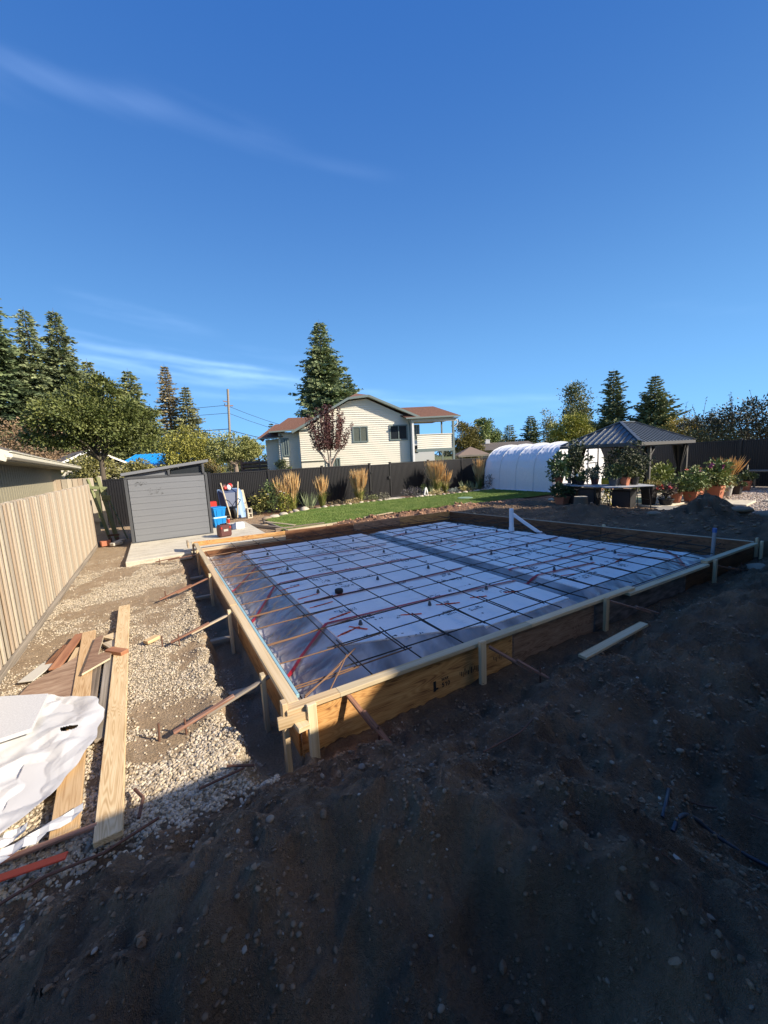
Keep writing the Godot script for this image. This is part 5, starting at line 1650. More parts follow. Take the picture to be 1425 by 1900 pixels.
func make_back() -> void:
	black_fence("black_fence", "black ribbed metal fence with gate behind the flower bed", Vector3(0, 0, -17.2), 0.0, [-1.72, 0.1, 1.9, 4.27, 6.75, 9.27, 10.47, 12.9, 15.3, 17.7, 20.1, 22.2], 1.74, 5)
	black_fence("side_fence", "tall black ribbed metal fence beyond the gazebo", Vector3(22.4, 0.0, -16.9), -PI * 0.5, [0.3, 2.7, 5.1, 7.5, 9.9, 12.3, 14.7, 17.1], 2.02)
	# lawn
	var front := [[3.15, -11.35], [5.2, -11.4], [6.2, -11.8], [7.2, -12.0], [8.6, -12.0], [10.0, -11.8], [11.2, -11.6], [13.5, -11.4], [16.0, -11.3]]
	var back := [[3.3, -14.2], [5.2, -15.5], [6.2, -15.7], [7.2, -15.8], [8.6, -15.85], [10.0, -15.7], [11.2, -15.5], [13.5, -15.35], [16.0, -15.3]]
	var b := Buf.new()
	var n := 48
	var rows := 16
	var gx := func(t: float, arr: Array) -> Vector2:
		var k := t * (arr.size() - 1)
		var i := mini(int(k), arr.size() - 2)
		return Vector2(arr[i][0], arr[i][1]).lerp(Vector2(arr[i + 1][0], arr[i + 1][1]), k - i)
	for i in n:
		for j in rows:
			var q := []
			for w in [[i, j], [i + 1, j], [i + 1, j + 1], [i, j + 1]]:
				var p: Vector2 = gx.call(w[0] / float(n), front).lerp(gx.call(w[0] / float(n), back), w[1] / float(rows))
				q.append(Vector3(p.x, 0.05 + 0.012 * nA.get_noise_2d(p.x, p.y), p.y))
			b.col = Color(0.1, 0.17, 0.025).lerp(Color(0.15, 0.21, 0.045), clampf(0.5 + nB.get_noise_2d(i * 0.4, j * 0.4), 0, 1))
			b.quad(q[0], q[1], q[2], q[3])
	var lawn := put("lawn", b.mesh(), M.leaf)
	lawn.set_meta("kind", "structure")
	rng.seed = 77
	b = Buf.new()
	for i in 9:
		var a := rng.randf() * TAU
		var o := Vector3(rng.randf_range(-0.03, 0.03), 0, rng.randf_range(-0.03, 0.03))
		var d := Vector3(cos(a) * 0.4, 1, sin(a) * 0.4).normalized()
		b.leaf(o, d, d.cross(Vector3(cos(a), 0, sin(a) + 0.3)).normalized(), rng.randf_range(0.035, 0.06), 0.007)
	var pl := []
	var tn := []
	for i in 42000:
		var t := rng.randf()
		var p: Vector2 = gx.call(t, front).lerp(gx.call(t, back), rng.randf())
		pl.append(Transform3D(Basis(Vector3.UP, rng.randf() * TAU) * Basis.from_scale(Vector3.ONE * rng.randf_range(0.7, 1.25)), Vector3(p.x, 0.045, p.y)))
		var k := clampf(0.5 + 0.8 * nA.get_noise_2d(p.x * 1.5, p.y * 1.5) + rng.randf_range(-0.3, 0.3), 0.0, 1.0)
		tn.append(Color(0.12, 0.21, 0.03).lerp(Color(0.23, 0.3, 0.07), k))
	scatter("grass", "short mown green grass of the lawn", "grass", b.mesh(), M.leaf, pl, tn)
	# edging of the lawn: thin boards and lumber laid along the soil
	lone("lawn_edging", Vector3(3.1, 0.05, -13.75), Vector3(3.2, 0.05, -11.3), 0.05, 0.09, M.pine_grey, "grey timber edging at the end of the lawn", "edging")
	lone("lawn_edging", Vector3(3.2, 0.06, -11.25), Vector3(5.25, 0.07, -11.3), 0.09, 0.07, variant("pine_pale", 1), "pale timber edging along lawn behind the formwork", "edging")
	lone("soil_batten", Vector3(5.6, 0.2, -10.95), Vector3(6.8, 0.21, -11.15), 0.07, 0.03, variant("pine_pale", 2), "pale batten lying on the soil between formwork and lawn", "batten")
	lone("soil_batten", Vector3(9.3, 0.2, -10.7), Vector3(10.4, 0.19, -11.2), 0.07, 0.03, variant("pine_pale", 0), "pale batten lying on soil near far formwork corner", "batten")
	b = Buf.new()
	b.lathe([Vector2(0.34, 0.0), Vector2(0.34, 0.03), Vector2(0.3, 0.04), Vector2(0.0, 0.045)], 24)
	tag(put("valve_cover", b.mesh(), M.green_lid, null, Transform3D(Basis(), Vector3(12.0, 0.06, -13.3))), "round pale green lid set flush in the lawn", "lid")
	# bed: tall reed grasses
	var k := 0
	for q in [[4.55, -16.35, 1.55, 0.42, 80, 150, "broad"], [4.95, -16.2, 1.75, 0.34, 80, 90, "tall narrow"], [6.3, -16.3, 1.5, 0.3, 60, 150, "thin dull"], [8.2, -16.35, 1.65, 0.42, 230, 190, "dense golden"], [12.75, -16.35, 1.85, 0.5, 280, 240, "large golden"], [13.4, -16.4, 1.35, 0.4, 40, 120, "sparse"], [15.9, -16.4, 1.8, 0.36, 150, 110, "narrow golden"]]:
		var t := thing("reed_grass", ["broad feather reed grass with loose straw plumes beside rose bush", "tall feather reed grass beside the loose plumed one", "thin dull plumed reed grass next to sword leaved clump", "dense golden plumed reed grass left of the gate", "largest golden plumed reed grass right of the gate", "sparse low reed grass leaning beside the largest one", "narrow golden reed grass close to the white tent"][k], "ornamental grass", Vector3(q[0], 0.03, q[1]), 0.0, "feather reed grasses along the black fence")
		var ms := reed(200 + k, q[2], q[3], q[4], q[5])
		put("blades", ms[0], M.leaf, t)
		put("plumes", ms[1], M.dry, t)
		k += 1
	# sword leaved clumps
	k = 0
	for q in [[5.55, -15.95, 0.75, "pale sword leaved clump before thin dull reed grass"], [14.6, -16.2, 0.6, "grey green sword leaved clump between reed grasses"], [15.15, -16.1, 0.55, "low sword leaved clump beside narrow golden reed grass"], [12.2, -16.3, 0.5, "short sword leaved clump beside the white ornament"]]:
		rng.seed = 240 + k
		var t := thing("iris_clump", q[3], "plant", Vector3(q[0], 0.03, q[1]), 0.0, "sword leaved clumps in the bed")
		var lb := Buf.new()
		for i in 34:
			var a := rng.randf() * TAU
			var o := Vector3(cos(a), 0, sin(a)) * rng.randf() * 0.2
			var d := (Vector3.UP + Vector3(cos(a), 0, sin(a)) * rng.randf_range(0.05, 0.6)).normalized()
			lb.col = Color(0.16, 0.22, 0.1).lerp(Color(0.3, 0.34, 0.19), rng.randf())
			lb.leaf(o, d, d.cross(Vector3(cos(a + 1.0), 0.2, sin(a + 1.0))).normalized(), q[2] * rng.randf_range(0.7, 1.1), 0.035)
		put("leaves", lb.mesh(), M.leaf, t)
		k += 1
	bush("rose_bush", "small bush with pale yellow roses beside the concrete block", Vector3(3.62, 0, -16.15), Vector3(0.42, 0.5, 0.36), 26, 0.07, Color(0.06, 0.09, 0.02), Color(0.2, 0.18, 0.04), 301, [[Color(0.75, 0.66, 0.22), 16, 0.06]])
	bush("tall_rose", "tall leafy bush with few white flowers beside yellow roses", Vector3(4.1, 0, -16.2), Vector3(0.5, 0.72, 0.4), 34, 0.075, Color(0.05, 0.085, 0.025), Color(0.14, 0.19, 0.06), 302, [[Color(0.75, 0.75, 0.68), 5, 0.06]])
	bush("yellow_shrub", "yellow green shrub in front of loose plumed grass", Vector3(4.55, 0, -15.9), Vector3(0.36, 0.42, 0.3), 22, 0.06, Color(0.14, 0.18, 0.03), Color(0.36, 0.36, 0.06), 303)
	bush("lavender_mound", "grey purple flowering mound beside the gate path", Vector3(10.95, 0.03, -15.95), Vector3(0.6, 0.26, 0.4), 40, 0.045, Color(0.07, 0.075, 0.05), Color(0.2, 0.18, 0.19), 304, [[Color(0.24, 0.2, 0.34), 40, 0.025]])
	bush("red_shrub", "reddish leafed shrub beside the white tent", Vector3(16.0, 0.0, -15.75), Vector3(0.5, 0.42, 0.36), 26, 0.06, Color(0.1, 0.06, 0.04), Color(0.2, 0.13, 0.08), 305)
	bush("green_cover", "low green plant at the foot of dense golden grass", Vector3(8.75, 0.0, -16.2), Vector3(0.5, 0.2, 0.3), 22, 0.05, Color(0.1, 0.13, 0.04), Color(0.26, 0.27, 0.12), 306)
	bush("brown_cover", "low brownish plant between thin and dense reed grasses", Vector3(6.75, 0.0, -15.95), Vector3(0.4, 0.13, 0.24), 18, 0.05, Color(0.14, 0.11, 0.06), Color(0.26, 0.19, 0.1), 307)
	bush("straw_cover", "low straw coloured plant before dense golden grass", Vector3(7.7, 0.0, -15.95), Vector3(0.55, 0.13, 0.22), 22, 0.06, Color(0.36, 0.27, 0.12), Color(0.55, 0.42, 0.22), 308)
	bush("pale_cover", "pale straw mound right of the lavender mound", Vector3(12.3, 0.0, -15.75), Vector3(0.5, 0.16, 0.24), 22, 0.06, Color(0.34, 0.28, 0.13), Color(0.55, 0.46, 0.24), 309)
	bush("silver_cover", "silvery blue low plant before largest golden grass", Vector3(13.4, 0.0, -15.75), Vector3(0.4, 0.14, 0.22), 20, 0.05, Color(0.2, 0.25, 0.22), Color(0.34, 0.38, 0.36), 310)
	bush("golden_cover", "golden low plant before sparse reed grass", Vector3(14.3, 0.0, -15.7), Vector3(0.5, 0.16, 0.24), 20, 0.06, Color(0.3, 0.26, 0.08), Color(0.48, 0.4, 0.16), 311)
	bush("dusty_cover", "grey green low plant beside the gate post", Vector3(9.3, 0.0, -16.1), Vector3(0.36, 0.2, 0.24), 18, 0.05, Color(0.15, 0.15, 0.1), Color(0.3, 0.28, 0.2), 312)
	bush("leaf_mound", "dark green mound behind the white ornament", Vector3(12.2, 0.0, -16.6), Vector3(0.4, 0.3, 0.24), 22, 0.06, Color(0.05, 0.08, 0.02), Color(0.14, 0.18, 0.05), 313)
	# white frame ornament and gate step
	var t2 := thing("garden_ornament", "small white A shaped garden ornament on a stone slab", "ornament", Vector3(11.62, 0.05, -15.75), 0.1)
	slab(t2, "base", Vector3(0.1, 0.03, 0), Vector3(0.5, 0.06, 0.3), M.concrete, 0.0, 0.01)
	board(t2, "leg", Vector3(-0.1, 0.06, 0), Vector3(-0.02, 0.4, 0), 0.06, 0.06, M.white_paint)
	board(t2, "leg", Vector3(0.14, 0.06, 0), Vector3(0.03, 0.4, 0), 0.06, 0.06, M.white_paint)
	slab(t2, "cap", Vector3(0.005, 0.41, 0), Vector3(0.08, 0.06, 0.07), M.white_paint, 0.0, 0.015)
	tag(slab(self, numbered("stone_step"), Vector3(9.95, 0.05, -16.2), Vector3(1.1, 0.06, 0.6), M.concrete, 0.05, 0.015), "flat pale stone step before the black gate", "step")
	# edging stones along the bed
	rng.seed = 350
	var x := 3.35
	k = 0
	var stones := thing("bed_edging", "row of pale rough stones edging the flower bed", "edging", Vector3(3.3, 0, -15.0))
	while x < 15.9:
		var s := rng.randf_range(0.07, 0.16) * (1.25 if x < 6.0 else 0.8)
		var z := -14.3 - 1.3 * sstep(3.2, 5.2, x) - 0.2 * sstep(5.2, 8.0, x) + 0.45 * sstep(9.0, 14.0, x)
		if x > 9.3 and x < 10.6:
			x += 0.3
			continue
		put("edge_stone", pebble(400 + k % 7), stone_tone(5 if k % 3 else 3), stones, Transform3D(Basis(Vector3.UP, rng.randf() * TAU) * Basis.from_scale(Vector3(s * 1.5, s * 0.8, s)), Vector3(x, 0.06, z + rng.randf_range(-0.05, 0.05)) - stones.position))
		x += s * 2.6 + rng.randf_range(0.0, 0.12)
		k += 1
	make_patio_floor()


# lap siding on the polygon pts (u, y), u along the wall; courses of height c
func siding(pts: Array, c := 0.17) -> ArrayMesh:
	var b := Buf.new()
	var y0 := 1e9
	var y1 := -1e9
	for p in pts:
		y0 = minf(y0, p.y)
		y1 = maxf(y1, p.y)
	var span := func(y: float) -> Vector2:
		var lo := 1e9
		var hi := -1e9
		for i in pts.size():
			var p: Vector2 = pts[i]
			var q: Vector2 = pts[(i + 1) % pts.size()]
			if (p.y <= y and q.y >= y) or (q.y <= y and p.y >= y):
				if absf(q.y - p.y) < 1e-5:
					lo = minf(lo, minf(p.x, q.x)); hi = maxf(hi, maxf(p.x, q.x))
				else:
					var x := lerpf(p.x, q.x, (y - p.y) / (q.y - p.y))
					lo = minf(lo, x); hi = maxf(hi, x)
		return Vector2(lo, hi)
	var n := int(ceil((y1 - y0) / c))
	for i in n:
		var a := y0 + (y1 - y0) * i / n
		var d := y0 + (y1 - y0) * (i + 1) / n
		var s0: Vector2 = span.call(a + 0.0005)
		var s1: Vector2 = span.call(d - 0.0005)
		b.quad(Vector3(s0.x, a, 0.045), Vector3(s0.y, a, 0.045), Vector3(s1.y, d, 0.0), Vector3(s1.x, d, 0.0))
		b.quad(Vector3(s0.x, a, 0.0), Vector3(s0.y, a, 0.0), Vector3(s0.y, a, 0.045), Vector3(s0.x, a, 0.045))
	return b.mesh()


func window(parent: Node3D, x0: float, y0: float, x1: float, y1: float, z: float, drape: bool) -> void:
	var w := slab(parent, "window", Vector3((x0 + x1) * 0.5, (y0 + y1) * 0.5, z + 0.01), Vector3(x1 - x0, y1 - y0, 0.03), M.dark_glass, 0.0, 0.0)
	var c := Vector3((x0 + x1) * 0.5, (y0 + y1) * 0.5, z + 0.01)
	var f := Buf.new()
	var hw := (x1 - x0) * 0.5
	var hh := (y1 - y0) * 0.5
	for sx in [-1.0, 1.0]: f.box(Transform3D(Basis(), Vector3(sx * hw, 0, 0.02)), Vector3(0.1, hh * 2 + 0.1, 0.07), 0.005)
	for sy in [-1.0, 1.0]: f.box(Transform3D(Basis(), Vector3(0, sy * hh, 0.022)), Vector3(hw * 2 + 0.1, 0.1, 0.074), 0.005)
	f.box(Transform3D(Basis(), Vector3(0, 0, 0.025)), Vector3(0.07, hh * 2, 0.06), 0.005)
	put("window_frame", f.mesh(), M.trim_green, w)
	if drape:
		var d := Buf.new()
		var n := 14
		for i in n:
			var a := lerpf(-hw + 0.06, hw - 0.06, float(i) / n)
			var e := lerpf(-hw + 0.06, hw - 0.06, (i + 0.7) / n)
			d.quad(Vector3(a, -hh + 0.05, 0.018), Vector3(e, -hh + 0.05, 0.018), Vector3(e, hh - 0.05, 0.018), Vector3(a, hh - 0.05, 0.018))
		put("blind", d.mesh(), M.curtain, w)


func roof_plane(a: Vector3, b: Vector3, c: Vector3, d: Vector3, courses: int) -> Buf:
	# a-b eave, d-c ridge; shingle courses step up the slope
	var o := Buf.new()
	var up := (b - a).cross(d - a).normalized()
	if up.y < 0: up = -up
	for i in courses:
		var t0 := float(i) / courses
		var t1 := float(i + 1) / courses
		var p0 := a.lerp(d, t0) + up * 0.025
		var p1 := b.lerp(c, t0) + up * 0.025
		var p2 := b.lerp(c, t1) + up * 0.004
		var p3 := a.lerp(d, t1) + up * 0.004
		o.quad_out(p0, p1, p2, p3, p0 - up * 3.0)
		o.quad_out(p0, p1, p1 - up * 0.021, p0 - up * 0.021, p2)
	o.quad_out(a - up * 0.02, b - up * 0.02, c - up * 0.02, d - up * 0.02, a + up * 3.0)
	return o


func make_far() -> void:
	# the cream house: u runs along the gable wall, n towards the yard
	var P := Vector3(14.1, 0, -28.22)
	var u := Vector3(0.9511, 0, 0.309)
	var h := thing("cream_house", "cream sided house with brown shingle roof, gable and balcony", "house", P)
	h.transform.basis = Basis(u, Vector3.UP, u.cross(Vector3.UP))
	var g := 1.35
	# gable wall and the projecting bay at its left
	put("gable_wall", siding([Vector2(-2.45, g), Vector2(4.55, g), Vector2(4.55, 5.15), Vector2(1.05, 6.75), Vector2(-0.35, 6.62), Vector2(-3.0, 5.2), Vector2(-2.45, 2.1)]), M.siding, h)
	put("bay_wall", siding([Vector2(-4.35, 2.1), Vector2(-2.45, 2.1), Vector2(-2.45, 5.2), Vector2(-4.35, 4.62)]), M.siding, h, Transform3D(Basis(), Vector3(0, 0, 0.02)))
	var sol := Buf.new()
	sol.box(Transform3D(Basis(), Vector3(0.1, 2.9, -4.0)), Vector3(8.88, 3.5, 7.9))
	sol.box(Transform3D(Basis(), Vector3(1.0, 1.6, -2.1)), Vector3(7.0, 1.2, 4.0))
	put("house_core", sol.mesh(), M.siding, h)
	var sk := Buf.new()
	sk.box(Transform3D(Basis(), Vector3(-3.4, 2.07, -0.3)), Vector3(1.95, 0.06, 0.62))
	put("bay_soffit", sk.mesh(), M.stucco, h)
	var fd := Buf.new()
	fd.box(Transform3D(Basis(), Vector3(-4.0, 1.6, -1.0)), Vector3(4.2, 0.7, 0.1))
	put("foundation", fd.mesh(), M.concrete_grey, h)
	# rakes with their overhang
	var ov := 0.55
	var rl := [Vector3(-4.9, 4.35, ov), Vector3(-0.45, 6.78, ov)]
	var rr := [Vector3(1.15, 6.95, ov), Vector3(5.25, 5.2, ov)]
	for q in [rl, rr, [rl[1], rr[0]]]:
		board(h, "rake_board", q[0] - Vector3(0, 0.06, 0), q[1] - Vector3(0, 0.06, 0), 0.05, 0.17, M.trim_green)
		var so := Buf.new()
		so.quad_out(q[0] - Vector3(0, 0.1, 0), q[1] - Vector3(0, 0.1, 0), q[1] - Vector3(0, 0.1, ov), q[0] - Vector3(0, 0.1, ov), Vector3(0, 20, 0))
		put("rake_soffit", so.mesh(), M.siding, h)
	var back := Vector3(0, 0, -8.6)
	put("roof", roof_plane(rl[0], rl[0] + back, rl[1] + back, rl[1], 22).mesh(), M.shingle_red, h)
	put("roof", roof_plane(rr[1], rr[1] + back, rr[0] + back, rr[0], 20).mesh(), M.shingle_red, h)
	# clipped peak
	var pk := Vector3(0.35, 7.25, -0.6)
	var hb := Buf.new()
	hb.quad_out(rl[1], rr[0], pk + Vector3(0.05, 0, 0), pk - Vector3(0.05, 0, 0), Vector3(0, 0, -4))
	hb.quad_out(rl[1], pk, pk + back * 0.9, rl[1] + back, Vector3(0, 0, -4))
	hb.quad_out(rr[0], pk, pk + back * 0.9, rr[0] + back, Vector3(0, 0, -4))
	put("roof_peak", hb.mesh(), M.shingle_red, h)
	window(h, -0.19, 3.42, 0.97, 4.58, 0.02, true)
	window(h, 2.83, 3.47, 4.25, 4.6, 0.02, false)
	window(h, -1.85, 1.5, -1.38, 2.2, 0.02, true)
	# left wing, set back
	put("wing_wall", siding([Vector2(-5.95, g), Vector2(-4.35, g), Vector2(-4.35, 4.45), Vector2(-5.95, 4.4)]), M.siding, h, Transform3D(Basis(), Vector3(0, 0, -0.5)))
	put("wing_wall", siding([Vector2(-6.98, g), Vector2(-5.9, g), Vector2(-5.9, 4.0), Vector2(-6.98, 3.9)]), M.siding, h, Transform3D(Basis(), Vector3(0, 0, -1.1)))
	var wc := Buf.new()
	wc.box(Transform3D(Basis(), Vector3(-5.2, 2.85, -3.0)), Vector3(1.5, 3.1, 4.9))
	wc.box(Transform3D(Basis(), Vector3(-6.2, 2.6, -3.1)), Vector3(1.56, 2.6, 3.9))
	put("wing_core", wc.mesh(), M.siding, h)
	put("roof", roof_plane(Vector3(-6.55, 4.45, 0.1), Vector3(-3.3, 4.6, 0.1), Vector3(-2.2, 5.75, -3.0), Vector3(-5.1, 5.75, -3.0), 16).mesh(), M.shingle_red, h)
	var wl := Buf.new()
	wl.quad_out(Vector3(-6.55, 4.45, 0.1), Vector3(-6.55, 4.45, -6.0), Vector3(-5.1, 5.75, -3.1), Vector3(-5.1, 5.75, -3.0), Vector3(-4, 3, -3))
	put("roof_side", wl.mesh(), M.shingle_red, h)
	put("roof", roof_plane(Vector3(-7.5, 4.0, -0.4), Vector3(-5.6, 4.05, -0.4), Vector3(-5.2, 5.25, -3.0), Vector3(-6.2, 5.25, -3.0), 10).mesh(), M.shingle_red, h)
	var wl2 := Buf.new()
	wl2.quad_out(Vector3(-7.5, 4.0, -0.4), Vector3(-7.5, 4.0, -5.6), Vector3(-6.2, 5.25, -3.1), Vector3(-6.2, 5.25, -3.0), Vector3(-4, 3, -4))
	put("roof_side", wl2.mesh(), M.shingle_red, h)
	board(h, "gutter", Vector3(-6.6, 4.4, 0.14), Vector3(-3.5, 4.55, 0.14), 0.1, 0.1, M.trim_green)
	board(h, "gutter", Vector3(-7.55, 3.96, -0.35), Vector3(-6.0, 4.0, -0.35), 0.1, 0.1, M.trim_green)
	for x in [-5.75, -4.42]: board(h, "downspout", Vector3(x, 1.5, -0.44), Vector3(x, 4.3, -0.44), 0.08, 0.08, M.trim_green if x < -5 else M.house_white)
	window(h, -5.6, 2.6, -5.25, 3.9, -0.47, false)
	# right wing with the balcony
	put("roof", roof_plane(Vector3(4.05, 5.1, 0.75), Vector3(8.6, 5.2, 0.75), Vector3(7.5, 6.38, -2.6), Vector3(2.6, 6.28, -2.6), 18).mesh(), M.shingle_red, h)
	var wr := Buf.new()
	wr.quad_out(Vector3(8.6, 5.2, 0.75), Vector3(8.6, 5.2, -6.0), Vector3(7.5, 6.38, -2.7), Vector3(7.5, 6.38, -2.6), Vector3(5, 3, -3))
	wr.quad_out(Vector3(2.6, 6.28, -2.6), Vector3(7.5, 6.38, -2.6), Vector3(8.6, 5.2, -6.0), Vector3(2.6, 5.2, -6.0), Vector3(5, 3, -3))
	put("roof_side", wr.mesh(), M.shingle_red, h)
	board(h, "gutter", Vector3(4.0, 5.06, 0.8), Vector3(8.62, 5.16, 0.8), 0.1, 0.12, M.trim_green)
	var so2 := Buf.new()
	so2.box(Transform3D(Basis(), Vector3(6.4, 5.03, -1.0)), Vector3(4.2, 0.05, 3.4))
	so2.box(Transform3D(Basis(), Vector3(6.4, 4.9, 0.55)), Vector3(3.9, 0.22, 0.12))
	put("balcony_ceiling", so2.mesh(), M.stucco, h)
	put("balcony_rail", siding([Vector2(4.95, 2.62), Vector2(7.98, 2.62), Vector2(7.98, 3.74), Vector2(4.95, 3.74)]), M.siding, h, Transform3D(Basis(), Vector3(0, 0, 0.5)))
	var br := Buf.new()
	br.box(Transform3D(Basis(), Vector3(6.46, 2.52, -0.8)), Vector3(3.1, 0.2, 2.7))
	br.box(Transform3D(Basis(), Vector3(7.97, 3.18, -0.8)), Vector3(0.08, 1.1, 2.6))
	put("balcony_floor", br.mesh(), M.siding, h)
	board(h, "balcony_beam", Vector3(4.85, 2.5, 0.56), Vector3(8.1, 2.5, 0.56), 0.08, 0.26, M.trim_green)
	board(h, "balcony_cap", Vector3(4.9, 3.77, 0.5), Vector3(8.05, 3.77, 0.5), 0.14, 0.06, M.siding)
	board(h, "balcony_post", Vector3(8.08, g, 0.5), Vector3(8.08, 5.0, 0.5), 0.16, 0.16, M.trim_green)
	board(h, "balcony_post", Vector3(8.08, g, -2.1), Vector3(8.08, 5.0, -2.1), 0.12, 0.12, M.trim_green)
	board(h, "corner_trim", Vector3(4.62, g, 0.3), Vector3(4.62, 5.0, 0.3), 0.5, 0.16, M.house_white, Vector3.RIGHT)
	board(h, "downspout", Vector3(4.5, 1.6, 0.1), Vector3(4.5, 4.6, 0.1), 0.08, 0.08, M.trim_green)
	board(h, "downspout", Vector3(4.5, 4.6, 0.1), Vector3(4.2, 4.98, 0.7), 0.08, 0.08, M.trim_green)
	var side := Buf.new()
	side.box(Transform3D(Basis(), Vector3(4.75, 3.0, -2.4)), Vector3(0.3, 4.0, 4.0))
	put("side_wall", side.mesh(), M.siding, h)
	window(h, 5.0, 3.4, 5.4, 4.6, -0.35, false)
	rod(h, "bracket", [Vector3(8.2, 4.9, 0.5), Vector3(8.5, 4.85, 0.5), Vector3(8.45, 4.5, 0.5), Vector3(8.2, 4.3, 0.5)], 0.03, M.white_paint, 6)
	# house with the blue roof
	var bh := thing("blue_roof_house", "white bungalow with bright blue metal roof behind the maple", "house", Vector3(-0.6, 1.3, -38.0), -0.52)
	var bb := Buf.new()
	bb.quad_out(Vector3(-2.0, 1.12, 0.6), Vector3(2.6, 1.12, 0.6), Vector3(2.2, 2.15, -3.0), Vector3(-2.4, 2.15, -3.0), Vector3(0, 0, -3))
	bb.quad_out(Vector3(-2.4, 2.15, -3.0), Vector3(2.2, 2.15, -3.0), Vector3(2.6, 1.0, -6.6), Vector3(-2.0, 1.0, -6.6), Vector3(0, 0, -3))
	for i in 12:
		var t := i / 11.0
		bb.bar(Vector3(-2.0 + 4.6 * t, 1.14, 0.6), Vector3(-2.4 + 4.6 * t, 2.17, -3.0), 0.03, 0.03)
	put("roof", bb.mesh(), M.roof_blue, bh)
	var bw := Buf.new()
	bw.box(Transform3D(Basis(), Vector3(0.3, 0.1, -2.9)), Vector3(3.8, 2.1, 6.2))
	bw.box(Transform3D(Basis(), Vector3(0.3, 1.05, 0.6)), Vector3(4.7, 0.16, 0.06))
	put("wall", bw.mesh(), M.house_white, bh)
	for x in [0.9, 1.5]: slab(bh, "window", Vector3(x, 0.55, 0.22), Vector3(0.45, 0.7, 0.04), M.dark_glass)
	var gr := thing("grey_roof_house", "small gable roofed house in the shade behind the maple", "house", Vector3(-4.2, 1.2, -36.5), 0.35)
	var gb := Buf.new()
	gb.quad_out(Vector3(-3.0, 1.0, 1.5), Vector3(0.0, 2.5, 1.5), Vector3(0.0, 2.5, -4.0), Vector3(-3.0, 1.0, -4.0), Vector3(0, 0, 0))
	gb.quad_out(Vector3(3.0, 1.0, 1.5), Vector3(0.0, 2.5, 1.5), Vector3(0.0, 2.5, -4.0), Vector3(3.0, 1.0, -4.0), Vector3(0, 0, 0))
	put("roof", gb.mesh(), M.shingle_grey, gr)
	gb = Buf.new()
	gb.box(Transform3D(Basis(), Vector3(0, 0.1, -1.3)), Vector3(5.4, 1.9, 4.6))
	gb.tri_out(Vector3(-2.7, 1.05, 1.0), Vector3(2.7, 1.05, 1.0), Vector3(0, 2.4, 1.0), Vector3(0, 1, -3))
	put("wall", gb.mesh(), M.stucco, gr)
	for sx in [-1.0, 1.0]: board(gr, "rake_board", Vector3(sx * 3.05, 0.97, 1.53), Vector3(0, 2.5, 1.53), 0.06, 0.14, M.house_white)
	# log fence on the far lawn
	var lf := thing("log_fence", "low stacked brown log fence on the far lawn", "fence", Vector3(6.4, 1.35, -34.6))
	for i in 3: rod(lf, "log", [Vector3(0, 0.2 + i * 0.3, 0), Vector3(1.2, 0.22 + i * 0.3, 0.6), Vector3(2.6, 0.2 + i * 0.3, 1.2)], 0.14, M.log, 8)
	for x in [0.0, 1.35, 2.55]: board(lf, "post", Vector3(x, 0, x * 0.46 + 0.12), Vector3(x, 1.15, x * 0.46 + 0.12), 0.14, 0.14, M.log)
	# utility pole and its wires
	var po := thing("utility_pole", "wooden utility pole with crossarm and wires behind apple tree", "pole", Vector3(6.9, 1.2, -43.0))
	rod(po, "mast", [Vector3.ZERO, Vector3(0.55, 8.6, -0.4)], 0.115, M.pine_grey, 8)
	board(po, "crossarm", Vector3(0.1, 6.9, -0.3), Vector3(0.9, 6.95, -0.35), 0.1, 0.1, M.log)
	rod(po, "insulator", [Vector3(0.1, 6.95, -0.3), Vector3(0.1, 7.15, -0.3)], 0.05, M.pot_grey, 6)
	board(po, "bracket", Vector3(-0.05, 7.4, -0.3), Vector3(0.45, 7.3, -0.33), 0.08, 0.08, M.log)
	var wk := 0
	for q in [[7.0, Vector3(-34, 6.5, -52), 0.9], [6.2, Vector3(-30, 6.0, -50), 0.7], [4.6, Vector3(-30, 4.3, -44), 0.6], [6.9, Vector3(34, 5.5, -60), 1.6], [6.2, Vector3(34, 4.5, -60), 1.5], [4.5, Vector3(30, 2.2, -48), 1.0]]:
		var pts := []
		var a := Vector3(6.9 + 0.06 * q[0], 1.2 + q[0], -43.35)
		for i in 13:
			var t := i / 12.0
			var p: Vector3 = a.lerp(q[1] + Vector3(0, 1.2, 0), t)
			p.y -= 4.0 * q[2] * t * (1.0 - t)
			pts.append(p - po.position)
		rod(po, "wire", pts, 0.02 if wk % 3 != 2 else 0.035, M.wire, 4)
		wk += 1
	# roofs right of the cream house
	var tg := thing("tan_pergola", "brown hipped pergola roof right of the cream house", "pergola", Vector3(24.0, 0.8, -25.8), -0.5)
	var tb := Buf.new()
	var ap := Vector3(0, 1.85, 0)
	var cn := [Vector3(-1.35, 1.15, 1.2), Vector3(1.35, 1.15, 1.2), Vector3(1.35, 1.15, -1.2), Vector3(-1.35, 1.15, -1.2)]
	for i in 4: tb.tri_out(cn[i], cn[(i + 1) % 4], ap, Vector3(0, 1, 0))
	put("roof", tb.mesh(), M.roof_tan, tg)
	for i in 4:
		board(tg, "beam", cn[i] - Vector3(0, 0.08, 0), cn[(i + 1) % 4] - Vector3(0, 0.08, 0), 0.1, 0.16, M.pine_grey)
		board(tg, "post", cn[i] * 0.9 - Vector3(0, 2.2, 0), cn[i] * 0.9 + Vector3(0, 0.1, 0), 0.12, 0.12, M.pine_grey)
	var gh := thing("distant_roof", "long grey shingled roof of a house beyond the white tent", "house", Vector3(35.4, 0.4, -32.0), -0.53)
	var db := roof_plane(Vector3(-4.0, 1.9, 2.0), Vector3(3.4, 1.9, 2.0), Vector3(3.0, 2.8, -1.5), Vector3(-3.2, 2.8, -1.5), 8)
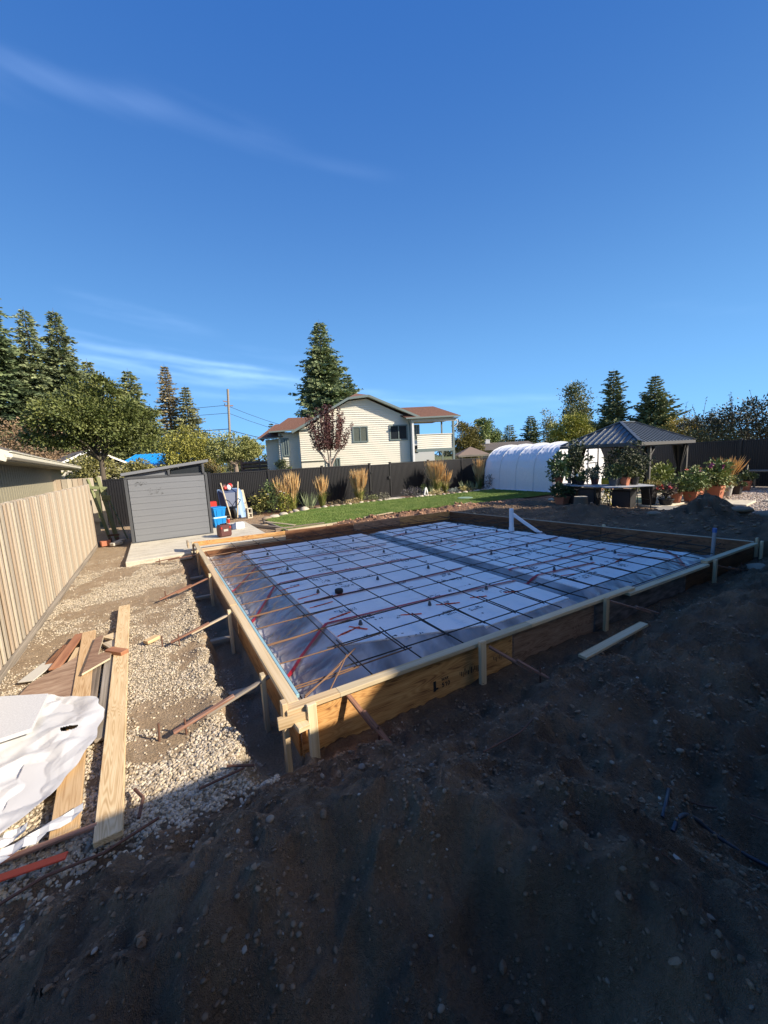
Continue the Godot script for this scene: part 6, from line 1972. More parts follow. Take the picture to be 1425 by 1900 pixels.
	put("roof", db.mesh(), M.shingle_grey, gh)
	slab(gh, "wall", Vector3(-0.3, 0.9, -1.0), Vector3(6.4, 2.2, 4.0), M.stucco)
	slab(gh, "chimney", Vector3(-2.0, 2.95, -1.0), Vector3(0.5, 0.5, 0.4), M.house_white)
	var wh := thing("white_house", "white gabled house glimpsed behind the balcony", "house", Vector3(27.5, 1.0, -40.0), -0.5)
	var wv := Buf.new()
	wv.quad_out(Vector3(-3, 2.6, 1.5), Vector3(0, 4.0, 1.5), Vector3(0, 4.0, -4), Vector3(-3, 2.6, -4), Vector3(0, 0, 0))
	wv.quad_out(Vector3(3, 2.6, 1.5), Vector3(0, 4.0, 1.5), Vector3(0, 4.0, -4), Vector3(3, 2.6, -4), Vector3(0, 0, 0))
	put("roof", wv.mesh(), M.shingle_grey, wh)
	wv = Buf.new()
	wv.box(Transform3D(Basis(), Vector3(0, 1.3, -1.3)), Vector3(5.4, 2.7, 4.8))
	wv.tri_out(Vector3(-2.7, 2.65, 1.1), Vector3(2.7, 2.65, 1.1), Vector3(0, 3.9, 1.1), Vector3(0, 2, -3))
	put("wall", wv.mesh(), M.house_white, wh)
	slab(wh, "window", Vector3(0.3, 1.9, 1.12), Vector3(0.9, 0.9, 0.04), M.dark_glass)


func conifer(called: String, label: String, at: Vector3, h: float, r: float, seed_: int, c0: Color, c1: Color, low := 0.06, droop := 0.25, fill := 1.0, group := "", bare := 0.0) -> void:
	rng.seed = seed_
	var t := thing(called, label, "tree", at, 0.0, group)
	var tr := Buf.new()
	tr.col = Color(0.1, 0.075, 0.055)
	tr.tube([Vector3(0, -0.5, 0), Vector3(0, h * 0.5, 0), Vector3(0, h, 0)], [0.02 * h, 0.011 * h, 0.01], 8)
	var b := Buf.new()
	var levels := int(h * 2.6)
	for i in levels:
		var k := pow(float(i) / levels, 0.9)
		var y := lerpf(low * h, h * 0.99, k)
		var reach := r * (pow(1.0 - k, 0.75) + 0.04) * (0.65 + 0.55 * rng.randf())
		if bare > 0.0 and k < bare and rng.randf() < 0.5: reach *= 0.55
		var n := int((8 + 6 * (1.0 - k)) * fill)
		var off := rng.randf() * TAU
		for j in n:
			var a := off + TAU * j / n + rng.randf_range(-0.25, 0.25)
			var out := Vector3(cos(a), 0, sin(a))
			var l := reach * rng.randf_range(0.45, 1.2)
			var tip := Vector3(0, y - droop * l + 0.15 * l * l / maxf(reach, 0.1), 0) + out * l
			var root := Vector3(0, y, 0)
			if l > 0.8: tr.tube([root, tip], [0.012 * l + 0.008, 0.006], 4, false)
			var tone := c0.lerp(c1, rng.randf()) * Color(2.6, 2.6, 2.15)
			var m := maxi(3, int(l * 3.6))
			for s in m:
				var f := 0.1 + 0.9 * (s + rng.randf()) / m
				var p := root.lerp(tip, f)
				var tl := (0.3 + 0.3 * l * (1.0 - f)) * rng.randf_range(0.7, 1.2)
				for w in 5:
					var sp := (float(w) - 2.0) * 0.5 + rng.randf_range(-0.3, 0.3)
					var d := (out * rng.randf_range(0.5, 1.0) + out.cross(Vector3.UP) * sp + Vector3(0, rng.randf_range(-0.45, 0.2), 0)).normalized()
					var sd := d.cross(Vector3(rng.randfn(), rng.randfn(), rng.randfn())).normalized()
					b.col = tone * rng.randf_range(0.7, 1.3)
					b.leaf(p + d * tl * rng.randf_range(0.0, 0.3), d, sd, tl * 0.95, tl * 0.3)
	put("trunk", tr.mesh(), M.bark, t)
	put("crown", b.mesh(), M.needle, t)


func leafy(called: String, label: String, at: Vector3, trunk: float, lobes: Array, clumps: int, leaves: int, size: float, c0: Color, c1: Color, seed_: int, group := "", cr := 0.26, bark := Color(0.1, 0.08, 0.06), thick := 0.0) -> Node3D:
	# lobes: [centre, radii]
	rng.seed = seed_
	var t := thing(called, label, "tree", at, 0.0, group)
	var b := Buf.new()
	var total := 0.0
	for l in lobes: total += l[1].x * l[1].y * l[1].z
	for l in lobes:
		clump_leaves(b, l[0], l[1], int(clumps * l[1].x * l[1].y * l[1].z / total) + 2, int(leaves * 2.5), size * 0.92, c0 * 1.45, c1 * 1.45, 0.4, cr * 1.15)
	var tr := Buf.new()
	tr.col = bark
	var w := thick if thick > 0.0 else 0.05 * trunk + 0.05
	var lean := Vector3(rng.randf_range(-0.1, 0.1), 0, rng.randf_range(-0.1, 0.1))
	tr.tube([Vector3(0, -0.6, 0), lean * 0.5 + Vector3(0, trunk * 0.6, 0), lean + Vector3(0, trunk, 0)], [w * 1.25, w, w * 0.85], 9)
	for l in lobes:
		for q in 3:
			var e: Vector3 = l[0] + Vector3(rng.randfn(), rng.randfn() * 0.5, rng.randfn()) * l[1] * 0.35
			var m := (lean + Vector3(0, trunk, 0)).lerp(e, 0.45) + Vector3(rng.randfn(), 0, rng.randfn()) * 0.12
			tr.tube([lean + Vector3(0, trunk * 0.94, 0), m, e], [w * 0.6, w * 0.35, w * 0.1], 6)
	put("trunk", tr.mesh(), M.bark, t)
	put("crown", b.mesh(), M.leaf, t)
	return t


func make_trees() -> void:
	var dk := Color(0.035, 0.05, 0.028)
	var md := Color(0.075, 0.095, 0.05)
	var gl := "tall firs on the slope behind the tan fence"
	conifer("fir_tree", "tallest dark blue green fir at the end of the row", Vector3(-11.9, 1.0, -52.5), 19.5, 5.0, 501, dk, md, 0.1, 0.35, 1.0, gl, 0.3)
	conifer("fir_tree", "tall thin topped fir between the tallest and the broad one", Vector3(-9.4, 1.0, -53.5), 17.8, 4.6, 502, Color(0.06, 0.075, 0.045), Color(0.11, 0.125, 0.075), 0.1, 0.3, 0.8, gl, 0.5)
	conifer("fir_tree", "broad full fir rising directly behind the maple", Vector3(-7.2, 1.0, -54.5), 18.3, 4.6, 503, dk, Color(0.09, 0.1, 0.055), 0.1, 0.3, 1.0, gl, 0.2)
	conifer("spruce_tree", "spruce top showing above the maple crown", Vector3(-5.2, 1.0, -57.0), 14.0, 4.2, 504, Color(0.06, 0.07, 0.033), Color(0.115, 0.12, 0.058), 0.08, 0.3, 1.0)
	conifer("spruce_tree", "wide conifer right of the maple crown", Vector3(-1.3, 1.0, -54.2), 12.6, 4.6, 505, Color(0.055, 0.065, 0.03), Color(0.11, 0.118, 0.056), 0.08, 0.25, 1.0)
	conifer("narrow_spruce", "small narrow conifer between maple and wide conifer", Vector3(-3.0, 1.0, -55.0), 11.3, 1.7, 506, Color(0.05, 0.06, 0.035), Color(0.1, 0.1, 0.06), 0.08, 0.25, 0.8)
	conifer("larch_tree", "slim ragged brownish pine standing left of shorter pine", Vector3(2.6, 1.0, -58.0), 14.2, 2.5, 507, Color(0.085, 0.07, 0.05), Color(0.14, 0.12, 0.08), 0.1, 0.15, 1.0, "", 0.2)
	conifer("larch_tree", "shorter rounded pine left of the utility pole", Vector3(4.6, 1.0, -56.6), 11.5, 3.0, 508, Color(0.06, 0.065, 0.04), Color(0.12, 0.12, 0.065), 0.1, 0.15, 1.1)
	conifer("far_spruce", "little distant spruce beside the cream house roof", Vector3(16.2, 1.0, -61.0), 7.4, 1.0, 509, dk, md, 0.05, 0.3, 0.8)
	conifer("big_spruce", "large full blue green spruce behind the cream house", Vector3(18.3, 1.2, -44.3), 17.0, 5.3, 510, Color(0.05, 0.07, 0.04), Color(0.115, 0.135, 0.075), 0.05, 0.12, 1.35)
	conifer("big_spruce", "smaller spruce shoulder to shoulder with the large spruce", Vector3(21.6, 1.2, -44.6), 11.5, 3.4, 511, Color(0.05, 0.07, 0.04), Color(0.115, 0.135, 0.075), 0.05, 0.12, 1.3)
	# maple with its wide crown
	leafy("maple_tree", "broad green maple with dark forked trunk behind shed", Vector3(-2.45, 1.2, -26.3), 1.5, [[Vector3(0.0, 3.55, 0), Vector3(2.5, 1.55, 2.2)], [Vector3(-1.7, 3.3, 0.2), Vector3(1.5, 1.15, 1.5)], [Vector3(1.7, 3.4, 0), Vector3(1.5, 1.25, 1.5)], [Vector3(-0.9, 4.7, 0), Vector3(1.1, 1.0, 1.1)], [Vector3(0.4, 4.9, 0), Vector3(1.0, 1.1, 1.0)]], 300, 44, 0.15, Color(0.045, 0.065, 0.016), Color(0.115, 0.125, 0.033), 520, "", 0.2)
	# scrub on the slope at the left
	var brown0 := Color(0.13, 0.085, 0.05)
	var brown1 := Color(0.22, 0.15, 0.085)
	var k := 0
	for q in [[-8.5, -41.0, 2.6, 3.4], [-5.6, -44.0, 2.4, 3.0], [-11.5, -42.0, 3.0, 3.6], [-7.0, -36.0, 1.8, 1.6], [-3.6, -33.0, 1.3, 1.2], [-0.9, -31.5, 1.0, 0.9]]:
		leafy("scrub_tree", ["bare brown scrubby tree below the tall firs", "dull brown scrub behind the maple trunk", "brown scrubby tree at the foot of tallest fir", "low brown hedge above the garage roof", "low mixed hedge behind the maple trunk", "low green hedge beside the blue roofed house"][k], Vector3(q[0], 1.2, q[1]), 0.6, [[Vector3(0, q[3] * 0.8, 0), Vector3(q[2], q[3] * 0.8, q[2])]], 46, 40, 0.17, brown0 if k < 4 else Color(0.1, 0.1, 0.04), brown1 if k < 4 else Color(0.24, 0.22, 0.07), 530 + k, "", 0.3)
		k += 1
	leafy("shade_tree", "yellow green rounded tree behind the shed roof", Vector3(2.5, 1.1, -34.0), 0.9, [[Vector3(0, 2.3, 0), Vector3(2.1, 1.6, 1.9)], [Vector3(1.5, 1.5, 0.4), Vector3(1.4, 1.1, 1.2)], [Vector3(-1.2, 1.6, 0), Vector3(1.1, 1.0, 1.1)]], 120, 46, 0.15, Color(0.1, 0.11, 0.025), Color(0.26, 0.24, 0.05), 540, "", 0.24)
	leafy("shade_tree", "dark leafy tree under the two pines", Vector3(0.9, 1.1, -45.0), 0.9, [[Vector3(0, 2.4, 0), Vector3(2.2, 2.0, 1.9)]], 60, 40, 0.2, Color(0.05, 0.07, 0.025), Color(0.12, 0.13, 0.04), 541)
	leafy("apple_tree", "small spreading apple tree with pale forked trunk on lawn", Vector3(4.4, 1.35, -25.5), 0.75, [[Vector3(0, 1.75, 0), Vector3(1.35, 0.75, 1.2)], [Vector3(-1.0, 1.6, 0), Vector3(0.75, 0.6, 0.7)], [Vector3(1.0, 1.7, 0), Vector3(0.8, 0.65, 0.7)]], 105, 34, 0.12, Color(0.1, 0.12, 0.035), Color(0.27, 0.26, 0.09), 542, "", 0.22, Color(0.24, 0.19, 0.15), 0.15)
	leafy("lawn_shrub", "olive shrub left of the cream house", Vector3(7.4, 1.3, -38.5), 0.4, [[Vector3(0, 1.4, 0), Vector3(1.6, 1.4, 1.4)]], 40, 40, 0.15, Color(0.09, 0.1, 0.04), Color(0.2, 0.18, 0.07), 543)
	leafy("garden_shrub", "low reddish shrub beside the apple tree", Vector3(2.95, 1.2, -28.5), 0.3, [[Vector3(0, 0.7, 0), Vector3(0.9, 0.6, 0.8)]], 30, 34, 0.1, Color(0.12, 0.1, 0.04), Color(0.28, 0.2, 0.08), 544)
	leafy("yard_shrub", "dark round shrub at corner of cream house", Vector3(8.6, 1.3, -29.8), 0.3, [[Vector3(0, 0.5, 0), Vector3(0.6, 0.5, 0.6)]], 20, 34, 0.09, Color(0.06, 0.08, 0.03), Color(0.12, 0.13, 0.05), 545)
	make_plum()
	# right of the house
	leafy("cedar_hedge", "bronze green clipped cedar beside the balcony", Vector3(29.4, 0.8, -31.9), 0.4, [[Vector3(-0.6, 2.3, 0), Vector3(0.9, 2.5, 0.9)], [Vector3(0.6, 2.1, 0), Vector3(0.9, 2.2, 0.9)]], 110, 40, 0.18, Color(0.07, 0.07, 0.02), Color(0.16, 0.13, 0.03), 550, "", 0.3)
	leafy("backyard_tree", "light green leafy tree right of the bronze cedar", Vector3(35.6, 0.8, -35.4), 1.4, [[Vector3(-0.6, 4.0, 0), Vector3(1.3, 1.5, 1.3)], [Vector3(0.9, 3.6, 0), Vector3(1.2, 1.4, 1.2)], [Vector3(0, 2.4, 0), Vector3(1.6, 1.2, 1.4)]], 90, 40, 0.22, Color(0.09, 0.13, 0.04), Color(0.2, 0.23, 0.08), 551, "", 0.26)
	conifer("distant_fir", "pointed distant fir above the grey roof", Vector3(55.3, 0, -49.4), 7.0, 3.2, 552, Color(0.07, 0.085, 0.05), Color(0.11, 0.12, 0.07), 0.02, 0.1, 1.2)
	leafy("far_thicket", "hazy rounded trees beside the pointed distant fir", Vector3(50.5, 0, -47.5), 0.8, [[Vector3(0, 2.4, 0), Vector3(2.6, 2.2, 2.0)]], 50, 40, 0.3, Color(0.1, 0.11, 0.055), Color(0.18, 0.18, 0.09), 553)
	leafy("far_thicket", "low hazy trees right of the pointed distant fir", Vector3(59.5, 0, -50.5), 0.8, [[Vector3(0, 1.6, 0), Vector3(3.0, 1.6, 2.0)]], 40, 40, 0.3, Color(0.1, 0.11, 0.055), Color(0.18, 0.18, 0.09), 554)
	conifer("distant_pine", "dark rounded pine left of the slim bare poplar", Vector3(58.6, 0, -47.5), 8.4, 3.0, 554, dk, Color(0.08, 0.095, 0.05), 0.1, 0.0, 1.3)
	leafy("slim_poplar", "slim thin leaved poplar beside the dark pine", Vector3(57.2, 0, -43.0), 2.0, [[Vector3(0, 4.8, 0), Vector3(0.9, 3.9, 0.9)], [Vector3(1.3, 4.0, 0), Vector3(0.8, 3.4, 0.8)]], 60, 30, 0.26, Color(0.12, 0.13, 0.07), Color(0.24, 0.24, 0.13), 555, "", 0.3)
	leafy("poplar_tree", "tall rounded poplar behind the yellow leaved tree", Vector3(57.0, 0, -37.6), 2.0, [[Vector3(-0.7, 6.6, 0), Vector3(1.5, 5.2, 1.5)], [Vector3(1.3, 5.6, 0), Vector3(1.3, 4.4, 1.4)]], 110, 40, 0.32, Color(0.07, 0.085, 0.035), Color(0.17, 0.17, 0.07), 556, "", 0.28)
	leafy("yellow_tree", "yellow green broad leaved tree behind the white tent", Vector3(31.5, 0.3, -21.4), 1.3, [[Vector3(0, 3.2, 0), Vector3(1.7, 1.5, 1.6)], [Vector3(1.4, 2.7, 0.3), Vector3(1.2, 1.1, 1.2)], [Vector3(-1.2, 2.5, 0), Vector3(1.1, 1.1, 1.1)]], 110, 44, 0.17, Color(0.09, 0.105, 0.018), Color(0.3, 0.28, 0.05), 557, "", 0.24)
	leafy("red_shrub_tree", "low russet leaved shrub beneath the yellow tree", Vector3(32.2, 0.3, -19.6), 0.6, [[Vector3(0, 1.9, 0), Vector3(1.0, 0.9, 0.9)]], 30, 34, 0.14, Color(0.16, 0.08, 0.04), Color(0.26, 0.15, 0.06), 558)
	conifer("pine_tree", "large dark pine rising behind the gazebo peak", Vector3(49.4, 0, -27.9), 11.4, 3.0, 559, Color(0.035, 0.045, 0.022), Color(0.085, 0.095, 0.045), 0.12, -0.1, 1.3, "pines behind the gazebo")
	conifer("pine_tree", "broader lighter pine right of the dark pine", Vector3(51.6, 0, -24.3), 10.2, 3.4, 560, Color(0.045, 0.055, 0.026), Color(0.1, 0.11, 0.05), 0.12, -0.15, 1.3, "pines behind the gazebo")
	leafy("autumn_maple", "yellow and orange small tree behind the gazebo roof", Vector3(49.4, 0.3, -20.4), 1.0, [[Vector3(0, 2.9, 0), Vector3(2.0, 1.5, 1.6)], [Vector3(1.8, 2.2, 0), Vector3(1.6, 1.3, 1.4)]], 70, 40, 0.22, Color(0.16, 0.14, 0.03), Color(0.36, 0.26, 0.06), 561, "", 0.26)
	conifer("hazy_fir", "distant fir between orange tree and dark apple tree", Vector3(114.0, 0, -44.3), 8.8, 3.2, 562, Color(0.07, 0.085, 0.06), Color(0.11, 0.12, 0.08), 0.02, 0.1, 1.0, "distant firs on the skyline")
	conifer("hazy_fir", "smaller distant fir on the skyline next to the other", Vector3(110.0, 0, -49.0), 7.4, 2.6, 563, Color(0.07, 0.085, 0.06), Color(0.11, 0.12, 0.08), 0.02, 0.1, 1.0, "distant firs on the skyline")
	# dark, sparse fruit tree over the side fence
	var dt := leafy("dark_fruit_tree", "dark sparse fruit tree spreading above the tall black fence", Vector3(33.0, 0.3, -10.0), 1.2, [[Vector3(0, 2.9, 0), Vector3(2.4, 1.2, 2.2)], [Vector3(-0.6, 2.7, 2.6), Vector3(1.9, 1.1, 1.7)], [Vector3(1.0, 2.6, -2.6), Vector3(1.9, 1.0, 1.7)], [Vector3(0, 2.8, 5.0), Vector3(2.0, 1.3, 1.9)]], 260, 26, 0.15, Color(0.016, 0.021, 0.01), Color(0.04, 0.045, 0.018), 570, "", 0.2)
	rng.seed = 571
	var sh := Buf.new()
	var lv := Buf.new()
	for i in 22:
		var p := Vector3(rng.randf_range(-1.5, 1.5), 3.2, rng.randf_range(-3.2, 5.5))
		var e := p + Vector3(rng.randf_range(-0.5, 0.5), rng.randf_range(0.5, 1.7), rng.randf_range(-0.5, 0.5))
		sh.col = Color(0.05, 0.04, 0.03)
		sh.tube([p - Vector3(0, 0.6, 0), p, e], [0.03, 0.02, 0.006], 4, false)
		for j in 16:
			var q := p.lerp(e, rng.randf())
			var d := Vector3(rng.randfn(), rng.randfn(), rng.randfn()).normalized()
			lv.col = Color(0.035, 0.045, 0.02) * rng.randf_range(0.8, 1.6)
			lv.leaf(q, d, d.cross(Vector3.UP + d * 0.1).normalized(), 0.14, 0.08)
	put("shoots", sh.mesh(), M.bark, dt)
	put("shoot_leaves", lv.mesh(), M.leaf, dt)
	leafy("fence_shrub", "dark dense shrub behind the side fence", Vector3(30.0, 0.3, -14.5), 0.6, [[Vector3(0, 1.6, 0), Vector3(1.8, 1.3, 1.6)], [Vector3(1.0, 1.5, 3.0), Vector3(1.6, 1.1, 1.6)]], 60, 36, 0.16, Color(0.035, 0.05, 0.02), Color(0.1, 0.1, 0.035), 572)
	# low belt of woods along the skyline
	rng.seed = 580
	var wb := Buf.new()
	for i in 70:
		var a := deg_to_rad(lerpf(-42.0, 88.0, i / 69.0))
		var d := rng.randf_range(150.0, 190.0)
		var hh := rng.randf_range(4.0, 7.5)
		clump_leaves(wb, Vector3(sin(a) * d, hh * 0.45, -cos(a) * d), Vector3(4.2, hh * 0.6, 4.0), 12, 26, 1.1, Color(0.07, 0.085, 0.055), Color(0.12, 0.13, 0.08), 0.5, 0.4)
	var belt := put("far_woods", wb.mesh(), M.needle)
	tag(belt, "low belt of far woods along the skyline", "woods")
	belt.set_meta("kind", "stuff")
	# wooded slope at the left
	var hb := Buf.new()
	var hf := noise(590, 0.05, 3)
	var hp := func(i: int, j: int) -> Vector3:
		var x := -90.0 + i * 4.0
		var z := -44.0 - j * 4.0
		var y := 1.2 + 11.0 * sstep(-6.0, -60.0, x) * sstep(-44.0, -90.0, z) + hf.get_noise_2d(x, z) * 1.0
		return Vector3(x, y if j > 0 else 0.5, z)
	for i in 24:
		for j in 20:
			hb.col = Color(0.2, 0.135, 0.08).lerp(Color(0.14, 0.12, 0.06), clampf(0.5 + hf.get_noise_2d(i * 9.0, j * 9.0), 0, 1))
			hb.quad(hp.call(i, j), hp.call(i + 1, j), hp.call(i + 1, j + 1), hp.call(i, j + 1))
	struct("hill", hb.mesh(), M.bark)


func make_plum() -> void:
	# upright purple shoots on a vase of pale limbs
	rng.seed = 600
	var t := thing("plum_tree", "purple leaved plum with upright shoots before cream house", "tree", Vector3(10.6, 1.3, -25.4))
	var tr := Buf.new()
	var lv := Buf.new()
	for i in 6:
		var a := TAU * i / 6.0
		var o := Vector3(cos(a), 0, sin(a))
		tr.col = Color(0.36, 0.3, 0.26)
		tr.tube([Vector3(0, -0.5, 0) + o * 0.06, o * 0.14 + Vector3(0, 0.5, 0), o * 0.55 + Vector3(0, 1.15, 0), o * 0.95 + Vector3(0, 1.6, 0)], [0.09, 0.075, 0.05, 0.03], 6)
	for i in 46:
		var a := rng.randf() * TAU
		var r := 1.55 * sqrt(rng.randf())
		var o := Vector3(cos(a), 0, sin(a))
		var p0 := o * r * 0.7 + Vector3(0, 1.5, 0)
		var top := 2.9 + 1.35 * (1.0 - pow(r / 1.8, 2.0)) + rng.randf_range(-0.7, 0.45)
		var p1 := o * r * 1.15 + Vector3(0, top, 0)
		tr.col = Color(0.12, 0.07, 0.06)
		tr.tube([p0, p0.lerp(p1, 0.5) + o * 0.06, p1], [0.02, 0.014, 0.005], 4, false)
		var tone := Color(0.07, 0.025, 0.028).lerp(Color(0.15, 0.06, 0.05), rng.randf())
		for j in 120:
			var f := rng.randf()
			var p := p0.lerp(p1, f)
			var rad := 0.19 * (1.0 - 0.65 * f)
			var d := Vector3(rng.randfn(), rng.randfn() * 0.7 + 0.3, rng.randfn()).normalized()
			lv.col = tone * rng.randf_range(0.7, 1.35)
			lv.leaf(p + d * rad * rng.randf(), d, d.cross(Vector3(rng.randfn(), 1, rng.randfn())).normalized(), 0.14, 0.085)
	put("trunk", tr.mesh(), M.bark, t)
	put("crown", lv.mesh(), M.leaf, t)


func make_patio_floor() -> void:
	var p := Buf.new()
	p.box(Transform3D(Basis(), Vector3(16.1, 0.0, -8.3)), Vector3(4.4, 0.1, 4.2), 0.012)
	struct("patio_slab", p.mesh(), M.concrete)
	var k := 0
	for q in [[15.25, -5.55, 1.5, 0.62], [16.2, -5.1, 1.3, 0.8], [14.7, -5.0, 0.8, 0.7], [17.6, -4.4, 1.0, 0.6], [13.7, -5.9, 1.1, 0.6]]:
		tag(slab(self, numbered("paving_slab"), Vector3(q[0], 0.03, q[1]), Vector3(q[2], 0.07, q[3]), M.concrete if k % 2 else M.concrete_grey, 0.12, 0.012), ["long pale paving slab before terracotta pots", "square grey paving slab in the pea gravel", "small paving slab beside the soil heap", "far paving slab in the pea gravel", "shaded paving slab at the foot of table"][k], "paving slab", "paving slabs around the patio")
		k += 1


func pot_mesh(r: float, h: float, square: bool) -> ArrayMesh:
	var key := "pot %.2f %.2f %s" % [r, h, square]
	if cache.has(key): return cache[key]
	var b := Buf.new()
	var k := 4 if square else 18
	var t := Transform3D(Basis(Vector3.UP, PI * 0.25), Vector3.ZERO)
	var s := 1.25 if square else 1.0
	var pr := [Vector2(0.0, 0.0), Vector2(r * 0.72 * s, 0.0), Vector2(r * 0.92 * s, h * 0.8), Vector2(r * s, h * 0.8), Vector2(r * s, h), Vector2(r * 0.9 * s, h), Vector2(r * 0.88 * s, h * 0.9), Vector2(0.0, h * 0.9)]
	for i in pr.size() - 1:
		for j in k:
			var a0 := TAU * j / k
			var a1 := TAU * (j + 1) / k
			var a: Vector2 = pr[i]
			var c: Vector2 = pr[i + 1]
			var q := [t * Vector3(a.x * cos(a0), a.y, a.x * sin(a0)), t * Vector3(a.x * cos(a1), a.y, a.x * sin(a1)), t * Vector3(c.x * cos(a1), c.y, c.x * sin(a1)), t * Vector3(c.x * cos(a0), c.y, c.x * sin(a0))]
			b.quad(q[3], q[2], q[1], q[0])
	cache[key] = b.mesh()
	return cache[key]


# a pot with its plant: kind of foliage by shape of the ellipsoid, colour pair and flowers
func potted(label: String, at: Vector3, r: float, h: float, square: bool, m: Material, rad: Vector3, n: int, size: float, c0: Color, c1: Color, seed_: int, flowers := []) -> Node3D:
	rng.seed = seed_
	var t := thing("potted_plant", label, "potted plant", at, 0.0, "potted plants around the gazebo")
	r *= 0.86
	put("pot", pot_mesh(r, h, square), m, t)
	var b := Buf.new()
	clump_leaves(b, Vector3(0, h + rad.y * 0.85, 0), rad, n, 24, size, c0, c1, 0.4, 0.32)
	put("foliage", b.mesh(), M.leaf, t)
	var s := Buf.new()
	s.col = Color(0.08, 0.09, 0.03)
	for i in 5:
		var a := TAU * i / 5.0
		s.tube([Vector3(0, h * 0.85, 0), Vector3(cos(a) * rad.x * 0.3, h + rad.y * 0.8, sin(a) * rad.z * 0.3), Vector3(cos(a) * rad.x * 0.55, h + rad.y * 1.5, sin(a) * rad.z * 0.55)], [0.012, 0.008, 0.003], 4, false)
	put("stems", s.mesh(), M.bark, t)
	for f in flowers:
		var fb := Buf.new()
		fb.col = f[0]
		for i in int(f[1]):
			var d := Vector3(rng.randfn(), absf(rng.randfn()) + 0.3, rng.randfn()).normalized()
			var p := Vector3(0, h + rad.y * 0.85, 0) + d * rad * rng.randf_range(0.9, 1.2)
			for q in 9:
				var sd := Vector3(rng.randfn(), rng.randfn(), rng.randfn()).normalized()
				fb.leaf(p, sd, sd.cross(Vector3.UP + d).normalized(), f[2], f[2] * 0.7)
		put("flowers", fb.mesh(), M.leaf, t)
	return t


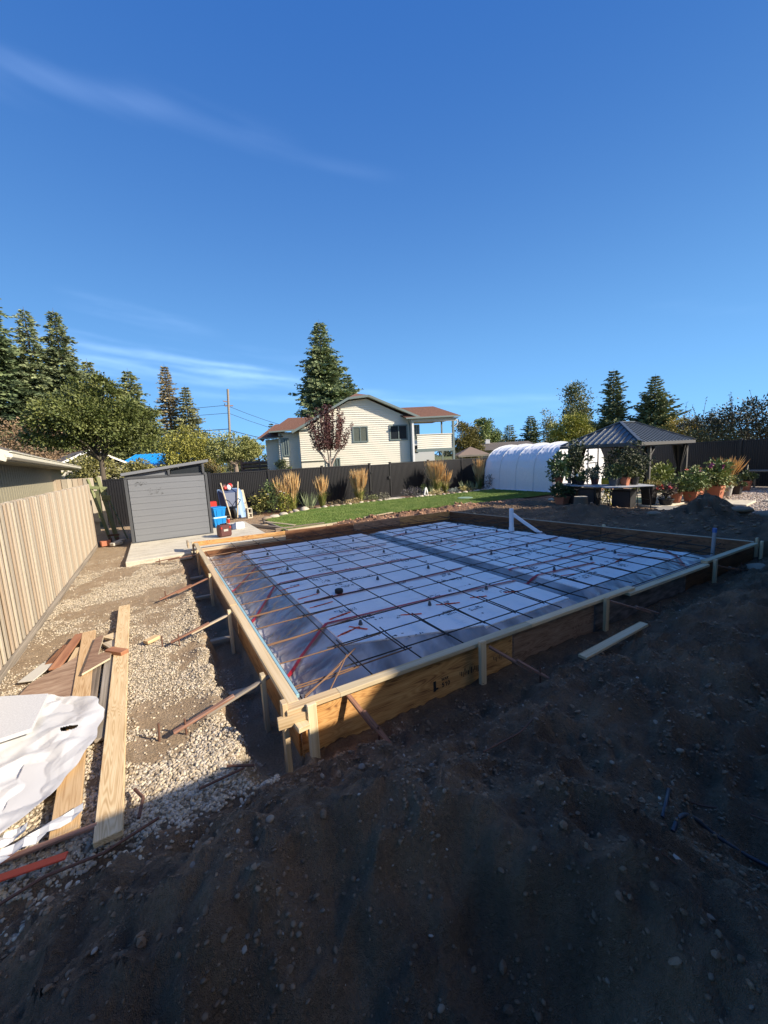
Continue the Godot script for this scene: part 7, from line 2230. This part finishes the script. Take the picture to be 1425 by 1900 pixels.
func make_gazebo() -> void:
	var o := Vector3(14.1, 0.05, -7.0)
	var g := thing("gazebo", "dark metal gazebo with ribbed hipped roof beside the patio pots", "gazebo", o)
	var y := 2.1
	var N := Vector3(0, y, 0)
	var R := Vector3(3.9, y, 0)
	var K := Vector3(3.9, y, -3.0)
	var L := Vector3(0, y, -3.0)
	var A := Vector3(1.5, 2.9, -1.5)
	var B := Vector3(2.45, 2.9, -1.5)
	var rf := Buf.new()
	var ctr := Vector3(1.95, 2.0, -1.5)
	rf.tri_out(L, N, A, ctr)
	rf.quad_out(N, R, B, A, ctr)
	rf.tri_out(R, K, B, ctr)
	rf.quad_out(K, L, A, B, ctr)
	var roof := put("roof", rf.mesh(), M.roof_metal, g)
	# standing seams
	for f in [[L, N, A, A, 13], [N, R, A, B, 16], [R, K, B, B, 13], [K, L, B, A, 16]]:
		for i in range(1, int(f[4])):
			var e: Vector3 = (f[0] as Vector3).lerp(f[1], float(i) / f[4])
			# climbs square to the eave until it meets hip or ridge
			var along: Vector3 = (f[1] - f[0]).normalized()
			var inn := Vector3.UP.cross(along)
			var u0 = (f[2] - f[0]).dot(along)
			var u1 = (f[3] - f[0]).dot(along)
			var ll = (f[1] - f[0]).length()
			var u = (e - f[0]).dot(along)
			var k := 1.0
			if u < minf(u0, u1): k = u / minf(u0, u1)
			elif u > maxf(u0, u1): k = (ll - u) / (ll - maxf(u0, u1))
			var dp := absf((f[2] - f[0]).dot(inn))
			if (f[2] - f[0]).dot(inn) < 0.0: inn = -inn
			var top := e + inn * dp * k + Vector3(0, 0.8 * k, 0)
			board(roof, "roof_seam", e + Vector3(0, 0.01, 0), top + Vector3(0, 0.01, 0), 0.035, 0.035, M.roof_metal)
	for h in [[N, A], [L, A], [R, B], [K, B], [A, B]]: board(roof, "ridge_cap", h[0] + Vector3(0, 0.025, 0), h[1] + Vector3(0, 0.025, 0), 0.11, 0.04, M.roof_metal)
	for e in [[L, N], [N, R], [R, K], [K, L]]:
		board(g, "eave_beam", e[0] - Vector3(0, 0.06, 0), e[1] - Vector3(0, 0.06, 0), 0.06, 0.11, M.gazebo_frame)
	var ps := [Vector3(0.95, 0, -0.18), Vector3(3.68, 0, -0.18), Vector3(3.68, 0, -2.82), Vector3(0.35, 0, -2.82)]
	var i2 := 0
	for p in ps:
		board(g, "post", p, p + Vector3(0, 2.05, 0), 0.1, 0.1, M.gazebo_frame)
		slab(g, "post_foot", p + Vector3(0, 0.02, 0), Vector3(0.2, 0.03, 0.2), M.gazebo_frame)
		var dx := Vector3(0.45, 0, 0) * (1.0 if i2 == 0 or i2 == 3 else -1.0)
		var dz := Vector3(0, 0, -0.45) * (1.0 if i2 < 2 else -1.0)
		board(g, "knee_brace", p + Vector3(0, 1.55, 0), p + Vector3(0, 2.0, 0) + dx, 0.05, 0.05, M.gazebo_frame)
		board(g, "knee_brace", p + Vector3(0, 1.55, 0), p + Vector3(0, 2.0, 0) + dz, 0.05, 0.05, M.gazebo_frame)
		i2 += 1
	board(g, "plate", ps[0] + Vector3(0, 2.0, 0), ps[1] + Vector3(0, 2.0, 0), 0.08, 0.12, M.gazebo_frame)
	board(g, "plate", ps[3] + Vector3(0, 2.0, 0), ps[2] + Vector3(0, 2.0, 0), 0.08, 0.12, M.gazebo_frame)
	# gathered dark net curtains
	for q in [[Vector3(3.45, 0, -0.3), 0.17], [Vector3(3.6, 0, -2.6), 0.15], [Vector3(0.5, 0, -2.6), 0.2], [Vector3(1.15, 0, -0.35), 0.12]]:
		var cb := Buf.new()
		var prof := [[0.05, 0.8], [0.5, 0.75], [0.95, 0.4], [1.1, 0.35], [1.4, 0.7], [1.95, 1.3]]
		for s in prof.size() - 1:
			for j in 24:
				var a0 := TAU * j / 24.0
				var a1 := TAU * (j + 1) / 24.0
				var r := func(a: float, w: float) -> float: return q[1] * w * (1.0 + 0.28 * sin(a * 7.0))
				var r00: float = r.call(a0, prof[s][1]); var r01: float = r.call(a1, prof[s][1])
				var r10: float = r.call(a0, prof[s + 1][1]); var r11: float = r.call(a1, prof[s + 1][1])
				cb.quad(Vector3(cos(a1) * r01, prof[s][0], sin(a1) * r01), Vector3(cos(a0) * r00, prof[s][0], sin(a0) * r00), Vector3(cos(a0) * r10, prof[s + 1][0], sin(a0) * r10), Vector3(cos(a1) * r11, prof[s + 1][0], sin(a1) * r11))
		put("net_curtain", cb.mesh(), M.dark_net, g, Transform3D(Basis(), q[0]))


func make_tent() -> void:
	var o := Vector3(18.05, 0.0, -11.7)
	var t := thing("tent_garage", "white round topped fabric tent garage standing behind the gazebo", "tent", o)
	var prof := [Vector2(-2.12, 0.0), Vector2(-2.09, 0.6), Vector2(-2.04, 1.15), Vector2(-1.92, 1.6), Vector2(-1.68, 1.93), Vector2(-1.34, 2.16), Vector2(-0.9, 2.31), Vector2(-0.45, 2.39), Vector2(0, 2.42)]
	var full := []
	for p in prof: full.append(p)
	for i in range(prof.size() - 2, -1, -1): full.append(Vector2(-prof[i].x, prof[i].y))
	var fw := noise(81, 1.0, 3)
	fw.fractal_type = FastNoiseLite.FRACTAL_RIDGED
	var bays := 4
	var l := 4.35
	var nz := 72
	var sub := []
	for i in full.size() - 1:
		for s in 4: sub.append((full[i] as Vector2).lerp(full[i + 1], s / 4.0))
	sub.append(full[-1])
	var pts := []
	for j in nz + 1:
		var z := -l * j / nz
		var bay := fposmod(j / float(nz) * bays, 1.0)
		var sag := sin(PI * bay)
		for i in sub.size():
			var p: Vector2 = sub[i]
			var up := sstep(0.9, 2.2, p.y)
			var nrm := Vector2(p.x, p.y * 0.8).normalized()
			var w := 0.03 * sag * (0.3 + up) + up * 0.03 * fw.get_noise_2d(z * 3.0 + p.y, p.y * 2.5 + z * 1.2) * sstep(0.0, 0.3, bay) + 0.012 * fw.get_noise_2d(z * 2.0, p.y * 0.7 + 20.0)
			var q := p - nrm * w
			pts.append(Vector3(q.x, maxf(q.y, 0.0), z))
	var b := Buf.new()
	var n := sub.size()
	var nn := []
	for j in nz + 1:
		for i in n:
			var dx: Vector3 = pts[j * n + mini(i + 1, n - 1)] - pts[j * n + maxi(i - 1, 0)]
			var dz: Vector3 = pts[mini(j + 1, nz) * n + i] - pts[maxi(j - 1, 0) * n + i]
			nn.append(dx.cross(dz).normalized())
	for j in nz:
		for i in n - 1:
			var q := j * n + i
			for w in [[q, q + 1, q + n + 1], [q, q + n + 1, q + n]]: b.tri_n(pts[w[0]], pts[w[1]], pts[w[2]], nn[w[0]], nn[w[1]], nn[w[2]])
	put("cover", b.mesh(), M.tent_cloth, t)
	for k in bays + 1:
		var arch := []
		for p in full: arch.append(Vector3(p.x * 1.004, p.y * 1.004 + 0.004, -l * k / bays))
		rod(t, "rib", arch, 0.013, M.tent_seam, 6)
	for z in [[0.01, 1], [-l - 0.01, -1]]:
		var e := Buf.new()
		for i in full.size() - 1: e.tri_out(Vector3(0, 0, z[0]), Vector3(full[i].x, full[i].y, z[0]), Vector3(full[i + 1].x, full[i + 1].y, z[0]), Vector3(0, 1, z[0] - z[1]))
		put("end_wall", e.mesh(), M.tent_cloth, t)
	rod(t, "side_seam", [Vector3(-1.88, 1.32, 0), Vector3(-1.88, 1.32, -l)], 0.012, M.tent_seam, 5)
	rod(t, "ground_flap", [Vector3(-2.14, 0.05, 0.05), Vector3(-2.14, 0.05, -l)], 0.05, M.tent_cloth, 6)
	# door flaps and window frame in the end wall
	board(t, "zip", Vector3(-0.55, 0.0, 0.03), Vector3(-0.55, 2.2, 0.03), 0.02, 0.05, M.grey_pipe, Vector3.BACK)
	board(t, "zip", Vector3(0.6, 0.0, 0.03), Vector3(0.6, 2.2, 0.03), 0.02, 0.05, M.grey_pipe, Vector3.BACK)
	slab(t, "door_flap", Vector3(0.0, 1.1, 0.03), Vector3(0.5, 2.1, 0.02), M.pot_pale)
	for yy in [0.9, 1.3]: board(t, "strap", Vector3(0.62, yy, 0.04), Vector3(1.35, yy, 0.04), 0.02, 0.03, M.black_post)
	board(t, "strap", Vector3(1.35, 0.5, 0.04), Vector3(1.35, 1.3, 0.04), 0.02, 0.03, M.black_post)
	# small dark emblem near the far end of the side
	var em := Buf.new()
	em.box(Transform3D(Basis(), Vector3.ZERO), Vector3(0.006, 0.035, 0.34))
	em.box(Transform3D(Basis(Vector3.RIGHT, 0.35), Vector3(0, 0.11, 0.05)), Vector3(0.006, 0.03, 0.14))
	em.box(Transform3D(Basis(Vector3.RIGHT, -0.35), Vector3(0, 0.11, -0.06)), Vector3(0.006, 0.03, 0.14))
	put("emblem", em.mesh(), M.pot_grey, t, Transform3D(Basis(Vector3.BACK, -0.22), Vector3(-1.915, 1.42, -l + 0.55)))


func folding_table(label: String, at: Vector3, turn: float, l: float) -> void:
	var t := thing("folding_table", label, "table", at, turn, "folding tables by the gazebo")
	slab(t, "tabletop", Vector3(0, 0.72, 0), Vector3(l, 0.04, 0.74), M.table_top, 0.0, 0.012)
	for sx in [-1.0, 1.0]:
		for sz in [-1.0, 1.0]: rod(t, "leg", [Vector3(sx * l * 0.4, 0.7, sz * 0.3), Vector3(sx * l * 0.46, 0.0, sz * 0.32)], 0.014, M.black_post, 6)
		rod(t, "crossbar", [Vector3(sx * l * 0.43, 0.28, -0.31), Vector3(sx * l * 0.43, 0.28, 0.31)], 0.01, M.black_post, 6)


func make_patio() -> void:
	make_gazebo()
	make_tent()
	folding_table("long grey folding table crowded with plants at the stump", Vector3(12.68, 0.06, -8.2), PI * 0.5, 1.75)
	folding_table("shorter grey folding table nearer the black planter", Vector3(12.9, 0.06, -6.85), -0.54, 1.45)
	var g0 := Color(0.04, 0.065, 0.018)
	var g1 := Color(0.12, 0.16, 0.045)
	var y := 0.8
	potted("terracotta pot with broad pale leaves at the far table end", Vector3(12.5, y, -8.9), 0.17, 0.26, false, M.terracotta, Vector3(0.4, 0.5, 0.4), 34, 0.13, Color(0.05, 0.09, 0.03), Color(0.2, 0.26, 0.11), 701)
	potted("dark pot with tall climbing vine on the long table", Vector3(12.85, y, -8.5), 0.18, 0.22, false, M.pot_black, Vector3(0.36, 0.68, 0.36), 44, 0.09, Color(0.02, 0.03, 0.012), Color(0.07, 0.09, 0.03), 702)
	potted("low pot of dark leaves with white blooms on long table", Vector3(12.55, y, -8.1), 0.15, 0.14, false, M.pot_black, Vector3(0.28, 0.14, 0.28), 18, 0.07, g0, g1, 703, [[Color(0.7, 0.7, 0.66), 4, 0.06]])
	potted("bluish leaved plant in brown pot at long table middle", Vector3(12.95, y, -7.85), 0.16, 0.22, false, M.maroon, Vector3(0.34, 0.2, 0.3), 24, 0.08, Color(0.03, 0.05, 0.04), Color(0.1, 0.14, 0.1), 704)
	potted("blue grey trough with bushy leaves on the shorter table", Vector3(12.7, y, -7.05), 0.18, 0.26, true, M.pot_grey, Vector3(0.34, 0.22, 0.3), 26, 0.08, g0, Color(0.09, 0.13, 0.04), 705)
	potted("terracotta pot with fine leaves on the shorter table", Vector3(12.95, y, -6.85), 0.15, 0.26, true, M.terracotta, Vector3(0.24, 0.2, 0.24), 20, 0.06, Color(0.07, 0.09, 0.02), Color(0.2, 0.2, 0.06), 706)
	potted("black pot with tall bushy tomato plant on shorter table", Vector3(13.3, y, -6.75), 0.17, 0.25, false, M.pot_black, Vector3(0.45, 0.6, 0.4), 50, 0.08, Color(0.025, 0.035, 0.012), Color(0.09, 0.1, 0.035), 707)
	potted("hanging dark foliage in pot behind the shorter table", Vector3(13.7, 0.06, -7.5), 0.2, 0.4, false, M.pot_black, Vector3(0.5, 0.8, 0.45), 50, 0.09, Color(0.02, 0.03, 0.01), Color(0.08, 0.09, 0.03), 708)
	potted("square terracotta pot with fern on soil below long table", Vector3(12.25, 0.1, -8.6), 0.26, 0.3, true, M.terracotta, Vector3(0.36, 0.24, 0.32), 26, 0.1, g0, Color(0.1, 0.13, 0.05), 709)
	potted("tall black planter with yellow grassy leaves", Vector3(14.25, 0.06, -6.75), 0.26, 0.62, true, M.pot_black, Vector3(0.3, 0.1, 0.3), 12, 0.06, Color(0.2, 0.17, 0.05), Color(0.45, 0.36, 0.12), 710)
	potted("low black bowl with red begonia", Vector3(14.5, 0.06, -6.35), 0.27, 0.2, false, M.pot_black, Vector3(0.3, 0.26, 0.26), 22, 0.08, Color(0.06, 0.04, 0.035), Color(0.14, 0.1, 0.07), 711, [[Color(0.5, 0.06, 0.06), 7, 0.08]])
	potted("round terracotta pot with bright green leaves", Vector3(15.2, 0.06, -6.35), 0.21, 0.36, false, M.terracotta, Vector3(0.36, 0.26, 0.34), 32, 0.08, Color(0.09, 0.13, 0.03), Color(0.26, 0.3, 0.09), 712)
	potted("big terracotta box with tall pink dahlia", Vector3(15.85, 0.06, -6.15), 0.29, 0.34, true, M.terracotta, Vector3(0.46, 0.42, 0.4), 58, 0.1, Color(0.07, 0.11, 0.03), Color(0.25, 0.3, 0.1), 713, [[Color(0.75, 0.25, 0.2), 2, 0.11], [Color(0.35, 0.06, 0.3), 3, 0.09]])
	potted("terracotta pot half hidden between two boxes", Vector3(17.3, 0.06, -6.5), 0.2, 0.34, false, M.terracotta, Vector3(0.36, 0.3, 0.34), 36, 0.09, Color(0.05, 0.08, 0.025), Color(0.15, 0.18, 0.06), 714)
	potted("large terracotta box with tall purple zinnias", Vector3(17.0, 0.06, -5.9), 0.28, 0.44, true, M.terracotta, Vector3(0.48, 0.48, 0.4), 60, 0.1, Color(0.08, 0.12, 0.03), Color(0.27, 0.31, 0.1), 715, [[Color(0.35, 0.05, 0.16), 4, 0.09]])
	var pg := potted("pale pot with straw coloured fountain grass", Vector3(17.95, 0.06, -5.9), 0.2, 0.36, false, M.pot_pale, Vector3(0.2, 0.1, 0.2), 8, 0.07, Color(0.2, 0.2, 0.08), Color(0.4, 0.36, 0.16), 716)
	var ms := reed(717, 1.15, 0.5, 70, 110)
	put("blades", ms[0], M.leaf, pg, Transform3D(Basis(), Vector3(0, 0.34, 0)))
	put("plumes", ms[1], M.dry, pg, Transform3D(Basis(), Vector3(0, 0.34, 0)))
	potted("plain terracotta box behind the fountain grass", Vector3(18.45, 0.06, -6.2), 0.2, 0.42, true, M.terracotta, Vector3(0.2, 0.08, 0.2), 8, 0.06, g0, g1, 718)
	potted("small black square pot at the end of the row", Vector3(19.0, 0.03, -5.95), 0.2, 0.34, true, M.pot_black, Vector3(0.24, 0.1, 0.24), 12, 0.07, g0, g1, 719)
	potted("terracotta pot with bare stake by the black fence", Vector3(20.6, 0.03, -6.2), 0.24, 0.38, false, M.terracotta, Vector3(0.26, 0.18, 0.26), 12, 0.1, g0, g1, 720)
	tag(board(self, numbered("plant_stake"), Vector3(20.62, 0.35, -6.2), Vector3(20.72, 1.05, -6.2), 0.03, 0.03, M.pine_pale), "pale wooden stake standing in terracotta pot", "stake")
	bush("squash_plant", "large light green leaved plant behind the gazebo posts", Vector3(18.6, 0.05, -8.6), Vector3(0.95, 0.5, 0.8), 54, 0.16, Color(0.12, 0.16, 0.04), Color(0.34, 0.36, 0.13), 730, [], "plant")
	bush("back_plant", "dull green bushy plant beside the squash plant", Vector3(19.6, 0.05, -7.4), Vector3(0.6, 0.5, 0.5), 34, 0.12, Color(0.08, 0.11, 0.03), Color(0.22, 0.24, 0.09), 731, [], "plant")
	for q in [[12.75, -8.6, 0.5, "black storage crate under the long table by fern pot"], [12.75, -7.9, 0.6, "black storage crate under long table middle"], [13.1, -6.95, 0.55, "black storage crate under the shorter table"]]:
		var sc := thing("storage_crate", q[3], "crate", Vector3(q[0], 0.07, q[1]), 0.1, "black crates under the tables")
		slab(sc, "body", Vector3(0, q[2] * 0.5, 0), Vector3(0.5, q[2], 0.55), M.pot_black, 0.0, 0.02)
		slab(sc, "lid", Vector3(0, q[2] + 0.012, 0), Vector3(0.54, 0.03, 0.59), M.pot_black, 0.0, 0.01)
	# yellow stacking crate and chair between the tables
	var cr := thing("yellow_chair", "yellow folding stool standing between the two tables", "stool", Vector3(13.5, 0.06, -7.75), 0.4)
	slab(cr, "seat", Vector3(0, 0.82, 0), Vector3(0.42, 0.2, 0.3), M.yellow_plastic, 0.0, 0.02)
	for sx in [-1.0, 1.0]:
		rod(cr, "leg", [Vector3(sx * 0.2, 0.75, 0.12), Vector3(sx * 0.3, 0.0, -0.2)], 0.013, M.yellow_plastic, 6)
		rod(cr, "leg", [Vector3(sx * 0.2, 0.75, -0.12), Vector3(sx * 0.3, 0.0, 0.2)], 0.013, M.yellow_plastic, 6)
	var um := thing("parasol_pole", "thin dark parasol pole rising through the long table", "pole", Vector3(13.6, 0.05, -8.15))
	rod(um, "pole", [Vector3.ZERO, Vector3(0.0, 2.1, 0)], 0.022, M.black_post, 8)
	slab(um, "foot", Vector3(0, 0.04, 0), Vector3(0.4, 0.08, 0.4), M.concrete_grey, 0.3, 0.02)
	var ch := thing("lawn_chair", "pale green folding chair frame under shorter table", "chair", Vector3(14.0, 0.05, -7.9), 0.5)
	for sx in [-1.0, 1.0]:
		rod(ch, "leg", [Vector3(sx * 0.22, 0.5, 0.2), Vector3(sx * 0.22, 0.0, -0.22)], 0.014, M.green_lid, 6)
		rod(ch, "leg", [Vector3(sx * 0.22, 0.85, -0.25), Vector3(sx * 0.22, 0.0, 0.22)], 0.014, M.green_lid, 6)
	slab(ch, "seat", Vector3(0, 0.42, 0), Vector3(0.46, 0.03, 0.4), M.green_lid)
	slab(ch, "back", Vector3(0, 0.72, -0.2), Vector3(0.46, 0.24, 0.03), M.green_lid)
	tag(slab(self, numbered("patio_mat"), Vector3(15.2, 0.056, -7.6), Vector3(1.6, 0.012, 1.0), M.green_lid, 0.1), "pale green mat on the patio under the gazebo", "mat")
	var st := thing("tree_stump", "sawn tree stump standing in the dark soil before tables", "stump", Vector3(11.72, 0.05, -7.55))
	var b := Buf.new()
	b.col = Color(0.14, 0.11, 0.08)
	b.lathe([Vector2(0.36, -0.1), Vector2(0.26, 0.08), Vector2(0.215, 0.25), Vector2(0.2, 0.46)], 16)
	put("bark", b.mesh(), M.bark, st)
	b = Buf.new()
	b.lathe([Vector2(0.2, 0.46), Vector2(0.0, 0.465)], 16)
	put("cut_face", b.mesh(), M.pine_pale, st)
	# wooden patio table by the fence at the far right
	var pt := thing("patio_table", "weathered wooden table standing against the black fence", "table", Vector3(21.55, 0.03, -5.6), 0.1)
	for i in 5: board(pt, "top_slat", Vector3(-0.45 + i * 0.2, 0.74, -0.8), Vector3(-0.45 + i * 0.2, 0.74, 0.8), 0.17, 0.03, variant("pine_grey", i % 4))
	for sx in [-0.35, 0.35]:
		for sz in [-0.65, 0.65]: board(pt, "leg", Vector3(sx, 0, sz), Vector3(sx, 0.72, sz), 0.07, 0.07, M.pine_grey)
	for sz in [-0.65, 0.65]: board(pt, "rail", Vector3(-0.35, 0.62, sz), Vector3(0.35, 0.62, sz), 0.03, 0.09, M.pine_grey)
	var bn := thing("planter_bench", "low wooden bench holding pots beside the gazebo post", "bench", Vector3(19.3, 0.03, -6.8), 0.0)
	board(bn, "seat", Vector3(-0.9, 0.42, 0), Vector3(0.9, 0.42, 0), 0.3, 0.05, M.pine_warm)
	for sx in [-0.75, 0.75]: board(bn, "leg", Vector3(sx, 0, 0), Vector3(sx, 0.4, 0), 0.25, 0.06, M.pine_grey, Vector3.RIGHT)


# the houses behind and beside the camera whose shadows fall over the site
func make_own_house() -> void:
	var h := thing("two_storey_house", "two storey house beside the site that shades the formwork", "house", Vector3(9.27, 0, -1.6))
	var w := 8.7
	var d := 11.0
	var e := 6.6
	var b := Buf.new()
	b.box(Transform3D(Basis(), Vector3(w * 0.5, e * 0.5 - 0.1, d * 0.5)), Vector3(w - 0.8, e - 0.2, d - 0.8))
	put("wall", b.mesh(), M.stucco, h)
	var A := Vector3(0, e, 0)
	var B := Vector3(w, e, 0)
	var C := Vector3(w, e, d)
	var D := Vector3(0, e, d)
	var R0 := Vector3(w * 0.5, e + 1.2, 4.3)
	var R1 := Vector3(w * 0.5, e + 1.2, d - 4.3)
	var ctr := Vector3(w * 0.5, e, d * 0.5)
	b = Buf.new()
	b.tri_out(A, B, R0, ctr)
	b.tri_out(D, C, R1, ctr)
	b.quad_out(A, D, R1, R0, ctr)
	b.quad_out(B, C, R1, R0, ctr)
	b.quad_out(A, B, C, D, ctr + Vector3(0, 5, 0))
	put("roof", b.mesh(), M.shingle_grey, h)
	for q in [[A, B], [B, C], [C, D], [D, A]]: board(h, "gutter", q[0] + Vector3(0, 0.02, 0), q[1] + Vector3(0, 0.02, 0), 0.1, 0.1, M.house_white)
	for q in [[2.5, 1.5], [6.2, 1.5], [2.5, 4.4], [6.2, 4.4]]:
		slab(h, "window", Vector3(q[0], q[1], 0.4), Vector3(1.4, 1.2, 0.06), M.dark_glass)
	var l := thing("low_house", "single storey house wing standing behind the soil heap", "house", Vector3(-1.6, 0, 0.76))
	b = Buf.new()
	b.box(Transform3D(Basis(), Vector3(5.0, 1.25, 3.0)), Vector3(9.9, 2.6, 5.2))
	put("wall", b.mesh(), M.stucco, l)
	b = Buf.new()
	b.box(Transform3D(Basis(Vector3.RIGHT, -0.12), Vector3(5.2, 2.95, 3.0)), Vector3(10.6, 0.1, 6.1))
	put("roof", b.mesh(), M.shingle_grey, l)
	slab(l, "window", Vector3(3.0, 1.5, 0.38), Vector3(1.4, 1.0, 0.06), M.dark_glass)
	slab(l, "door", Vector3(6.0, 1.05, 0.38), Vector3(0.9, 2.0, 0.06), M.house_white)


func _ready() -> void:
	nA.seed = 1; nA.frequency = 0.8; nA.fractal_octaves = 3
	nB.seed = 2; nB.frequency = 3.2; nB.fractal_octaves = 3
	nC.seed = 3; nC.frequency = 11.0; nC.fractal_octaves = 2
	make_view()
	make_materials()
	make_ground()
	make_pebbles()
	make_form()
	make_slab_inside()
	make_left()
	make_back()
	make_far()
	make_trees()
	make_patio()
	make_own_house()
